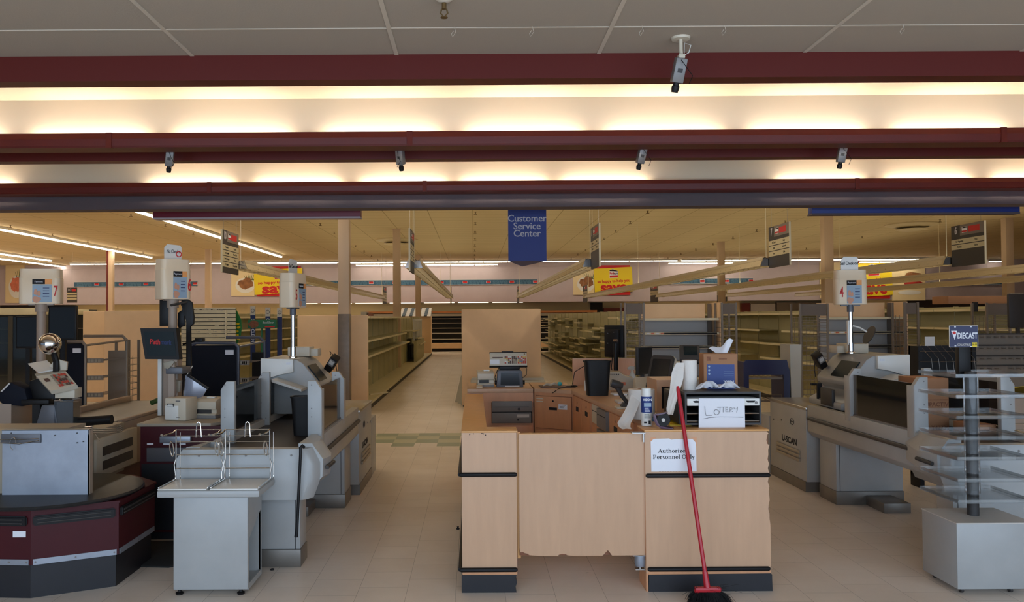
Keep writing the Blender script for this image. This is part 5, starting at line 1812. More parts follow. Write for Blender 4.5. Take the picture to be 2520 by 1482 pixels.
q = MB(); q.cyl((v.x, v.y, 0.887), tuple(v + nn * 0.006 + Vector((0, 0, 0.887))), 0.009, seg=10); q.done('lock', 'ink_black', dr)

# ---------------------------------------------------------------- things on the rear desk
def receipt_printer(x, y, z, wd, dp, h, rot, lab, group='beige receipt printers'):
    t = thing('receipt_printer', lab, 'printer', (x, y, z), group, local=True, rotz=rot)
    q = MB(); q.box(-wd / 2, wd / 2, -dp / 2, dp / 2, 0, h * 0.16, 0.004); q.done('base', 'gray_plastic', t)
    q = MB(); q.prism([(-dp / 2 + 0.004, h * 0.16), (dp / 2, h * 0.16), (dp / 2, h * 0.9), (dp / 2 - 0.03, h), (-dp / 2 + 0.05, h * 0.94), (-dp / 2 + 0.01, h * 0.82), (-dp / 2 + 0.01, h * 0.46), (-dp / 2 + 0.03, h * 0.44), (-dp / 2 + 0.03, h * 0.24), (-dp / 2 + 0.004, h * 0.22)], 'x', -wd / 2 + 0.004, wd / 2 - 0.004, 0.003); q.done('housing', 'beige_plastic', t)
    q = MB(); q.box(-wd / 2 + 0.02, wd / 2 - 0.05, -dp / 2 + 0.026, -dp / 2 + 0.031, h * 0.25, h * 0.43); q.done('paper_mouth', 'dark_gray_plastic', t, smooth=0)
    q = MB(); q.box(-wd * 0.1, wd * 0.25, -dp * 0.1, dp * 0.1, h * 0.955, h + 0.006, 0.002); q.done('top_cover', 'white_plastic', t)
    return t


p = P(1194, 952, 8.3)
receipt_printer(p.x, 8.25, ZT, 0.17, 0.2, 0.165, 0.05, 'beige receipt printer at the left end of the rear service desk')
p = P(1180, 953, 8.12)
q = MB(); q.prism([(8.03, ZT), (8.12, ZT), (8.12, ZT + 0.03), (8.03, ZT + 0.008)], 'x', p.x - 0.03, p.x + 0.03, 0.002); q.done('card_reader', 'beige_plastic', label='tiny pale card reader in front of the left desk printer', cat='card reader')

# register: flat screen terminal with raised keyboard
p = P(1255, 954, 8.12)
t = thing('register_terminal', 'gray register screen terminal on the rear service desk', 'register', (p.x, 8.12, ZT), local=True)
q = MB(); q.prism([(-0.135, 0), (0.135, 0), (0.125, 0.155), (0.11, 0.172), (-0.11, 0.172), (-0.125, 0.155)], 'y', 0, 0.12, 0.006); q.done('housing', 'slate_metal', t)
q = MB(); q.prism([(-0.095, 0.022), (0.098, 0.022), (0.092, 0.148), (-0.09, 0.148)], 'y', -0.004, 0.002); q.done('screen', 'screen_dark', t, smooth=0)
q = MB(); q.box(-0.05, 0.095, -0.008, -0.003, 0.006, 0.016); q.done('light_strip', 'shelf_gray', t, smooth=0)
for s in (-1, 1):
    q = MB(); q.cyl((s * 0.132, 0.05, 0.045), (s * 0.152, 0.05, 0.045), 0.022, seg=14); q.done('side_knob', 'black_plastic', t)
q = MB(); q.tube([(-0.14, 0.05, 0.05), (-0.15, 0.04, 0.1), (-0.125, 0.04, 0.17), (-0.09, 0.05, 0.21)], 0.004, 6); q.done('left_cable', 'black_plastic', t)
q = MB(); q.tube([(0.13, 0.05, 0.09), (0.17, 0.05, 0.12), (0.175, 0.05, 0.18), (0.15, 0.05, 0.215)], 0.003, 6); q.done('right_cable', 'black_plastic', t)
t = thing('register_keyboard', 'beige register keyboard with coloured keys raised above the desk terminal', 'keyboard', (p.x - 0.005, 8.15, ZT + 0.17), local=True)
q = MB(); q.prism([(-0.1, 0.0), (0.1, 0.0), (0.11, 0.02), (0.10, 0.045), (-0.1, 0.045), (-0.1, 0.02)], 'y', 0, 0.1, 0.005); q.done('neck', 'black_plastic', t)
XF = Matrix.Translation((-0.008, 0.0, 0.042)) @ Matrix.Rotation(R(70), 4, 'X')
q = MB(); q.box(-0.188, 0.188, 0.0, 0.145, -0.03, 0.0, 0.004); q.done('keyboard_body', 'beige_plastic', t, xf=XF)
q = MB(); q.box(-0.192, 0.192, -0.006, 0.004, -0.032, 0.006); q.box(-0.19, 0.19, 0.14, 0.147, -0.032, 0.005); q.done('black_edge', 'ink_black', t, xf=XF, smooth=0)
q = MB(); q.box(-0.065, 0.055, 0.148, 0.165, -0.03, -0.01, 0.003); q.done('display_hood', 'dark_gray_plastic', t, xf=XF)
q = MB(); q.box(-0.16, -0.055, 0.088, 0.096, 0, 0.0015); q.done('display_window', 'key_dark', t, xf=XF, smooth=0)
q = MB(); q.box(-0.185, -0.09, 0.02, 0.07, 0, 0.0012); q.done('paper_label', 'white_paper', t, xf=XF, smooth=0)
rr = random.Random(4)
for bx_, nc, cols in ((-0.037, 4, ('key_red', 'white_plastic', 'key_yellow', 'key_dark')), (0.037, 3, ('key_dark', 'key_dark', 'beige_dark')), (0.096, 5, ('key_red', 'key_yellow', 'key_blue', 'key_red', 'white_plastic'))):
    for i in range(nc):
        for j in range(5):
            q = MB(); x_ = bx_ + i * 0.0175; y_ = 0.026 + j * 0.0155
            q.box(x_, x_ + 0.0145, y_, y_ + 0.012, 0, 0.006); q.done('key', cols[(i + rr.randrange(2) + (j // 2)) % len(cols)], t, xf=XF, smooth=0)
q = MB(); q.cyl((0.165, 0.125, 0), (0.165, 0.125, 0.006), 0.008, seg=12); q.done('key_switch', 'chrome', t, xf=XF)

# clipboard with small things on it
p = P(1368, 955, 8.2)
q = MB(); q.box(p.x - 0.17, p.x + 0.18, 8.02, 8.28, ZT, ZT + 0.008, 0.003); q.done('clipboard', 'key_dark', label='dark brown clipboard lying on the corner cabinet top', cat='clipboard')
q = MB(); q.tube([(p.x - 0.13, 8.15, ZT + 0.012), (p.x - 0.1, 8.13, ZT + 0.03), (p.x - 0.06, 8.16, ZT + 0.02), (p.x - 0.02, 8.12, ZT + 0.04), (p.x + 0.01, 8.14, ZT + 0.02)], [0.006, 0.012, 0.014, 0.012, 0.006], 6); q.done('crumpled_wrapper', 'beige_plastic', label='crumpled beige wrapper on the dark clipboard', cat='wrapper')
q = MB(); q.ball((p.x + 0.035, 8.15, ZT + 0.03), 0.024, 8, sz=0.9); q.done('teal_cap', 'teal', label='teal rounded cap on the dark clipboard', cat='cap')
q = MB(); q.tube([(1.2, 8.2, ZT + 0.25), (1.02, 8.15, ZT + 0.15), (0.99, 8.1, ZT + 0.03), (1.0, 8.05, ZT + 0.012), (0.92, 8.03, ZT + 0.014), (0.82, 7.85, ZT + 0.004), (0.76, 7.8, ZT - 0.03)], 0.004, 6); q.done('cable', 'black_plastic', label='thin black cable trailing across the corner cabinet', cat='cable')
q = MB()
q.tube([(1.0 + 0.03 * math.cos(k), 8.06 + 0.03 * math.sin(k * 1.3), ZT + 0.012 + 0.002 * (k % 3)) for k in range(14)], 0.006, 6); q.done('coiled_cable', 'black_plastic', label='small tangle of black cable left of the black waste bin', cat='cable')

# ---------------------------------------------------------------- things on the right run
def waste_bin(x, y, z, w1, d1, w0, d0, h, lab, mt='black_plastic'):
    t = thing('waste_bin', lab, 'waste bin', (x, y, z), local=True)
    def ring(w_, d_, zz, n=24):
        out = []
        for k in range(n):
            a_ = 2 * PI * k / n
            c_, s_ = math.cos(a_), math.sin(a_)
            out.append((w_ / 2 * math.copysign(abs(c_) ** 0.5, c_), d_ / 2 * math.copysign(abs(s_) ** 0.5, s_), zz))
        return out
    q = MB(); q.rings([ring(w0, d0, 0.001), ring(w0 * 1.01, d0, 0.012), ring(w1, d1, h), ring(w1 - 0.012, d1 - 0.012, h), ring(w0 - 0.012, d0 - 0.012, 0.02)]); q.done('bin_body', mt, t)
    q = MB(); q.rings([ring(w1 + 0.012, d1 + 0.012, h - 0.012), ring(w1 + 0.014, d1 + 0.014, h + 0.002), ring(w1 - 0.01, d1 - 0.01, h + 0.002), ring(w1 - 0.01, d1 - 0.01, h - 0.012)], closed=True, cap=False); q.done('rim', mt, t)
    return t


p = P(1470, 975, 7.25)
waste_bin(p.x, 7.25, ZT, 0.235, 0.17, 0.19, 0.14, 0.31, 'black waste bin standing on the right-hand service counter', 'black_plastic')
p = P(1440, 950, 7.7)
q = MB(); q.lathe(p.x + 0.02, 7.7, [(0.001, ZT), (0.03, ZT), (0.03, ZT + 0.09), (0.012, ZT + 0.11), (0.012, ZT + 0.13), (0.001, ZT + 0.13)], 14); q.done('plastic_bottle', 'white_plastic', label='small white plastic bottle tucked left of the black waste bin', cat='bottle')

# monitor seen from behind on a tall pole
p = P(1516, 920, 8.0)
t = thing('monitor', 'black monitor seen from behind on a tall pole at the rear of the kiosk', 'monitor', (p.x, 8.0, ZT), local=True, rotz=R(-42))
q = MB(); q.cyl((0, 0, 0.01), (0, 0, 0.44), 0.023, seg=14); q.lathe(0, 0, [(0.001, 0), (0.09, 0), (0.08, 0.014), (0.03, 0.02), (0.001, 0.02)], 24); q.done('stand_pole', 'black_plastic', t)
q = MB(); q.box(-0.16, 0.06, 0.04, 0.075, 0.30, 0.62, 0.006); q.box(-0.12, 0.03, 0.0, 0.045, 0.32, 0.58, 0.01); q.done('screen_back', 'black_plastic', t)
q = MB(); q.box(-0.155, 0.055, 0.075, 0.078, 0.31, 0.61); q.done('screen', 'screen_dark', t, smooth=0)
for x_, z_ in ((-0.09, 0.54), (-0.02, 0.55), (-0.09, 0.44)):
    q = MB(); q.cyl((x_, 0.0, z_), (x_, -0.003, z_), 0.005, seg=8); q.done('mount_screw', 'chrome', t)
q = MB(); q.cyl((-0.01, -0.022, 0.47), (0.03, -0.022, 0.47), 0.014, seg=10); q.done('tilt_knob', 'chrome', t)
q = MB(); q.tube([(-0.05, 0.02, 0.32), (-0.04, -0.02, 0.2), (0.0, -0.04, 0.08)], 0.005, 6); q.done('cable', 'black_plastic', t)

p = P(1520, 950, 7.75)
t = thing('desktop_printer', 'beige rounded printer on the right counter behind the waste bin', 'printer', (p.x + 0.01, 7.8, ZT), local=True, rotz=R(-8))
q = MB(); q.prism([(-0.1, 0), (0.16, 0), (0.16, 0.07), (0.14, 0.12), (0.06, 0.135), (0.02, 0.175), (-0.1, 0.18)], 'y', -0.1, 0.12, 0.006); q.done('housing', 'beige_plastic', t)
q = MB(); q.box(0.02, 0.07, -0.104, -0.1, 0.05, 0.08); q.done('label', 'food_pink', t, smooth=0)
q = MB()
for k in range(6): q.box(-0.09 + k * 0.018, -0.08 + k * 0.018, -0.104, -0.1, 0.15, 0.158)
q.done('vents', 'dark_gray_plastic', t, smooth=0)
p = P(1538, 950, 7.3)
t = thing('spiral_notebook', 'open spiral-bound notebook beside the black mouse', 'notebook', (p.x, 7.3, ZT), local=True, rotz=R(4))
q = MB(); q.box(-0.12, 0.12, -0.08, 0.06, 0, 0.012, 0.002); q.done('pages', 'white_paper', t)
q = MB()
for k in range(20): q.tube([(-0.11 + k * 0.0115, 0.06, 0.004), (-0.11 + k * 0.0115, 0.068, 0.02), (-0.11 + k * 0.0115, 0.056, 0.024)], 0.002, 4)
q.done('spiral_binding', 'ink_black', t)
p = P(1556, 950, 7.0)
q = MB(); q.ball((p.x, 6.95, ZT + 0.02), 0.05, 10, sx=1.2, sy=0.8, sz=0.55); m_ = q.done('computer_mouse', 'black_plastic', label='black computer mouse in front of the spiral notebook', cat='mouse')

# keyboard, white
p = P(1578, 950, 6.75)
t = thing('computer_keyboard', 'off-white computer keyboard lying on the right counter', 'keyboard', (p.x, 6.72, ZT), local=True, rotz=R(-28))
q = MB(); q.prism([(-0.08, 0), (0.08, 0), (0.08, 0.035), (-0.08, 0.014)], 'x', -0.17, 0.17, 0.003); q.done('keyboard_body', 'beige_plastic', t)
q = MB()
for i in range(13):
    for j in range(5):
        y_ = -0.062 + j * 0.024
        z_ = 0.015 + (y_ + 0.08) * 0.13
        q.box(-0.155 + i * 0.0238, -0.135 + i * 0.0238, y_, y_ + 0.019, z_, z_ + 0.008)
q.done('keys', 'white_plastic', t, smooth=0)['kind'] = 'stuff'

# slim dark monitor and touch terminal
p = P(1580, 915, 7.6)
t = thing('monitor', 'slim dark monitor turned sideways behind the touch terminal', 'monitor', (p.x + 0.02, 7.6, ZT + 0.16), local=True, rotz=R(50))
q = MB(); q.box(-0.14, 0.14, -0.015, 0.015, 0, 0.26, 0.004); q.done('screen_housing', 'dark_gray_plastic', t)
q = MB(); q.box(-0.13, 0.13, -0.018, -0.014, 0.01, 0.25); q.done('screen', 'screen_dark', t, smooth=0)
q = MB(); q.cyl((0, 0.02, -0.16), (0, 0.02, 0.05), 0.02, seg=10); q.lathe(0, 0.02, [(0.001, -0.16), (0.09, -0.16), (0.08, -0.145), (0.001, -0.145)], 20); q.done('stand', 'dark_gray_plastic', t)
p = P(1612, 935, 7.0)
t = thing('touch_terminal', 'tilted gray touch screen terminal with a pale edge on the right counter', 'register', (p.x + 0.02, 7.05, ZT), local=True, rotz=R(-46))
XF = Matrix.Translation((0.0, 0, 0.06)) @ Matrix.Rotation(R(-20), 4, 'X') @ Matrix.Diagonal((0.82, 1, 1, 1))
def rrect(w_, z0_, z1_, rad, n=6):
    pts = []
    for cx_, cz_, a0 in ((w_ - rad, z1_ - rad, 0), (-w_ + rad, z1_ - rad, 90), (-w_ + rad, z0_ + rad, 180), (w_ - rad, z0_ + rad, 270)):
        for k in range(n + 1):
            a_ = R(a0 + 90 * k / n)
            pts.append((cx_ + rad * math.cos(a_), cz_ + rad * math.sin(a_)))
    return pts
q = MB(); q.prism(rrect(0.14, 0, 0.32, 0.035), 'y', 0, 0.02); q.done('bezel', 'dark_gray_plastic', t, xf=XF)
q = MB(); q.prism(rrect(0.11, 0.045, 0.285, 0.008), 'y', -0.003, 0.002); q.done('screen', 'screen_dark', t, xf=XF)
q = MB(); q.prism(rrect(0.143, -0.003, 0.323, 0.037), 'y', 0.021, 0.05, 0.004); q.done('pale_shell', 'beige_plastic', t, xf=XF)
q = MB(); q.prism([(-0.02, 0), (0.2, 0), (0.18, 0.03), (0.14, 0.2), (0.11, 0.2), (0.05, 0.04), (-0.02, 0.02)], 'x', -0.06, 0.06, 0.005); q.done('foot', 'beige_dark', t)
p = P(1566, 930, 7.7)
t = thing('spray_bottle', 'white trigger spray bottle with a blue label behind the keyboard', 'bottle', (p.x, 7.9, ZT), local=True)
q = MB(); q.lathe(0, 0, [(0.001, 0), (0.035, 0), (0.035, 0.12), (0.014, 0.16), (0.014, 0.18), (0.001, 0.18)], 16); q.done('bottle_body', 'white_plastic', t)
q = MB(); q.lathe(0, 0, [(0.0355, 0.05), (0.0358, 0.05), (0.0358, 0.1), (0.0355, 0.1)], 16); q.done('label', 'blue_label', t)
q = MB(); q.prism([(-0.045, 0.19), (0.02, 0.18), (0.024, 0.215), (-0.02, 0.222), (-0.045, 0.205)], 'y', -0.012, 0.012, 0.003); q.done('trigger_head', 'white_plastic', t)
# pale folded desk stand beside spray bottle
q = MB(); p = P(1585, 930, 7.35); q.prism([(7.3, ZT), (7.55, ZT), (7.5, ZT + 0.12), (7.42, ZT + 0.15)], 'x', p.x - 0.07, p.x + 0.08, 0.004)
q.done('document_stand', 'beige_plastic', label='pale wedge-shaped document stand behind the off-white keyboard', cat='stand')

# handheld scanner with its cradle
p = P(1530, 1005, 6.25)
t = thing('barcode_scanner', 'black handheld barcode scanner standing in its cradle on the right counter', 'scanner', (p.x, 6.2, ZT), local=True)
q = MB(); q.box(-0.055, 0.075, -0.06, 0.06, 0, 0.014, 0.005); q.done('cradle_base', 'beige_plastic', t)
q = MB(); q.prism([(-0.02, 0.014), (0.07, 0.014), (0.075, 0.03), (0.0, 0.045)], 'y', -0.03, 0.03, 0.003); q.done('cradle', 'dark_gray_plastic', t)
q = MB(); q.tube([(0.04, 0, 0.03), (0.02, 0, 0.06), (-0.01, 0, 0.10), (-0.035, 0, 0.15), (-0.05, 0, 0.175)], [0.014, 0.016, 0.018, 0.02, 0.022], 10)
q.tube([(-0.0, 0, 0.17), (-0.05, 0, 0.182), (-0.09, 0, 0.195)], [0.022, 0.034, 0.03], 12)
q.tube([(0.03, 0, 0.05), (0.08, 0, 0.07), (0.1, 0, 0.09)], [0.012, 0.013, 0.008], 8)
q.done('scanner_body', 'dark_gray_plastic', t)
# small printed pad between scanner and keyboard
p = P(1540, 968, 6.6)
q = MB(); q.box(p.x - 0.08, p.x + 0.06, 6.5, 6.68, ZT, ZT + 0.02, 0.003); q.done('desk_pad', 'shelf_gray', label='small gray desk pad between scanner and keyboard', cat='pad')

# big paper roll, unrolled over the counter edge
p = G(1586, 1034, ZT)
cx_, cy_ = p.x, p.y + 0.09
t = thing('paper_towel_roll', 'large upright paper towel roll unrolling over the inner counter edge', 'paper towel', (cx_, cy_, ZT), 'paper towel rolls')
q = MB(); q.rings([[(cx_ + r_ * math.cos(2 * PI * k / 36), cy_ + r_ * math.sin(2 * PI * k / 36), z) for k in range(36)] for r_, z in ((0.088, ZT + 0.001), (0.09, ZT + 0.004), (0.09, ZT + 0.2), (0.087, ZT + 0.203), (0.025, ZT + 0.203), (0.025, ZT + 0.15))])
q.done('roll', 'paper_towel', t)
q = MB(); q.lathe(cx_, cy_, [(0.026, ZT + 0.1), (0.026, ZT + 0.204), (0.022, ZT + 0.204), (0.022, ZT + 0.1)], 20); q.done('core_tube', 'cardboard', t)
def ctl(rows, Y0, Y1):
    """sheet through rows of (y, left px, right px), from Y0 at the top to Y1 at the bottom"""
    def f(u, v):
        k = min(len(rows) - 2, int(v * (len(rows) - 1)))
        w_ = v * (len(rows) - 1) - k
        y_, l_, r_ = [rows[k][i] * (1 - w_) + rows[k + 1][i] * w_ for i in range(3)]
        Yd = Y0 + (Y1 - Y0) * v
        p_ = P(l_ + (r_ - l_) * u, y_, Yd)
        return (p_.x, p_.y + 0.012 * math.sin(7 * u + 4 * v) * v, p_.z)
    return f


fn = ctl([(964, 1556, 1578), (985, 1549, 1577), (1008, 1540, 1568), (1028, 1528, 1560), (1046, 1517, 1549), (1056, 1530, 1553)], cy_ - 0.03, cy_ - 0.28)
q = MB(); q.sheet(fn, 14, 8); q.done('loose_sheet', 'paper_towel', t)

# spray can
p = G(1594, 1049, ZT)
sx_, sy_ = p.x, p.y + 0.034
t = thing('spray_can', 'blue and white aerosol spray can on the front right counter', 'spray can', (sx_, sy_, ZT))
q = MB(); q.lathe(sx_, sy_, [(0.001, ZT), (0.033, ZT), (0.034, ZT + 0.004), (0.0335, ZT + 0.19), (0.03, ZT + 0.197), (0.001, ZT + 0.197)], 28); q.done('can_body', 'white_plastic', t)
q = MB(); q.lathe(sx_, sy_, [(0.0336, ZT + 0.085), (0.0346, ZT + 0.085), (0.0346, ZT + 0.188), (0.0336, ZT + 0.188)], 28); q.done('blue_band', 'blue_label', t)
q = MB(); q.lathe(sx_, sy_, [(0.001, ZT + 0.194), (0.031, ZT + 0.194), (0.030, ZT + 0.238), (0.027, ZT + 0.241), (0.001, ZT + 0.241)], 28); q.done('cap', 'white_plastic', t)
text('VISION', 0.021, 'white_paper', t, (sx_, sy_ - 0.0352, ZT + 0.168), sx=0.85, bold=0.0006)
q = MB(); q.box(sx_ - 0.022, sx_ + 0.024, sy_ - 0.0352, sy_ - 0.03, ZT + 0.125, ZT + 0.148); q.done('pale_panel', 'photo_blue', t, smooth=0)
q = MB()
for k in range(4): q.box(sx_ - 0.018, sx_ + 0.016 - 0.003 * k, sy_ - 0.0352, sy_ - 0.032, ZT + 0.092 + 0.007 * k, ZT + 0.094 + 0.007 * k)
q.done('small_print', 'white_paper', t, smooth=0)
q = MB()
for k in range(5): q.box(sx_ - 0.02, sx_ + 0.018 - 0.002 * k, sy_ - 0.0342, sy_ - 0.031, ZT + 0.052 + 0.006 * k, ZT + 0.0535 + 0.006 * k)
q.box(sx_ - 0.022, sx_ - 0.006, sy_ - 0.0342, sy_ - 0.028, ZT + 0.018, ZT + 0.028); q.box(sx_ + 0.006, sx_ + 0.02, sy_ - 0.0342, sy_ - 0.03, ZT + 0.012, ZT + 0.034)
q.done('black_print', 'ink_black', t, smooth=0)

# tape dispenser
p = G(1630, 1056, ZT)
t = thing('tape_dispenser', 'purple and black tape dispenser between the spray can and the lottery rack', 'tape dispenser', (p.x + 0.005, p.y + 0.03, ZT), local=True, rotz=R(-20))
q = MB(); q.prism([(-0.05, 0.09), (-0.035, 0.09), (-0.028, 0.05), (-0.01, 0.016), (0.07, 0.006), (0.07, 0), (0.0, 0), (-0.03, 0.02), (-0.048, 0.05)], 'y', -0.028, 0.028, 0.002); q.done('base', 'purple_plastic', t)
q = MB(); q.cyl((0.012, -0.022, 0.055), (0.012, 0.022, 0.055), 0.04, seg=24); q.done('tape_roll', 'black_plastic', t)
q = MB(); q.prism([(-0.045, 0.088), (0.03, 0.105), (0.035, 0.098), (0.0, 0.088), (-0.03, 0.08)], 'y', -0.024, 0.024, 0.002); q.done('arm', 'purple_plastic', t)
q = MB(); q.cyl((0.012, -0.024, 0.055), (0.012, -0.026, 0.055), 0.012, seg=14); q.done('hub', 'shelf_gray', t)
# teal sticky pad, yellow papers
p = G(1612, 1037, ZT)
q = MB(); q.box(p.x - 0.02, p.x + 0.04, 5.42, 5.52, ZT, ZT + 0.02); q.done('marker_box', 'banner_blue', label='small bright blue box just right of the spray can', cat='box')
q = MB(); q.box(1.26, 1.40, 5.2, 5.5, ZT, ZT + 0.004); q.done('yellow_form', 'price_yellow', label='yellow printed form half under the lottery rack', cat='paper')

# lottery rack
a, b = P(1686, 1062, 5.13), P(1873, 964, 5.13)
lx0, lx1, lz1 = a.x, b.x, b.z
YL, DL = 5.13, 0.42
t = thing('lottery_rack', 'black shelved lottery rack on the front right counter with a white drawer row', 'rack', ((lx0 + lx1) / 2, YL + 0.2, ZT + 0.012))
z0 = ZT + 0.012
q = MB()
sh = -0.05
q.box(lx0, lx1, YL, YL + DL, z0, z0 + 0.012)
q.box(lx0, lx1, YL, YL + DL, lz1 - 0.014, lz1)
q.box(lx0 + 0.001, lx0 + 0.012, YL + 0.001, YL + DL - 0.01, z0 + 0.012, lz1 - 0.014); q.box(lx1 - 0.012, lx1 - 0.001, YL + 0.001, YL + DL - 0.01, z0 + 0.012, lz1 - 0.014)
q.box(lx0 + 0.002, lx1 - 0.002, YL + DL - 0.01, YL + DL - 0.001, z0 + 0.012, lz1 - 0.014)
q.done('casing', 'dark_gray_plastic', t, smooth=0)
q = MB(); q.prism([(YL + 0.01, z0), (YL + DL, z0), (YL + DL, lz1 - 0.01), (YL + 0.06, lz1 - 0.02)], 'x', lx0 - 0.035, lx0 - 0.001, 0.008); q.done('side_cheek', 'black_plastic', t)
for k, fr in enumerate((0.09, 0.32)):
    z = z0 + fr * (lz1 - z0)
    q = MB(); q.box(lx0 + 0.012, lx1 - 0.012, YL + 0.01, YL + DL - 0.01, z, z + 0.006); sh_ = q.done('shelf', 'dark_gray_plastic', t, smooth=0)
    q = MB(); q.cyl((lx0 + 0.014, YL + 0.008, z + 0.004), (lx1 - 0.014, YL + 0.008, z + 0.004), 0.005, seg=8); q.done('chrome_rod', 'steel', sh_)
zd0, zd1 = z0 + 0.58 * (lz1 - z0), z0 + 0.80 * (lz1 - z0)
q = MB(); q.box(lx0 + 0.014, lx1 - 0.014, YL - 0.008, YL + 0.3, zd0, zd1, 0.003); dr = q.done('drawer_row', 'white_plastic', t)
for xa, xb in ((lx0 + 0.05, lx0 + 0.115), (lx1 - 0.10, lx1 - 0.04)):
    q = MB(); q.prism([(xa, zd1 - 0.014), (xb, zd1 - 0.014), (xb - 0.01, zd1 - 0.026), (xa + 0.01, zd1 - 0.026)], 'y', YL - 0.0095, YL - 0.006); q.done('finger_slot', 'ink_black', dr, smooth=0)
q = MB(); q.cyl((lx1 - 0.035, YL - 0.008, zd0 + 0.02), (lx1 - 0.035, YL - 0.012, zd0 + 0.02), 0.009, seg=14); q.done('lock', 'gray_plastic', dr)
text('12', 0.014, 'ink_black', dr, (lx0 + 0.07, YL - 0.009, zd0 + 0.03)); text('9', 0.014, 'ink_black', dr, (lx1 - 0.075, YL - 0.009, zd0 + 0.026))
# handwritten LOTTERY sheet taped over the rack front
a, b = P(1720, 1063, YL - 0.02), P(1833, 981, YL - 0.02)
t = thing('handwritten_sign', 'white sheet with LOTTERY written by hand, taped to the black rack', 'sign', ((a.x + b.x) / 2, YL - 0.02, a.z))
q = MB(); q.sheet(lambda u, v: (a.x + (b.x - a.x) * u + 0.003 * v * (1 - u), YL - 0.016 - 0.006 * math.sin(u * 2.5) * (1 - v), a.z + (b.z - a.z) * v + 0.004 * (1 - u) * (v - 0.5)), 8, 4, 0.0004); q.done('sheet', 'white_paper', t)
Wd, Hd = b.x - a.x, b.z - a.z
strokes = [[(.13, .77), (.14, .60), (.155, .49), (.29, .50)],
           [(.35, .66), (.33, .60), (.34, .54), (.38, .51), (.43, .54), (.44, .60), (.42, .65), (.38, .67), (.35, .66)],
           [(.40, .735), (.62, .745)], [(.46, .735), (.455, .58)], [(.53, .74), (.525, .585)],
           [(.63, .72), (.58, .72), (.58, .60), (.64, .60)], [(.58, .66), (.625, .66)],
           [(.67, .59), (.675, .73), (.72, .715), (.725, .675), (.68, .66), (.735, .60)],
           [(.76, .73), (.77, .68), (.82, .69)], [(.84, .75), (.83, .66), (.815, .58)],
           [(.10, .39), (.25, .435), (.45, .45), (.68, .445), (.96, .435)]]
q = MB()
for s_ in strokes:
    q.tube([(a.x + u * Wd, YL - 0.0235 - 0.0, a.z + v * Hd) for u, v in s_], 0.0010, 4)
q.done('handwriting', 'ink_black', t)

# roll, box, tissues on the lottery rack
LZ = lz1
p = P(1698, 955, YL + 0.16)
cx_, cy_ = p.x, YL + 0.17
t = thing('paper_towel_roll', 'small white paper towel roll standing on the lottery rack, sheet hanging down', 'paper towel', (cx_, cy_, LZ), 'paper towel rolls')
q = MB(); q.rings([[(cx_ + r_ * math.cos(2 * PI * k / 30), cy_ + r_ * math.sin(2 * PI * k / 30), z) for k in range(30)] for r_, z in ((0.047, LZ), (0.048, LZ + 0.003), (0.048, LZ + 0.192), (0.046, LZ + 0.194), (0.018, LZ + 0.194), (0.018, LZ + 0.16))])
q.done('roll', 'paper_towel', t)
fn = ctl([(893, 1665, 1683), (912, 1654, 1683), (935, 1651, 1682), (958, 1649, 1674), (985, 1644, 1665), (1010, 1639, 1658), (1021, 1642, 1655)], YL + 0.15, YL - 0.03)
q = MB(); q.sheet(fn, 16, 10); q.done('hanging_sheet', 'paper_towel', t)

a, b = P(1720, 950, YL + 0.2), P(1818, 871, YL + 0.2)
bx0, bx1 = P(1738, 950, YL + 0.2).x, b.x
YB2 = YL + 0.2
bh = b.z - LZ
t = thing('tissue_box', 'cardboard tissue box with a blue label on the lottery rack, tissue pulled out on top', 'box', ((bx0 + bx1) / 2, YB2 + 0.1, LZ), local=True, rotz=R(-7))
hw = (bx1 - bx0) / 2
q = MB(); q.box(-hw, hw, -0.1, 0.1, 0, bh, 0.002); q.done('carton', 'cardboard', t)
q = MB(); q.box(-hw + 0.02, hw - 0.02, -0.1012, -0.0995, 0.0, bh * 0.70); q.done('blue_label', 'blue_label', t, smooth=0)
text('TORK', 0.026, 'white_paper', t, (hw - 0.055, -0.1014, 0.048), ((-1, 0, 0), (0, 0, -1)), bold=0.0012)
q = MB()
for k in range(4): q.box(hw - 0.09 + 0.0 * k, hw - 0.025, -0.102, -0.101, 0.078 + 0.012 * k, 0.0795 + 0.012 * k)
for k in range(3): q.cyl((-hw + 0.035, -0.101, bh * 0.64 - k * 0.024), (-hw + 0.035, -0.1022, bh * 0.64 - k * 0.024), 0.007, seg=12)
q.done('small_print', 'photo_blue', t, smooth=0)
q = MB(); q.box(-hw + 0.02, -hw + 0.045, -0.1012, -0.0995, bh * 0.8, bh * 0.92); q.box(-0.01, 0.04, -0.1012, -0.0995, bh * 0.84, bh * 0.87); q.done('brown_print', 'chipboard', t, smooth=0)
def tissue(x, y, z, wx, wy, hz, seed, lab, nm, gp):
    r_ = random.Random(seed)
    ph = [r_.uniform(0, 6) for _ in range(6)]
    def f(u, v):
        X_ = (u - 0.5) * wx
        Y_ = (v - 0.5) * wy
        e = 1 - min(1, (2 * abs(u - 0.5)) ** 3)
        h_ = hz * (0.25 + 0.75 * abs(math.sin(3.3 * u + ph[0]) * math.cos(2.1 * v + ph[1]) + 0.35 * math.sin(8 * u + 5 * v + ph[2]))) * (0.35 + 0.65 * e)
        return (x + X_ + 0.012 * math.sin(9 * v + ph[3]), y + Y_ + 0.01 * math.sin(11 * u + ph[4]), z + max(0.002, h_))
    q = MB(); q.sheet(f, 22, 10, 0.0008)
    return q.done(nm, 'white_paper', label=lab, cat='tissue', group=gp)
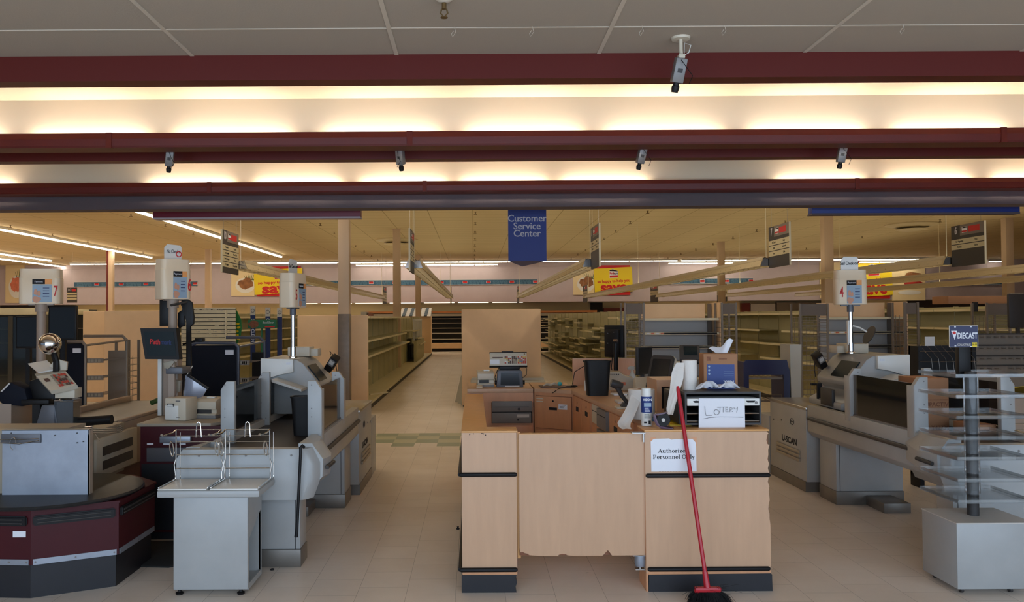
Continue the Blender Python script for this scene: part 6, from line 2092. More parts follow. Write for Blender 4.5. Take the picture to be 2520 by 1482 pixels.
def tf(u, v):
    # pulled-up tissue: flat low left wing, tall right peak
    X_ = -0.075 + 0.16 * u
    prof = 0.035 + 0.05 * u + 0.045 * max(0, u - 0.55) / 0.45
    z_ = bh + 0.002 + prof * v * (0.65 + 0.35 * math.sin(5 * u + 1.0) ** 2)
    y_ = -0.02 + 0.05 * math.sin(6 * u) * v * 0.5 + 0.03 * v
    return (X_ * (0.45 + 0.55 * v) + 0.02, y_, z_)
q = MB(); q.sheet(tf, 16, 8, 0.0006); q.done('pulled_tissue', 'white_paper', t)
p = P(1770, 955, YL + 0.06)
tissue(p.x, YL + 0.07, LZ + 0.001, 0.26, 0.1, 0.07, 3, 'crumpled white tissue lying on the lottery rack in front of the tissue box', 'crumpled_tissue', None)

# payment terminal on a stand
p = P(1697, 868, 6.5)
t = thing('payment_terminal', 'gray and black card payment terminal on a stand behind the paper towel roll', 'payment terminal', (p.x, 6.5, ZT), local=True, rotz=R(-12))
hz = p.z - ZT
q = MB(); q.cyl((0, 0.02, 0.01), (0, 0.02, hz - 0.02), 0.02, seg=12); q.lathe(0, 0.02, [(0.001, 0), (0.08, 0), (0.07, 0.015), (0.001, 0.015)], 20); q.done('stand', 'black_plastic', t)
XF = Matrix.Translation((0, 0, hz)) @ Matrix.Rotation(R(48), 4, 'X')
q = MB(); q.box(-0.08, 0.08, -0.08, 0.07, -0.03, 0.015, 0.01); q.done('housing', 'dark_gray_plastic', t, xf=XF)
q = MB(); q.box(-0.045, 0.06, -0.04, 0.05, 0.015, 0.019, 0.002); q.done('screen', 'screen', t, xf=XF)
q = MB(); q.box(-0.075, 0.075, -0.085, -0.02, -0.05, -0.028, 0.008); q.done('lower_body', 'black_plastic', t, xf=XF)

# broom
hb = Vector((P(1741, 1450, 4.8).x, 4.80, P(1741, 1450, 4.8).z))
ht = Vector((P(1668, 951, 5.075).x, 5.08, P(1668, 951, 5.075).z))
t = thing('broom', 'red-handled broom with black bristles leaning on the counter front', 'broom', (hb.x, 4.78, 0))
q = MB(); q.tube([hb, ht - (ht - hb) * 0.02, ht], [0.0125, 0.0125, 0.008], 16); h_ = q.done('handle', 'red_broom', t)
d_ = (ht - hb).normalized()
q = MB(); q.tube([hb - d_ * 0.01, hb + d_ * 0.10], [0.02, 0.016], 14); q.done('socket', 'red_broom', t)
q = MB(); c0 = hb - d_ * 0.0
q.box(c0.x - 0.075, c0.x + 0.075, c0.y - 0.022, c0.y + 0.018, c0.z - 0.015, c0.z + 0.012, 0.006)
q.ball((c0.x - 0.06, c0.y, c0.z - 0.01), 0.02, 6); q.ball((c0.x + 0.065, c0.y, c0.z - 0.002), 0.018, 6)
q.done('head_block', 'red_broom', t)
q = MB(); rb = random.Random(9)
for k in range(750):
    u = rb.uniform(-1, 1); v = rb.uniform(-1, 1)
    s_ = Vector((c0.x + 0.065 * u, c0.y + 0.016 * v, c0.z - 0.012))
    e_ = Vector((c0.x + 0.125 * u + rb.gauss(0, 0.008) + 0.01, max(4.69, c0.y - 0.02 + 0.05 * v + rb.gauss(0, 0.006)), max(0.001, 0.002 + abs(rb.gauss(0, 0.01)))))
    mid = (s_ + e_) / 2 + Vector((rb.gauss(0, 0.006) + 0.012 * u, rb.gauss(0, 0.004), 0.01))
    q.tube([s_, mid, e_], 0.0012, 3)
for k in range(70):       # splayed strays
    u = rb.uniform(-1, 1)
    s_ = Vector((c0.x + 0.06 * u, c0.y, c0.z - 0.01))
    e_ = s_ + Vector((0.07 * u + rb.gauss(0.03, 0.03), rb.gauss(-0.01, 0.02), rb.uniform(-0.06, 0.05)))
    q.tube([s_, (s_ + e_) / 2 + Vector((rb.gauss(0, 0.012), 0, rb.gauss(0.01, 0.01))), e_], 0.0007, 3)
q.done('bristles', 'bristle', t)['kind'] = 'stuff'

# small dark knob on the floor
p = G(1127, 1303)
q = MB(); q.lathe(p.x, p.y, [(0.001, 0), (0.012, 0), (0.014, 0.008), (0.006, 0.012), (0.01, 0.022), (0.001, 0.024)], 12); q.done('rubber_stopper', 'ink_black', label='small dark stopper lying on the floor left of the kiosk', cat='stopper')

# ================================================================ SELF-CHECKOUT LANES
def uscan_lane(xs, s, side, lab, tower_u=0.34):
    """xs = customer-side face, s = +1 body grows to +X, -1 to -X"""
    X = lambda u: xs + s * u
    t = thing('self_checkout_lane', lab, 'checkout lane', (X(0.36), 6.9, 0), 'self-checkout lanes')

    def bx(q, u0, u1, y0, y1, z0, z1, bev=0.0):
        q.box(X(u0), X(u1), y0, y1, z0, z1, bev)
    # pedestals
    for y0, y1, u0 in ((5.56, 5.76, 0.09), (7.28, 7.62, 0.06)):
        q = MB(); bx(q, u0, u0 + 0.6, y0, y1, 0.12, 0.56, 0.004); pd = q.done('pedestal', 'white_lane', t)
        q = MB(); bx(q, u0 - 0.006, u0 + 0.606, y0 - 0.01, y1 + 0.01, 0.0, 0.12, 0.004); q.done('plinth', 'dull_plinth', pd)
        q = MB(); bx(q, u0 + 0.03, u0 + 0.035, y0 - 0.001, y0, 0.12, 0.56); bx(q, u0 + 0.001, u0 + 0.035, y0 - 0.001, y0 + 0.0, 0.555, 0.56); q.done('panel_seam', 'dark_gray_plastic', pd, smooth=0)
    q = MB(); bx(q, 0.32, 0.55, 6.95, 7.28, 0, 0.085, 0.004); q.done('foot_step', 'dull_plinth', t)
    # body trough with sloping underside
    q = MB()
    q.prism([(X(0.0), 0.60), (X(0.05), 0.545), (X(0.68), 0.545), (X(0.73), 0.60), (X(0.73), 0.85), (X(0.67), 0.85), (X(0.67), 0.79), (X(0.07), 0.79), (X(0.07), 0.85), (X(0.0), 0.85)], 'y', 5.62, 7.75, 0.006)
    q.done('conveyor_body', 'white_lane', t)
    q = MB(); bx(q, 0.075, 0.665, 5.62, 7.72, 0.775, 0.80); q.done('belt', 'belt', t, smooth=0)
    # nose: shell that faces the street, bulging on the customer side
    q = MB()
    fr = [(0.03, 0.505), (-0.02, 0.64), (-0.02, 0.74), (0.03, 0.84), (0.82, 0.84), (0.86, 0.78), (0.86, 0.56), (0.83, 0.505)]
    q.rings([[(X(u_), 5.34, z_) for u_, z_ in fr], [(X(u_ - (0.03 if u_ < 0.1 else 0)), 5.36, z_) for u_, z_ in fr], [(X(u_ - (0.06 if u_ < 0.1 else 0)), 5.43, z_) for u_, z_ in fr]])
    q.rings([[(X(u_), y_, z_) for u_, z_ in ((0.06, 0.505), (a_, 0.64), (a_ - 0.005, 0.76), (a_ + 0.07, 0.865), (0.07, 0.865))] for y_, a_ in ((5.42, -0.09), (5.55, -0.12), (5.68, -0.10), (5.98, -0.002))])
    q.rings([[(X(0.73), y_, 0.505 + d_), (X(0.86 - e_), y_, 0.56 + d_), (X(0.86 - e_), y_, 0.80 + 0.05 * e_), (X(0.82 - e_), y_, 0.845), (X(0.73), y_, 0.845)] for y_, d_, e_ in ((5.42, 0, 0), (5.75, 0.04, 0.10))])
    q.done('front_nose', 'white_lane', t)
    q = MB()
    for u in (0.10, 0.40, 0.71):
        q.cyl((X(u), 5.339, 0.80), (X(u), 5.335, 0.80), 0.007, seg=10)
    q.done('screws', 'gray_plastic', t)
    q = MB(); bx(q, 0.07, 0.73, 5.43, 5.64, 0.76, 0.785); q.done('tray_floor', 'belt', t, smooth=0)
    # side bumper rails
    q = MB(); q.tube([(X(-0.012), 5.92, 0.725), (X(-0.012), 7.7, 0.725)], 0.017, 10); q.done('bumper_rail', 'dark_gray_plastic', t)
    q = MB(); q.tube([(X(-0.118), 5.44, 0.70), (X(-0.135), 5.60, 0.71)], 0.014, 10); q.done('bumper_rail', 'dark_gray_plastic', t)
    # posts and smoked screens
    for u0, u1 in ((0.0, 0.10), (0.63, 0.73)):
        for y in (5.86, 6.86):
            q = MB()
            if u0 < 0.3:
                q.prism([(X(u0), 0.80), (X(u1), 0.80), (X(u1), 1.25), (X(u0 + 0.04), 1.25), (X(u0), 1.19)], 'y', y, y + 0.045, 0.003)
            else:
                q.prism([(X(u0), 0.80), (X(u1), 0.80), (X(u1), 1.19), (X(u1 - 0.04), 1.25), (X(u0), 1.25)], 'y', y, y + 0.045, 0.003)
            uo = -0.003 if u0 < 0.3 else 0.718
            bx(q, uo, uo + 0.015, y + 0.004, y + 0.10, 0.803, 1.187, 0.003)
            ps = q.done('post', 'white_lane', t)
            q = MB()
            for z in (0.86, 0.99, 1.05, 1.22):
                q.cyl((X((u0 + u1) / 2 + (0.02 if z > 0.9 else -0.02)), y - 0.002, z), (X((u0 + u1) / 2 + (0.02 if z > 0.9 else -0.02)), y + 0.001, z), 0.005, seg=8)
            q.done('screws', 'gray_plastic', ps)
        uc = 0.03 if u0 < 0.3 else 0.70
        q = MB(); bx(q, uc - 0.004, uc + 0.004, 5.92, 6.85, 0.85, 1.20); q.done('smoked_screen', 'smoked_acrylic', t, smooth=0)
        q = MB(); bx(q, uc - 0.008, uc + 0.008, 5.90, 6.86, 0.84, 0.862); q.done('screen_channel', 'gray_plastic', t, smooth=0)
        if u0 > 0.3:
            q = MB(); bx(q, uc - 0.004, uc + 0.004, 6.95, 7.3, 0.85, 1.16); q.done('smoked_screen', 'smoked_acrylic', t, smooth=0)
    # scanner hood, screen leaning to the customer side
    u = tower_u
    q = MB()
    prof = [(X(u - 0.22), 0.84), (X(u - 0.22), 0.90), (X(u - 0.10), 0.96), (X(u - 0.03), 1.00), (X(u - 0.13), 1.06), (X(u - 0.14), 1.10), (X(u + 0.02), 1.30), (X(u + 0.08), 1.335), (X(u + 0.38), 1.345), (X(u + 0.385), 0.84)]
    q.prism(prof, 'y', 7.30, 8.0, 0.012)
    hood = q.done('scanner_hood', 'beige_dark' if False else 'white_lane', t)
    q = MB()
    q.prism([(X(u + 0.10), 1.338), (X(u + 0.392), 1.348), (X(u + 0.392), 1.14), (X(u + 0.22), 1.20), (X(u + 0.10), 1.22)], 'y', 7.26, 7.31, 0.006)
    q.done('front_fascia', 'white_plastic', hood)
    q = MB(); bx(q, u + 0.12, u + 0.16, 7.256, 7.262, 1.29, 1.31); q.done('white_label', 'white_paper', hood, smooth=0)
    # screen in the slanted face
    n_ = Vector((-(1.30 - 1.10), 0, (0.16))).normalized()
    n_.x *= s
    c0, c1 = Vector((X(u - 0.115), 0, 1.125)), Vector((X(u - 0.005), 0, 1.268))
    pts = []
    for o_ in (0.0, 0.008):
        for c_, y in ((c0, 7.36), (c0, 7.72), (c1, 7.72), (c1, 7.36)):
            v = c_ + n_ * (0.006 + o_)
            pts.append((v.x, y, v.z))
    q = MB(); q.hexa(pts); q.done('touch_screen', 'screen', hood, smooth=0)
    q = MB(); bx(q, u - 0.235, u - 0.20, 7.45, 7.70, 0.86, 1.02, 0.008); q.done('scan_window', 'dark_gray_plastic', hood)
    q = MB(); bx(q, u - 0.226, u - 0.18, 7.78, 7.80, 0.90, 1.05); bx(q, u - 0.228, u - 0.18, 7.9, 7.94, 1.02, 1.04); q.done('card_slots', 'ink_black', hood, smooth=0)
    # card terminal hanging on the hood
    XF = Matrix.Translation((X(u - 0.13), 7.95, 1.26)) @ Matrix.Rotation(R(-35 * s), 4, 'Y') @ Matrix.Rotation(R(25), 4, 'X')
    q = MB(); q.box(-0.04, 0.04, -0.05, 0.05, -0.08, 0.09, 0.012); ct = q.done('card_terminal', 'black_plastic', t, xf=XF)
    q = MB(); q.box(-0.03, 0.03, -0.056, -0.049, 0.0, 0.07, 0.002); q.done('terminal_face', 'gray_plastic', ct, xf=XF)
    q = MB(); q.box(-0.022, 0.022, -0.059, -0.055, 0.02, 0.06); q.done('terminal_screen', 'shelf_gray', ct, xf=XF, smooth=0)
    q = MB(); q.tube([(X(u - 0.12), 7.97, 1.34), (X(u - 0.1), 8.0, 1.38), (X(u - 0.15), 7.98, 1.33), (X(u - 0.18), 7.95, 1.18), (X(u - 0.17), 7.95, 1.1)], 0.004, 6); q.done('cable', 'black_plastic', ct)
    # sloping slip tray in front of the hood
    q = MB()
    q.hexa([(X(u - 0.02), 7.05, 1.065), (X(u + 0.24), 7.05, 1.15), (X(u + 0.24), 7.3, 1.15), (X(u - 0.02), 7.3, 1.065), (X(u - 0.02), 7.05, 1.085), (X(u + 0.24), 7.05, 1.175), (X(u + 0.24), 7.3, 1.175), (X(u - 0.02), 7.3, 1.085)])
    q.done('slip_tray', 'white_plastic', t, smooth=0)
    # printers / boxes on top at the back
    q = MB(); bx(q, u + 0.05, u + 0.26, 7.75, 7.98, 1.34, 1.43, 0.006); bx(q, u - 0.02, u + 0.06, 7.8, 7.98, 1.34, 1.41, 0.004); q.done('top_printer', 'beige_plastic', t)
    # cash cabinet at the back
    q = MB(); bx(q, 0.0, 0.55, 7.78, 8.72, 0.10, 0.79, 0.006); cab = q.done('cash_cabinet', 'white_lane', t)
    q = MB(); bx(q, -0.01, 0.56, 7.76, 8.74, 0.79, 0.82, 0.004); q.done('steel_top', 'steel', cab)
    q = MB(); bx(q, -0.004, 0.55, 7.80, 8.70, 0.0, 0.10); q.done('plinth', 'dull_plinth', cab, smooth=0)
    q = MB(); bx(q, 0.0, 0.4, 8.75, 9.1, 0, 0.62, 0.004); q.done('low_rear_cabinet', 'white_lane', t)
    d = LEFTF if s > 0 else RIGHTF
    text('U-SCAN', 0.085, 'ink_black', cab, (X(-0.002), 8.2, 0.44), d, bold=0.002, sx=1.25)
    q = MB(); q.tube([(X(-0.003), 8.12 + 0.045 * math.cos(k * PI / 10), 0.64 + 0.032 * math.sin(k * PI / 10)) for k in range(20)], 0.003, 4, closed=True); bx(q, -0.004, 0.0, 8.08, 8.16, 0.635, 0.645); q.done('coin_slot', 'dark_gray_plastic', cab)
    for k in range(3):
        q = MB(); bx(q, -0.02 + 0.002 * k, 0.0, 7.92, 8.52, 0.27 + 0.04 * k, 0.30 + 0.04 * k, 0.005); q.done('receipt_shelf', 'beige_dark', cab)
    q = MB(); q.cyl((X(0), 8.4, 0.62), (X(-0.008), 8.4, 0.62), 0.008, seg=10); q.cyl((X(0), 8.62, 0.6), (X(-0.008), 8.62, 0.6), 0.01, seg=10); q.done('locks', 'steel', cab)
    return t


uscan_lane(-1.11, -1, 'left', 'white self-checkout lane left of the kiosk, its conveyor ending behind the wire bag stand', 0.42)
uscan_lane(3.20, 1, 'right', 'white self-checkout lane right of the kiosk with U-SCAN lettering seen on its cabinet')


# lanterns
def lantern(x, y, zb, w_, d_, h_, rot, num, tab, tabcol, lab, pole_z0, pole_r, pole_mat, group='lane lanterns'):
    t = thing('lane_lantern', lab, 'lane light', (x, y, pole_z0), group, local=True, rotz=rot)
    H = zb - pole_z0
    q = MB(); q.cyl((0, 0, 0), (0, 0, H), pole_r, seg=18); q.lathe(0, 0, [(0.001, 0), (pole_r * 1.9, 0), (pole_r * 1.9, 0.012), (pole_r * 1.25, 0.02), (pole_r * 1.25, 0.1), (0.001, 0.1)], 18); q.done('pole', pole_mat, t)
    q = MB(); q.cyl((0, 0, H - 0.07), (0, 0, H), pole_r * 1.35, seg=16); q.box(-w_ * 0.3, w_ * 0.3, -0.02, 0.02, H - 0.012, H); q.done('collar', 'slate_metal' if pole_mat == 'chrome' else 'tan_post', t)

    def rr(wd, dp, z, rad):
        pts = []
        for cx_, cy_, a0 in ((wd - rad, dp - rad, 0), (-wd + rad, dp - rad, 90), (-wd + rad, -dp + rad, 180), (wd - rad, -dp + rad, 270)):
            for k in range(6):
                a_ = R(a0 + 18 * k)
                pts.append((cx_ + rad * math.cos(a_), cy_ + rad * math.sin(a_), z))
        return pts
    q = MB(); W2, D2 = w_ / 2, d_ / 2
    q.rings([rr(W2 * 0.97, D2 * 0.97, H, 0.04), rr(W2, D2, H + 0.01, 0.045), rr(W2, D2, H + h_ * 0.74, 0.045), rr(W2 * 0.98, D2 * 0.98, H + h_ * 0.75, 0.045), rr(W2 * 0.96, D2 * 0.95, H + h_, 0.045)])
    q.done('shade', 'lantern', t)
    # poster on the street face
    q = MB(); q.box(-W2 * 0.30, W2 * 0.62, -D2 - 0.003, -D2 + 0.002, H + 0.012, H + h_ * 0.55); ad = q.done('advert', 'photo_blue', t, smooth=0)
    q = MB(); q.box(-W2 * 0.30, W2 * 0.30, -D2 - 0.005, -D2 - 0.003, H + h_ * 0.56, H + h_ * 0.70); q.done('advert_header', 'ink_black', t, smooth=0)
    q = MB(); q.box(W2 * 0.30, W2 * 0.62, -D2 - 0.005, -D2 - 0.003, H + h_ * 0.56, H + h_ * 0.70); q.done('advert_corner', 'photo_orange', t, smooth=0)
    q = MB(); blob(q, -W2 * 0.10, H + h_ * 0.12, W2 * 0.2, h_ * 0.1, -D2 - 0.003, 2, 0.002, 12); blob(q, -W2 * 0.14, H + h_ * 0.33, W2 * 0.10, h_ * 0.09, -D2 - 0.003, 3, 0.003, 12); blob(q, W2 * 0.02, H + h_ * 0.30, W2 * 0.09, h_ * 0.08, -D2 - 0.003, 4, 0.003, 12)
    q.done('advert_picture', 'photo_skin', t, smooth=0)
    text('Payment', h_ * 0.07, 'white_paper', t, (0, -D2 - 0.006, H + h_ * 0.63), sx=0.9)
    q = MB()
    for k in range(4): q.box(W2 * 0.2, W2 * 0.5, -D2 - 0.004, -D2 - 0.003, H + h_ * (0.2 + 0.08 * k), H + h_ * (0.22 + 0.08 * k))
    q.done('advert_text', 'logo_blue', t, smooth=0)
    nx = W2 * 0.80 if num in ('7', '6') else -W2 * 0.62
    text(num, h_ * 0.42, 'logo_red', t, (nx, -D2 - 0.003, H + h_ * 0.35), sx=0.5, bold=0.002)
    # tab on top
    if num == '7':
        return t
    q = MB(); q.prism([(-0.075, H + h_ - 0.01), (0.075, H + h_ - 0.01), (0.075, H + h_ + 0.11), (0.06, H + h_ + 0.125), (-0.05, H + h_ + 0.13), (-0.075, H + h_ + 0.10)], 'y', -0.004, 0.004); q.done('top_tab', 'white_plastic', t, smooth=0)
    if tab:
        text(tab, 0.042, 'ink_black', t, (0, -0.006, H + h_ + 0.065), sx=0.62, bold=0.0006)
    return t


p4 = P(2092, 750, 7.6)
t = lantern(p4.x, 7.6, p4.z, 0.28, 0.16, 0.325, R(-14), '4', 'Self Check-out', None, 'cream lane lantern numbered 4 on a chrome pole, tab reading Self Check-out', 1.345, 0.022, 'chrome')
p = P(721, 757, 7.35)
t = lantern(p.x, 7.35, p.z, 0.28, 0.16, 0.31, R(74), '5', 'Self Check-out', None, 'cream lane lantern turned sideways on the chrome pole of the left self-checkout', 1.345, 0.021, 'chrome')
p = P(428, 737, 6.8)
ZP6 = P(432, 880, 6.8).z
t = lantern(p.x - 0.01, 6.8, p.z, 0.26, 0.18, 0.335, R(46), '6', '', None, 'cream lane lantern numbered 6 with a No Checks tab on top', ZP6, 0.036, 'tan_post')
text('No Checks', 0.042, 'ink_black', t, (0.0, -0.006, p.z - ZP6 + 0.335 + 0.07), sx=0.6)
q = MB(); q.tube([(0.05 + 0.022 * math.cos(k * PI / 8), -0.007, p.z - ZP6 + 0.335 + 0.05 + 0.022 * math.sin(k * PI / 8)) for k in range(16)], 0.004, 4, closed=True); q.done('red_ring_mark', 'logo_red', t)
p = P(102, 748, 7.0)
t = lantern(p.x, 7.0, p.z, 0.33, 0.17, 0.30, R(14), '7', '', None, 'cream lane lantern numbered 7 at the far left', 0.0, 0.038, 'tan_post')

# convex mirror arm on the right pole
p = P(2098, 812, 7.6)
t = thing('security_mirror', 'round security mirror seen edge-on, on an arm beside the lane four pole', 'mirror', (p.x, 7.6, p.z), local=True)
q = MB(); q.tube([(0.0, 0, 0.04), (0.06, -0.02, 0.02), (0.12, -0.03, -0.02)], 0.008, 8); q.box(-0.05, -0.02, -0.015, 0.015, -0.14, 0.09, 0.003); q.done('arm', 'white_plastic', t)
XF = Matrix.Translation((0.15, -0.02, -0.05)) @ Matrix.Rotation(R(26), 4, 'Y') @ Matrix.Rotation(R(90), 4, 'Y')
q = MB(); q.lathe(0, 0, [(0.001, 0.012), (0.05, 0.008), (0.09, 0.0), (0.092, -0.008), (0.001, -0.008)], 24); q.done('mirror_disc', 'dark_gray_plastic', t, xf=XF)

# bin on the left belt
p = P(748, 1043, 6.28)
waste_bin(p.x, 6.28, 0.80, 0.19, 0.14, 0.15, 0.11, 0.30, 'black waste bin standing on the left self-checkout belt', 'black_plastic')


# ---------------------------------------------------------------- bag stand
def bag_stand(x0, x1, y0, lab, group=None):
    """white bagging cabinet with two wire bag holders"""
    yb = y0 + 0.225
    t = thing('bagging_stand', lab, 'bagging stand', ((x0 + x1) / 2, y0 + 0.2, 0), group)
    cx0, cx1 = x0 + 0.085, x1 - 0.085 + 0.0
    q = MB()
    q.box(cx0, cx1, y0 + 0.02, y0 + 0.05, 0.035, 0.615, 0.008)
    q.box(cx0, cx0 + 0.02, y0 + 0.04, yb + 0.12, 0.035, 0.615)
    q.box(cx0, cx1 - 0.002, yb + 0.10, yb + 0.12, 0.035, 0.615)
    q.box(cx0 + 0.01, cx1 - 0.01, y0 + 0.04, yb + 0.11, 0.035, 0.06)
    q.prism([(y0 + 0.045, 0.03), (yb + 0.12, 0.03), (yb + 0.12, 0.065), (y0 + 0.05, 0.065), (y0 + 0.055, 0.34), (yb + 0.10, 0.46), (yb + 0.10, 0.065), (yb + 0.12, 0.065), (yb + 0.12, 0.615), (y0 + 0.045, 0.615)], 'x', cx1 - 0.012, cx1)
    q.done('cabinet', 'white_lane', t)
    q = MB(); q.box(cx0 + 0.021, cx0 + 0.024, y0 + 0.06, yb + 0.1, 0.06, 0.6); q.done('inner_wall', 'white_plastic', t, smooth=0)
    q = MB(); q.box(x0, x1, y0 - 0.03, yb + 0.13, 0.61, 0.655, 0.012); q.done('top_slab', 'white_lane', t)
    xm = (x0 + x1) / 2
    for i, (a_, b_) in enumerate(((x0 + 0.002, xm - 0.012), (xm + 0.008, x1 - 0.012))):
        q = MB(); q.box(a_, b_, y0 - 0.022, yb + 0.06, 0.655, 0.664, 0.004); q.done('bag_plate', 'white_plastic', t)
        yw = yb + 0.05
        q = MB()
        r = 0.0042
        zt = 0.985
        xa, xb = a_ + 0.006, b_ - 0.002
        for xx in (xa, xb):
            sg = -1 if xx == xa else 1
            q.tube([(xx + sg * 0.004, yw - 0.28, 0.668), (xx + sg * 0.004, yw - 0.0, 0.668), (xx + sg * 0.004, yw, 0.70), (xx + sg * 0.012, yw, 0.76), (xx, yw, 0.80), (xx, yw, zt), ], r, 7)
            q.tube([(xx + 0.02, yw + 0.02, 0.665), (xx + 0.02, yw + 0.02, zt - 0.02)], r * 0.8, 6)
            # ring hook
            q.tube([(xx - 0.02 + 0.012 * math.cos(k_ * PI / 6), yw - 0.02 - 0.015 * math.sin(k_ * PI / 6), 0.865 + 0.05 * math.sin(k_ * PI / 6)) for k_ in range(12)], r, 6, closed=True)
            # arm reaching forward
            q.tube([(xx, yw, zt), (xx, yw - 0.06, zt - 0.012), (xx, yw - 0.23, zt - 0.006), (xx, yw - 0.245, zt + 0.002)], [r * 1.2, r * 1.2, r * 1.2, r * 1.9], 7)
        for z in (zt, zt - 0.04, 0.907, 0.823, 0.735):
            q.tube([(xa, yw, z), (xb, yw, z)], r if z > 1 else r * 0.8, 6)
        xc = (xa + xb) / 2
        q.tube([(xc - 0.018, yw, zt - 0.05), (xc - 0.012, yw, zt + 0.04), (xc, yw, zt + 0.05), (xc + 0.012, yw, zt + 0.04), (xc + 0.018, yw, zt - 0.05)], r, 7)
        q.done('wire_bag_holder', 'chrome', t)
    for xx in (cx0 + 0.03, cx1 - 0.05):
        for yy in (y0 + 0.05, yb + 0.06):
            q = MB(); q.lathe(xx, yy, [(0.001, 0), (0.022, 0), (0.024, 0.012), (0.012, 0.018), (0.01, 0.036), (0.001, 0.036)], 14); q.done('foot', 'rubber', t)
    return t


bag_stand(-1.945, -1.315, 4.97, 'white bagging stand with two chrome wire bag holders at the front left')
# wire holder seen behind the clear shelves at right
p = P(2478, 1085, 6.0)
t = thing('wire_bag_holder', 'chrome wire bag holder behind the clear display shelves', 'bag holder', (p.x, 6.0, 0.84))
q = MB(); x0_, x1_ = P(2436, 1050, 6.0).x, P(2560, 1050, 6.0).x
zz = P(2478, 1044, 6.0).z
for z in (zz, zz - 0.045, zz - 0.2):
    q.tube([(x0_, 6.0, z), (x1_, 6.0, z)], 0.005, 6)
q.tube([(x0_, 6.0, 0.84), (x0_, 6.0, zz)], 0.005, 6); q.tube([(x1_, 6.0, 0.84), (x1_, 6.0, zz)], 0.005, 6)
q.tube([(x0_, 6.0, zz), (x0_ + 0.1, 5.85, zz - 0.03), (x0_ + 0.16, 5.76, zz - 0.05)], 0.006, 6)
q.tube([(p.x, 6.0, zz - 0.05), (p.x + 0.012, 6.0, zz + 0.04), (p.x + 0.025, 6.0, zz + 0.04), (p.x + 0.035, 6.0, zz - 0.05)], 0.004, 6)
q.done('wires', 'chrome', t)

# black strip leaning against the lane front (x hook bar)
a, b = P(742, 1098, 5.30), P(731, 1322, 5.30)
q = MB(); q.tube([(a.x + 0.012, 5.325, a.z - 0.012), (a.x + 0.004, 5.312, a.z), (a.x - 0.006, 5.30, a.z - 0.012), (a.x - 0.007, 5.30, a.z - 0.06), (b.x, 5.30, b.z + 0.06), (b.x - 0.006, 5.30, b.z)], [0.010, 0.011, 0.011, 0.010, 0.010, 0.013], 8)
q.done('rubber_strip', 'rubber', label='loose black rubber strip hanging down the front of the left self-checkout', cat='strip')
p = G(670, 1403)
q = MB(); q.lathe(p.x, p.y, [(0.001, 0), (0.014, 0), (0.012, 0.008), (0.001, 0.009)], 10); q.done('bottle_cap', 'ink_black', label='dark bottle cap on the floor under the left self-checkout', cat='cap')

# ---------------------------------------------------------------- burgundy bagging carousel
verts = [(-3.30, 4.99), (-2.715, 4.95), (-2.275, 5.17), (-2.275, 5.75), (-2.55, 6.02), (-3.45, 6.02), (-3.75, 5.7), (-3.75, 5.25)]


def inset(vs, d):
    c = Vector((sum(v[0] for v in vs) / len(vs), sum(v[1] for v in vs) / len(vs)))
    return [tuple(c + (Vector(v) - c) * (1 - d)) for v in vs]


t = thing('bagging_carousel', 'burgundy bagging carousel with a round black turntable at the front left', 'checkout counter', (-2.95, 5.5, 0))
q = MB(); q.prism(verts, 'z', 0.205, 0.535); q.done('burgundy_panels', 'burgundy', t, smooth=0)
q = MB(); q.prism(inset(verts, 0.03), 'z', 0.0, 0.215); q.done('plinth', 'black_plinth', t, smooth=0)
edges_ = [(0, 1), (1, 2), (2, 3)]
for k, (i, j) in enumerate(edges_):
    A_, B_ = Vector(verts[i]), Vector(verts[j])
    if k == 0:
        A_ = A_ + (B_ - A_) * 0.53
    d_ = (B_ - A_); L_ = d_.length; d_.normalize(); n2 = Vector((d_.y, -d_.x))

    def ep(q, s0, s1, z0, z1, th, o=0.0, bev=0.0):
        pts = []
        for z in (z0, z1):
            for s_, oo in ((s0, o), (s1, o), (s1, o + th), (s0, o + th)):
                v = A_ + d_ * s_ + n2 * oo
                pts.append((v.x, v.y, z))
        q.hexa(pts)
    q = MB(); ep(q, 0.012, L_ - 0.012, 0.205, 0.24, 0.004); st = q.done('steel_strip', 'galvanised', t, smooth=0)
    q = MB()
    for s_ in (0.025, L_ / 2, L_ - 0.025):
        v = A_ + d_ * s_ + n2 * 0.004; w2 = v + n2 * 0.002
        q.cyl((v.x, v.y, 0.222), (w2.x, w2.y, 0.222), 0.006, seg=8)
    q.done('screws', 'gray_plastic', st)
    q = MB(); ep(q, 0.01, L_ - 0.02, 0.445, 0.505, 0.018); bu = q.done('bumper', 'rubber', t, smooth=0)
    bm_ = bmesh.new(); bm_.from_mesh(bu.data); bmesh.ops.bevel(bm_, geom=list(bm_.edges), offset=0.008, segments=2, affect='EDGES'); bm_.to_mesh(bu.data); bm_.free()
    for z in (0.462, 0.484):
        q = MB(); pa = A_ + d_ * 0.035 + n2 * 0.019; pb = A_ + d_ * (L_ - 0.045) + n2 * 0.019
        q.cyl((pa.x, pa.y, z), (pb.x, pb.y, z), 0.005, seg=8); q.done('bumper_rib', 'dark_gray_plastic', bu)
a, b = P(31, 1317, 4.95), P(63, 1303, 4.95)
v = G(47, 1463)
q = MB()
yy = 4.99 + (4.95 - 4.99) * ((a.x + 3.30) / 0.585)
q.box(a.x - 0.0, b.x, yy - 0.006, yy + 0.0, 0.375, 0.412); q.done('inventory_sticker', 'white_paper', t, smooth=0)
q = MB(); q.prism([(x_, y_) for x_, y_ in inset(verts, -0.015)], 'z', 0.535, 0.548); q.done('burgundy_rim', 'burgundy', t, smooth=0)
tc = (-2.80, 5.40)
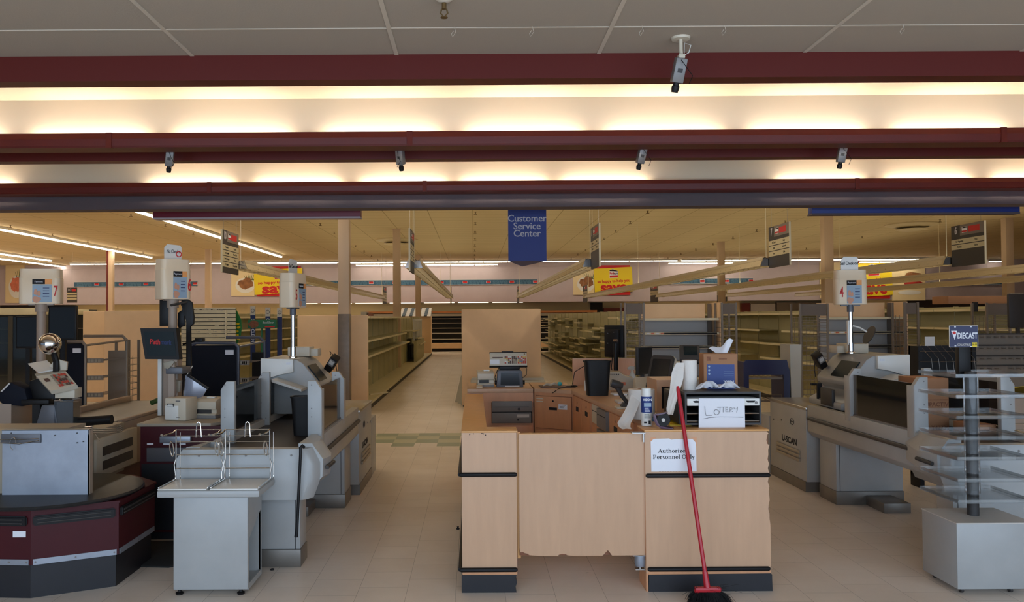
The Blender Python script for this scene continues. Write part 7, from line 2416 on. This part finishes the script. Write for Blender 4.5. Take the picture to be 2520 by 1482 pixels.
q = MB(); q.lathe(tc[0], tc[1], [(0.001, 0.548), (0.50, 0.548), (0.545, 0.555), (0.555, 0.566), (0.545, 0.578), (0.52, 0.58), (0.001, 0.58)], 64); q.done('turntable', 'turntable_black', t)
# divider box standing on the turntable
YX = 5.2
a, b = P(5, 1216, YX), P(218, 1058, YX)
t = thing('divider_box', 'brushed metal box divider standing on the black turntable', 'divider', ((a.x + b.x) / 2, YX + 0.15, 0.58))
q = MB(); q.box(a.x, b.x, YX, YX + 0.008, 0.58, b.z); q.box(a.x, b.x, YX - 0.004, YX + 0.0, b.z - 0.03, b.z); q.box(b.x - 0.004, b.x + 0.0, YX, YX + 0.02, 0.58, b.z); q.done('front_sheet', 'galvanised', t, smooth=0)
q = MB(); q.box(a.x, b.x + 0.004, YX + 0.01, YX + 0.05, 0.58, b.z - 0.002); q.done('side_sheets', 'tan_post', t, smooth=0)
q = MB(); q.box(a.x - 0.3, b.x - 0.22, YX + 0.05, YX + 0.42, 0.58, b.z - 0.01); q.done('bag_well', 'beige_dark', t, smooth=0)
q = MB(); q.box(a.x - 0.004, b.x + 0.006, YX - 0.004, YX + 0.055, b.z - 0.002, b.z + 0.004); q.done('lid', 'dull_plinth', t, smooth=0)
q = MB()
for px, py in ((28, 1066), (135, 1072), (190, 1066), (205, 1087), (190, 1090), (14, 1090)):
    p = P(px, py, YX - 0.004); q.cyl((p.x, YX - 0.004, p.z), (p.x, YX - 0.008, p.z), 0.004, seg=8)
q.done('rivets', 'dark_gray_plastic', t)
a2, b2 = P(2, 1091, YX - 0.01), P(100, 1068, YX - 0.01)
q = MB(); q.box(a2.x, b2.x, YX - 0.012, YX - 0.004, a2.z, b2.z, 0.002); pl = q.done('hook_plate', 'slate_metal', t)
q = MB()
zc = (a2.z + b2.z) / 2
q.tube([(b2.x - 0.01, YX - 0.014, zc), (b2.x - 0.1, YX - 0.03, zc - 0.003), (a2.x + 0.0, YX - 0.12, zc + 0.01), (a2.x - 0.05, YX - 0.14, zc + 0.0)], 0.003, 6)
q.tube([(b2.x - 0.01, YX - 0.014, zc - 0.012), (b2.x - 0.12, YX - 0.04, zc - 0.03), (a2.x + 0.02, YX - 0.12, zc - 0.008)], 0.003, 6)
q.tube([(a2.x + 0.09 + 0.02 * math.cos(k * PI / 6), YX - 0.03, zc - 0.03 + 0.04 * math.sin(k * PI / 6)) for k in range(10)], 0.0025, 6)
q.done('bag_wires', 'chrome', pl)
# wire hook reaching to the right of the box
p = P(226, 1062, 5.4)
t = thing('wire_bag_hook', 'triple chrome wire bag hook sticking out right of the metal divider', 'hook', (p.x, 5.4, p.z), local=True)
q = MB()
for k in range(3):
    q.tube([(-0.02, 0.0, 0.02 - 0.015 * k), (0.12, -0.02, 0.018 - 0.014 * k), (0.2, -0.02, 0.026 - 0.014 * k), (0.214, -0.02, 0.034 - 0.014 * k), (0.2, -0.02, 0.04 - 0.014 * k), (0.18, -0.02, 0.034 - 0.014 * k)], 0.003, 6)
q.tube([(0.02, 0, -0.01), (0.06, -0.02, -0.06)], 0.002, 5)
q.box(-0.05, -0.01, 0.0, 0.03, -0.1, 0.03)
q.done('wires', 'chrome', t)

# ---------------------------------------------------------------- lane seven conveyor and register
t = thing('conveyor_lane', 'tan checkout conveyor with a brown belt behind the burgundy carousel', 'checkout lane', (-3.2, 7.6, 0), 'staffed checkout lanes')
cxl, cxr = -3.68, -2.95
q = MB(); q.box(cxl, cxr, 6.75, 8.56, 0.45, 0.84, 0.01); q.done('conveyor_body', 'tan_post', t)
q = MB(); q.box(cxl + 0.06, cxr - 0.06, 6.78, 8.52, 0.84, 0.85); q.done('belt', 'dull_plinth', t, smooth=0)
q = MB(); q.box(cxl, cxl + 0.05, 6.76, 8.56, 0.84, 0.90, 0.004); q.box(cxr - 0.04, cxr, 6.76, 8.56, 0.84, 0.865, 0.004); q.done('side_rails', 'tan_post', t)
q = MB(); q.box(cxl + 0.05, cxr - 0.05, 6.8, 8.5, 0.0, 0.45); q.done('pedestal', 'burgundy', t, smooth=0)
q = MB(); q.box(cxr, cxr + 0.05, 6.2, 6.95, 0.48, 0.78, 0.005); q.done('vent_frame', 'beige_plastic', t)
for k in range(2):
    q = MB(); q.box(cxr + 0.05, cxr + 0.054, 6.3, 6.85, 0.53 + 0.11 * k, 0.60 + 0.11 * k); q.done('vent_slot', 'dark_gray_plastic', t, smooth=0)
q = MB(); q.cyl((cxr - 0.20, 6.35, 0.90), (cxr + 0.10, 6.35, 0.92), 0.036, seg=14); q.done('roller_end', 'rubber', t)
q = MB(); q.box(cxr - 0.62, cxr + 0.03, 6.04, 6.74, 0.45, 0.85, 0.006); q.done('end_box', 'beige_dark', t)
q = MB(); q.box(cxr + 0.03, cxr + 0.06, 6.04, 6.08, 0.45, 0.85); q.done('steel_edge', 'slate_metal', t, smooth=0)
q = MB(); a, b = P(375, 998, 7.0), P(393, 976, 7.0); q.cyl((a.x - 0.09, 7.2, a.z), (b.x, 7.4, b.z), 0.022, seg=10); q.done('green_handle', 'food_green', t)
# lower left counter corner
q = MB(); a, b = P(-40, 1060, 6.3), P(34, 995, 6.3); q.box(a.x, b.x - 0.02, 6.3, 6.72, 0.0, b.z); q.done('counter_block', 'tan_post', label='tan counter block at the left edge behind the metal divider', cat='counter')
q = MB(); a, b = P(49, 1050, 7.25), P(62, 998, 7.25); q.box(a.x, b.x, 7.25, 7.6, 0.0, b.z); q.done('burgundy_block', 'burgundy', label='dark burgundy counter block beside the register stand at far left', cat='counter')

# register cluster
Yr = 6.3
p = P(123, 1036, Yr)
zb = 0.885
t = thing('register_stand', 'gray flared register stand left of the conveyor', 'stand', (p.x, Yr, zb - 0.01), local=True)
q = MB(); q.prism([(-0.09, 0), (0.09, 0), (0.06, 0.17), (-0.04, 0.17)], 'y', -0.05, 0.08, 0.01); q.done('stand_body', 'slate_metal', t)
q = MB(); q.box(-0.22, 0.0, -0.02, 0.06, 0.17, 0.21, 0.01); q.box(-0.14, -0.08, 0.0, 0.05, 0.0, 0.17); q.done('arm', 'black_plastic', t)
q = MB(); q.box(-0.27, 0.25, -0.1, 0.2, -0.03, 0.0, 0.004); q.done('counter_plate', 'beige_plastic', t)
q = MB(); q.cyl((-0.27, -0.1, -0.03), (-0.23, -0.1, -0.03), 0.03, seg=16); q.done('chrome_cap', 'chrome', t)
t = thing('clear_bag_box', 'clear plastic box beside the gray register stand', 'box', (P(160, 1030, Yr).x, Yr, zb), local=True)
q = MB(); q.box(-0.06, 0.09, -0.05, 0.08, 0, 0.2); q.done('clear_shell', 'soft_plastic', t, smooth=0)
q = MB(); q.box(-0.045, 0.08, -0.04, 0.07, 0.005, 0.18); q.done('dark_inside', 'dark_gray_plastic', t, smooth=0)
p = P(137, 940, Yr - 0.1)
t = thing('register_keyboard', 'slanted beige register keyboard at the far left, papers lying above it', 'keyboard', (p.x, Yr - 0.05, 0.885))
kq = [P(86, 922, 6.36), P(160, 912, 6.36), P(190, 948, 6.18), P(123, 963, 6.18)]       # top-left, top-right, bottom-right, bottom-left


def kpt(u, v, h=0.0):
    """u across, v down the slanted keyboard, h off its face"""
    a_ = kq[0].lerp(kq[1], u); b_ = kq[3].lerp(kq[2], u)
    n_ = (kq[1] - kq[0]).cross(kq[3] - kq[0]).normalized()
    if n_.z < 0: n_ = -n_
    return a_.lerp(b_, v) + n_ * h


def kbox(u0, u1, v0, v1, h0, h1, m_, nm, par):
    q = MB(); q.hexa([kpt(u0, v1, h0), kpt(u1, v1, h0), kpt(u1, v0, h0), kpt(u0, v0, h0), kpt(u0, v1, h1), kpt(u1, v1, h1), kpt(u1, v0, h1), kpt(u0, v0, h1)])
    return q.done(nm, m_, par, smooth=0)


kbox(0, 1, 0, 1, -0.035, 0, 'beige_plastic', 'keyboard_body', t)
kbox(0.0, 0.98, -0.02, 0.1, 0, 0.004, 'beige_dark', 'top_ridge', t)
rr = random.Random(5)
for i in range(6):
    for j in range(5):
        u0, v0 = 0.42 + i * 0.088, 0.17 + j * 0.15
        kbox(u0, u0 + 0.07, v0, v0 + 0.115, 0, 0.005, rr.choice(['key_red', 'key_dark', 'beige_dark', 'key_red', 'beige_dark']), 'key', t)
kbox(0.13, 0.3, 0.3, 0.5, 0, 0.001, 'key_dark', 'display_window', t)
a, b = P(138, 980, 6.26), P(187, 956, 6.26)
q = MB(); q.box(a.x, b.x, 6.24, 6.36, a.z, b.z, 0.004); q.done('lower_box', 'beige_plastic', t)
q = MB(); q.prism([(P(x_, y_, 6.38).x, P(x_, y_, 6.38).z) for x_, y_ in ((96, 930), (130, 962), (138, 985), (128, 1006), (88, 1004), (70, 975), (72, 938))], 'y', 6.38, 6.46, 0.008); q.done('swivel_neck', 'black_plastic', t)
q = MB(); q.box(P(95, 1000, 6.42).x, P(150, 1000, 6.42).x, 6.40, 6.48, 0.885, P(95, 992, 6.42).z, 0.006); q.done('neck_foot', 'black_plastic', t)
sq = [P(70, 898, 6.55), P(117, 890, 6.55), P(140, 911, 6.38), P(96, 920, 6.38)]
q = MB(); q.sheet(lambda u, v: tuple(sq[0].lerp(sq[1], u).lerp(sq[3].lerp(sq[2], u), v)), 4, 4, 0.012); q.done('flat_paper', 'white_plastic', t, smooth=0)
p = P(132, 890, 6.35)
t = thing('paper_stack', 'pale folded papers propped above the slanted keyboard', 'papers', (p.x, 6.38, p.z - 0.04), local=True)
q = MB(); q.prism([(-0.05, 0.0), (0.0, 0.06), (0.09, 0.035), (0.085, -0.03), (0.06, -0.045)], 'y', 0, 0.02); q.done('folded_sheets', 'beige_plastic', t, smooth=0)
# chrome ball camera
p = P(123, 846, Yr)
t = thing('chrome_ball', 'shiny chrome ball mirror above the slanted register keyboard', 'ball', (p.x, Yr, p.z - 0.085), local=True)
q = MB(); q.ball((0, 0, 0.085), 0.083, 20); q.done('ball', 'mirror_chrome', t)
q = MB(); q.tube([(0, 0.05, 0.02), (0.01, 0.08, -0.06), (0.02, 0.06, -0.14)], 0.025, 10); q.done('stem', 'black_plastic', t)
# navy scanner and customer displays
p = P(38, 965, 6.35)
t = thing('customer_display', 'dark navy slanted customer display at the left edge', 'display', (p.x, 6.35, p.z - 0.09), local=True)
q = MB(); q.prism([(-0.13, 0.06), (-0.02, 0.175), (0.10, 0.12), (0.13, 0.0), (0.08, -0.02), (-0.08, 0.0)], 'y', -0.05, 0.1, 0.015); q.done('housing', 'navy_panel', t)
q = MB(); q.hexa([(-0.085, -0.056, 0.10), (-0.075, -0.056, 0.095), (-0.075, -0.05, 0.095), (-0.085, -0.05, 0.10), (-0.02, -0.056, 0.165), (-0.01, -0.056, 0.16), (-0.01, -0.05, 0.16), (-0.02, -0.05, 0.165)]); q.done('white_stripe', 'shelf_gray', t, smooth=0)
for px0, px1, py0, py1, Y, lab in ((38, 96, 778, 858, 7.6, 'dark flat monitor backing the chrome ball at far left'), (118, 188, 752, 838, 7.4, 'dark display panels under the lane seven lantern'),):
    a, b = P(px0, py1, Y), P(px1, py0, Y)
    t = thing('dark_monitor', lab, 'monitor', ((a.x + b.x) / 2, Y, 0))
    q = MB(); q.box(a.x, b.x, Y, Y + 0.04, a.z, b.z, 0.008); q.done('screen_housing', 'black_plastic', t)
    q = MB(); q.box(a.x + 0.015, b.x - 0.015, Y - 0.003, Y, a.z + 0.02, b.z - 0.015); q.done('screen', 'screen_dark', t, smooth=0)
    q = MB(); xm_ = (a.x + b.x) / 2; q.box(xm_ - 0.02, xm_ + 0.02, Y + 0.01, Y + 0.05, 0.0, a.z + 0.05); q.done('post', 'black_plastic', t, smooth=0)
# ---------------------------------------------------------------- lane six desk
YDK = 6.25
a, b = P(345, 1330, YDK), P(546, 1042, YDK)
t = thing('cashier_desk', 'burgundy cashier desk with a tan top holding two beige printers', 'desk', ((a.x + b.x) / 2, YDK + 0.3, 0))
dz = b.z
q = MB(); q.box(a.x, b.x, YDK, 6.95, 0.06, dz - 0.02); q.done('carcass', 'burgundy', t, smooth=0)
q = MB(); q.prism([(a.x - 0.02, YDK - 0.02), (b.x - 0.08, YDK - 0.02), (b.x + 0.05, YDK + 0.18), (b.x + 0.05, 6.97), (a.x - 0.02, 6.97)], 'z', dz - 0.02, dz + 0.004, 0.003); q.done('desk_top', 'beige_dark', t)
q = MB(); q.box(a.x + 0.01, b.x, YDK + 0.02, 6.9, 0.0, 0.06); q.done('plinth', 'black_plinth', t, smooth=0)
a2, b2 = P(362, 1136, YDK), P(548, 1101, YDK)
q = MB(); q.box(a2.x, b2.x, YDK - 0.012, YDK, a2.z, b2.z, 0.003); d = q.done('cash_drawer', 'slate_metal', t)
q = MB(); q.box(a.x + 0.01, b.x - 0.005, YDK - 0.004, YDK, 0.08, a2.z - 0.02); q.done('black_door', 'black_plinth', t, smooth=0)
for px in (370, 410, 450):
    p = P(px, 1093, YDK); q = MB(); q.box(p.x - 0.024, p.x + 0.024, YDK - 0.006, YDK, p.z - 0.007, p.z + 0.007); q.done('label', 'white_paper', t, smooth=0)
a3, b3 = P(393, 1090, YDK - 0.03), P(469, 1074, YDK - 0.03)
q = MB(); q.box(a3.x, b3.x, YDK - 0.035, YDK, a3.z, b3.z, 0.004); q.done('drawer_handle', 'galvanised', t)
dzt = dz + 0.004
# square label printer
p = P(439, 1033, 6.4)
t = thing('label_printer', 'boxy beige label printer on the burgundy desk, left of two', 'printer', (p.x, 6.46, dzt), 'beige receipt printers', local=True, rotz=R(-14))
q = MB(); q.box(-0.095, 0.095, -0.08, 0.08, 0, 0.18, 0.01); q.done('housing', 'beige_plastic', t)
q = MB(); q.box(-0.09, 0.03, -0.084, -0.078, 0.01, 0.12, 0.003); q.done('front_door', 'white_plastic', t)
q = MB(); q.box(-0.07, -0.005, -0.088, -0.082, 0.112, 0.136, 0.002); q.done('paper_slot', 'dark_gray_plastic', t)
q = MB(); q.prism([(-0.065, 0.114), (-0.01, 0.114), (-0.018, 0.13), (-0.057, 0.13)], 'y', -0.094, -0.087); q.done('slot_lip', 'white_plastic', t, smooth=0)
q = MB(); q.box(0.005, 0.045, -0.0815, -0.079, 0.15, 0.162); q.box(0.015, 0.04, -0.0855, -0.083, 0.025, 0.03); q.done('label', 'gray_plastic', t, smooth=0)
p = P(512, 1022, 6.55)
receipt_printer(p.x, 6.6, dzt, 0.2, 0.2, 0.165, R(-10), 'wide beige receipt printer on the burgundy desk, right of the boxy one')
# desk post with device brackets and papers in a plastic sleeve
a, b = P(392, 1010, 6.75), P(432, 880, 6.75)
t = thing('desk_post', 'tan post behind the burgundy desk holding small device brackets', 'post', ((a.x + b.x) / 2, 6.8, dzt))
q = MB(); q.box(a.x + 0.03, b.x + 0.02, 6.75, 6.85, dzt, ZP6, 0.004); q.done('post_body', 'tan_post', t)
q = MB(); q.box(a.x - 0.01, a.x + 0.022, 6.74, 6.86, dzt, b.z + 0.04); q.done('white_edge', 'white_plastic', t, smooth=0)
a2, b2 = P(413, 920, 6.6), P(454, 903, 6.6)
q = MB(); q.box(a2.x, b2.x, 6.55, 6.75, a2.z, b2.z, 0.006); q.done('card_reader_shelf', 'slate_metal', t)
a2, b2 = P(408, 908, 6.6), P(430, 886, 6.6)
q = MB(); q.prism([(a2.x, b2.z - 0.02), (b2.x, b2.z), (b2.x + 0.02, b2.z - 0.01), (b2.x, b2.z - 0.04), (a2.x + 0.04, a2.z), (a2.x + 0.01, a2.z + 0.01)], 'y', 6.54, 6.6, 0.003); q.done('bracket', 'beige_dark', t)
a2, b2 = P(410, 968, 6.6), P(438, 938, 6.6)
q = MB(); q.prism([(a2.x, a2.z), (b2.x - 0.01, a2.z), (b2.x, b2.z), (a2.x + 0.02, b2.z)], 'y', 6.66, 6.70, 0.003); q.done('switch_box', 'beige_dark', t)
p = P(423, 950, 6.65); q = MB(); q.cyl((p.x, 6.66, p.z + 0.01), (p.x, 6.654, p.z + 0.01), 0.009, seg=12); q.done('switch', 'ink_black', t)
q = MB(); p = P(429, 928, 6.7); q.cyl((p.x, 6.7, p.z - 0.02), (p.x, 6.7, p.z + 0.03), 0.024, seg=14); q.done('swivel', 'shelf_gray', t)
p = P(474, 955, 6.72)
t = thing('sleeved_papers', 'papers in a clear plastic sleeve tilted behind the desk printers', 'papers', (p.x, 6.78, dzt + 0.0), local=True)
c_ = p.z - dzt
pts = [(-0.115, -c_ + 0.015 + c_), (-0.075, c_ + 0.1), (0.10, c_ - 0.015), (0.04, c_ - 0.12), (0.0, 0.015)]
q = MB(); q.prism(pts, 'y', 0.0, 0.006); q.done('papers', 'white_paper', t, smooth=0)
q = MB(); q.prism([(x_ * 1.05, z_ + (0.006 if z_ > 0.05 else -0.004)) for x_, z_ in pts], 'y', -0.006, -0.004); q.done('plastic_sleeve', 'soft_plastic', t, smooth=0)
q = MB(); q.hexa([(-0.075, -0.008, c_ + 0.1), (0.105, -0.008, c_ - 0.02), (0.105, 0.008, c_ - 0.02), (-0.075, 0.008, c_ + 0.1), (-0.065, -0.008, c_ + 0.115), (0.115, -0.008, c_ - 0.005), (0.115, 0.008, c_ - 0.005), (-0.065, 0.008, c_ + 0.115)]); q.done('binder_strip', 'black_plastic', t, smooth=0)
q = MB(); q.tube([(-0.07, -0.005, c_ + 0.1), (-0.02, -0.005, c_ + 0.18)], 0.004, 6); q.done('pen', 'white_plastic', t)
# Pathmark screen
Ym = 6.5
pm = [P(345, 808, Ym), P(433, 807, Ym), P(441, 885, Ym), P(357, 884, Ym)]
t = thing('customer_monitor', 'black flat screen showing the red and blue Pathmark name', 'monitor', ((pm[0].x + pm[1].x) / 2, Ym, dzt))
q = MB()
q.hexa([(pm[3].x, Ym, pm[3].z), (pm[2].x, Ym, pm[2].z), (pm[2].x + 0.01, Ym + 0.05, pm[2].z), (pm[3].x + 0.01, Ym + 0.05, pm[3].z),
        (pm[0].x, Ym, pm[0].z), (pm[1].x, Ym, pm[1].z), (pm[1].x + 0.01, Ym + 0.05, pm[1].z), (pm[0].x + 0.01, Ym + 0.05, pm[0].z)])
q.done('housing', 'black_plastic', t, smooth=0)
ps = [P(354, 816, Ym), P(427, 816, Ym), P(434, 876, Ym), P(363, 876, Ym)]
q = MB(); q.hexa([(ps[3].x, Ym - 0.003, ps[3].z), (ps[2].x, Ym - 0.003, ps[2].z), (ps[2].x, Ym, ps[2].z), (ps[3].x, Ym, ps[3].z), (ps[0].x, Ym - 0.003, ps[0].z), (ps[1].x, Ym - 0.003, ps[1].z), (ps[1].x, Ym, ps[1].z), (ps[0].x, Ym, ps[0].z)]); q.done('screen', 'screen', t, smooth=0)
dk = ((1, 0, -0.06), (0.06, 0, 1))
p = P(382, 842, Ym); text('Path', 0.058, 'logo_red', t, (p.x, Ym - 0.004, p.z), dk, bold=0.0012, sx=0.85)
p = P(409, 843, Ym); text('mark', 0.052, 'logo_blue', t, (p.x, Ym - 0.004, p.z), dk, bold=0.0012, sx=0.8)
q = MB(); xm_ = P(412, 885, Ym).x; q.box(xm_ - 0.05, xm_ + 0.06, Ym + 0.05, Ym + 0.09, pm[3].z - 0.03, pm[0].z - 0.05, 0.004); q.box(xm_ - 0.015, xm_ + 0.035, Ym + 0.06, Ym + 0.1, dzt, pm[3].z - 0.02); q.done('monitor_arm', 'tan_post', t)
# black panels on the lantern pole
t = thing('price_display', 'black hinged display panels hanging on the lane six pole', 'display', (P(430, 800, 6.8).x, 6.8, P(430, 960, 6.8).z))
def pp(q, lst, Y, d):
    q.prism([(P(x_, y_, Y).x, P(x_, y_, Y).z) for x_, y_ in lst], 'y', Y, Y + d, 0.006)
q = MB(); pp(q, [(392, 803), (392, 738), (410, 738), (420, 760), (420, 802)], 6.78, 0.04); q.done('left_panel', 'black_plastic', t)
q = MB(); pp(q, [(446, 738), (462, 737), (472, 744), (477, 780), (476, 798), (466, 802), (470, 900), (466, 960), (456, 960), (458, 860), (460, 790), (450, 760), (444, 750)], 6.80, 0.03); q.done('right_panel', 'black_plastic', t)
q = MB(); pp(q, [(437, 770), (452, 760), (455, 800), (440, 808), (436, 802)], 6.84, 0.03); q.done('camera_pod', 'rubber', t)
q = MB(); a, b = P(440, 752, 6.75), P(452, 742, 6.75); q.tube([(a.x - 0.04, 6.68, a.z), (b.x + 0.02, 6.82, b.z)], 0.01, 8); q.done('arm', 'dark_gray_plastic', t)
q = MB(); a, b = P(478, 842, 6.9), P(498, 832, 6.9); q.box(a.x, b.x, 6.9, 6.98, a.z, b.z, 0.008); q.tube([(a.x - 0.1, 6.9, a.z - 0.02), (a.x, 6.94, a.z + 0.01)], 0.01, 6)
q.done('pin_pad', 'black_plastic', t)
# floor mat
q = MB()
c = G(395, 1325)
q.prism([(-2.62, 5.6), (-2.1, 5.55), (-1.98, 5.65), (-1.98, 6.2), (-2.62, 6.2)], 'z', 0, 0.012, 0.004)
q.done('floor_mat', 'floor_mat_black', label='black anti-fatigue mat on the floor before the burgundy desk', cat='mat')

# ---------------------------------------------------------------- clear tiered display at right
bx0, bx1, by0, by1 = 2.93, 3.40, 4.92, 5.30
t = thing('tiered_display', 'display of clear square trays on a gray post above a white base', 'display stand', ((bx0 + bx1) / 2, (by0 + by1) / 2, 0))
q = MB(); q.box(bx0, bx1, by0, by1, 0.035, 0.43, 0.003); q.done('base_cabinet', 'white_lane', t)
q = MB(); q.box(bx0 - 0.003, bx1 + 0.003, by0 - 0.003, by1 + 0.003, 0.43, 0.436); q.done('base_top', 'shelf_gray', t, smooth=0)
for xx in (bx0 + 0.05, bx1 - 0.12):
    for yy in (by0 + 0.05, by1 - 0.05):
        q = MB(); q.cyl((xx - 0.008, yy, 0.018), (xx + 0.008, yy, 0.018), 0.018, seg=12); q.cyl((xx, yy, 0.018), (xx, yy, 0.036), 0.006, seg=8); q.done('caster', 'dark_gray_plastic', t)
xp, yp = 3.155, 5.12
q = MB(); q.cyl((xp, yp, 0.436), (xp, yp, 1.34), 0.034, seg=24); q.done('post', 'dark_gray_plastic', t)
for k, yy_ in enumerate((937, 988, 1039, 1090, 1140, 1193, 1245)):
    z = 1.7 - (yy_ - 783) * 4.90 / 1980
    q = MB()
    q.box(bx0, bx1, by0 - 0.02, by1 + 0.02, z, z + 0.005)
    for (xa, xb, ya, yb_) in ((bx0, bx1, by0 - 0.02, by0 - 0.014), (bx0, bx1, by1 + 0.014, by1 + 0.02), (bx0, bx0 + 0.006, by0 - 0.02, by1 + 0.02), (bx1 - 0.006, bx1, by0 - 0.02, by1 + 0.02)):
        q.box(xa, xb, ya, yb_, z + 0.005, z + 0.022)
    q.done('clear_tray', 'acrylic', t, smooth=0)
    if k < 6:
        q = MB(); q.rings([[(xp + 0.044 * math.cos(2 * PI * j / 20), yp + 0.044 * math.sin(2 * PI * j / 20), zz_) for j in range(20)] for zz_ in (z - 0.115, z - 0.002)], cap=False); q.done('clear_sleeve', 'acrylic', t)
# toy car sign on its post
Ys = 5.16
a, b = P(2336, 855, Ys), P(2406, 801, Ys)
t = thing('toy_sign', 'small dark blue plate sign reading DIECAST COLLECTIBLES on a black post', 'sign', ((a.x + b.x) / 2, Ys, 1.36))
q = MB(); q.box(a.x, b.x, Ys - 0.003, Ys + 0.003, a.z, b.z, 0.001); q.done('rim', 'shelf_gray', t)
q = MB(); q.box(a.x + 0.003, b.x - 0.003, Ys - 0.0042, Ys - 0.002, a.z + 0.003, b.z - 0.003); q.done('plate', 'navy_plastic', t, smooth=0)
W_, H_ = b.x - a.x, b.z - a.z
tl = ((1, 0, 0.0), (0, 0, 1))
text('DIECAST', H_ * 0.38, 'white_paper', t, (a.x + W_ * 0.62, Ys - 0.0048, a.z + H_ * 0.52), tl, sx=0.62, bold=0.0012)
text('COLLECTIBLES', H_ * 0.13, 'shelf_gray', t, (a.x + W_ * 0.50, Ys - 0.0048, a.z + H_ * 0.11), tl, sx=0.72, bold=0.0004)
q = MB(); q.prism([(a.x + W_ * 0.06, a.z + H_ * 0.76), (a.x + W_ * 0.27, a.z + H_ * 0.76), (a.x + W_ * 0.18, a.z + H_ * 0.34)], 'y', Ys - 0.0052, Ys - 0.004); q.done('white_triangle', 'white_paper', t, smooth=0)
q = MB(); disc(q, a.x + W_ * 0.165, a.z + H_ * 0.66, W_ * 0.06, H_ * 0.07, Ys - 0.0052, 0.0008, 14); q.done('red_emblem', 'logo_red', t, smooth=0)
q = MB(); q.box(a.x + W_ * 0.78, a.x + W_ * 0.95, Ys - 0.0056, Ys - 0.004, a.z + H_ * 0.02, a.z + H_ * 0.22); q.done('price_sticker', 'price_yellow', t, smooth=0)
text('$1.00', H_ * 0.11, 'ink_black', t, (a.x + W_ * 0.865, Ys - 0.006, a.z + H_ * 0.12), tl, sx=0.8)
q = MB()
for u, v in ((0.2, 0.93), (0.75, 0.93), (0.2, 0.06), (0.75, 0.03)):
    q.box(a.x + W_ * (u - 0.03), a.x + W_ * (u + 0.03), Ys - 0.0052, Ys - 0.004, a.z + H_ * v - 0.002, a.z + H_ * v + 0.003)
q.done('mounting_slots', 'white_paper', t, smooth=0)
q = MB(); a2, b2 = P(2366, 925, Ys), P(2398, 852, Ys); q.box(xp - 0.045, xp + 0.035, Ys + 0.004, Ys + 0.05, 1.30 if False else a2.z - 0.01, b2.z + 0.02, 0.008); q.done('black_post_head', 'black_plastic', t)

# cartons behind the display
def carton(px0, px1, py0, py1, Y, d, lab, txt=None, open_=False):
    a_, b_ = P(px0, py1, Y), P(px1, py0, Y)
    t = thing('cardboard_box', lab, 'box', ((a_.x + b_.x) / 2, Y + d / 2, a_.z), 'cardboard boxes on the right checkout lane')
    q = MB(); q.box(a_.x, b_.x, Y, Y + d, a_.z, b_.z, 0.003); q.done('carton', 'cardboard', t)
    q = MB(); q.box(a_.x + 0.0, b_.x, Y - 0.001, Y, (a_.z + b_.z) / 2 + 0.05, (a_.z + b_.z) / 2 + 0.056); q.done('flap_seam', 'chipboard', t, smooth=0)
    if txt:
        for s_, px, py, sz in txt:
            p_ = P(px, py, Y)
            text(s_, sz, 'chipboard', t, (p_.x, Y - 0.001, p_.z), bold=0.001)
        p_ = P(2281, 995, Y)
        q = MB(); disc(q, p_.x, p_.z, 0.022, 0.018, Y, 0.0015, 16); q.done('round_mark', 'chipboard', t, smooth=0)
    return t


carton(2262, 2334, 931, 1071, 6.35, 0.3, 'tan cardboard box marked PACTIV behind the clear trays', [('PACTIV', 2310, 996, 0.045), ('Y42730', 2328 - 14, 1053, 0.045)])
carton(2396, 2452, 1046, 1080, 5.95, 0.25, 'orange-brown cardboard box low behind the display post')
q = MB(); p = P(2490, 960, 7.2)
def yf(u, v):
    return (P(2452, 960, 7.2).x + 0.45 * u, 7.2 + 0.3 * v, P(2452, 975, 7.2).z + 0.09 * math.sin(PI * min(1, u * 1.1)) * (1 - 0.5 * v) + 0.01 * math.sin(12 * u))
q.sheet(yf, 12, 6, 0.004); q.done('yellow_cloth', 'yellow_cloth', label='mustard yellow cloth heaped at the right edge behind the clear trays', cat='cloth')
q = MB(); a, b = P(2440, 1010, 7.2), P(2560, 976, 7.2); q.box(a.x, b.x, 7.15, 7.7, 0.0, b.z - 0.01, 0.01); q.done('side_counter', 'tan_post', label='tan counter under the yellow cloth at the right edge', cat='counter')
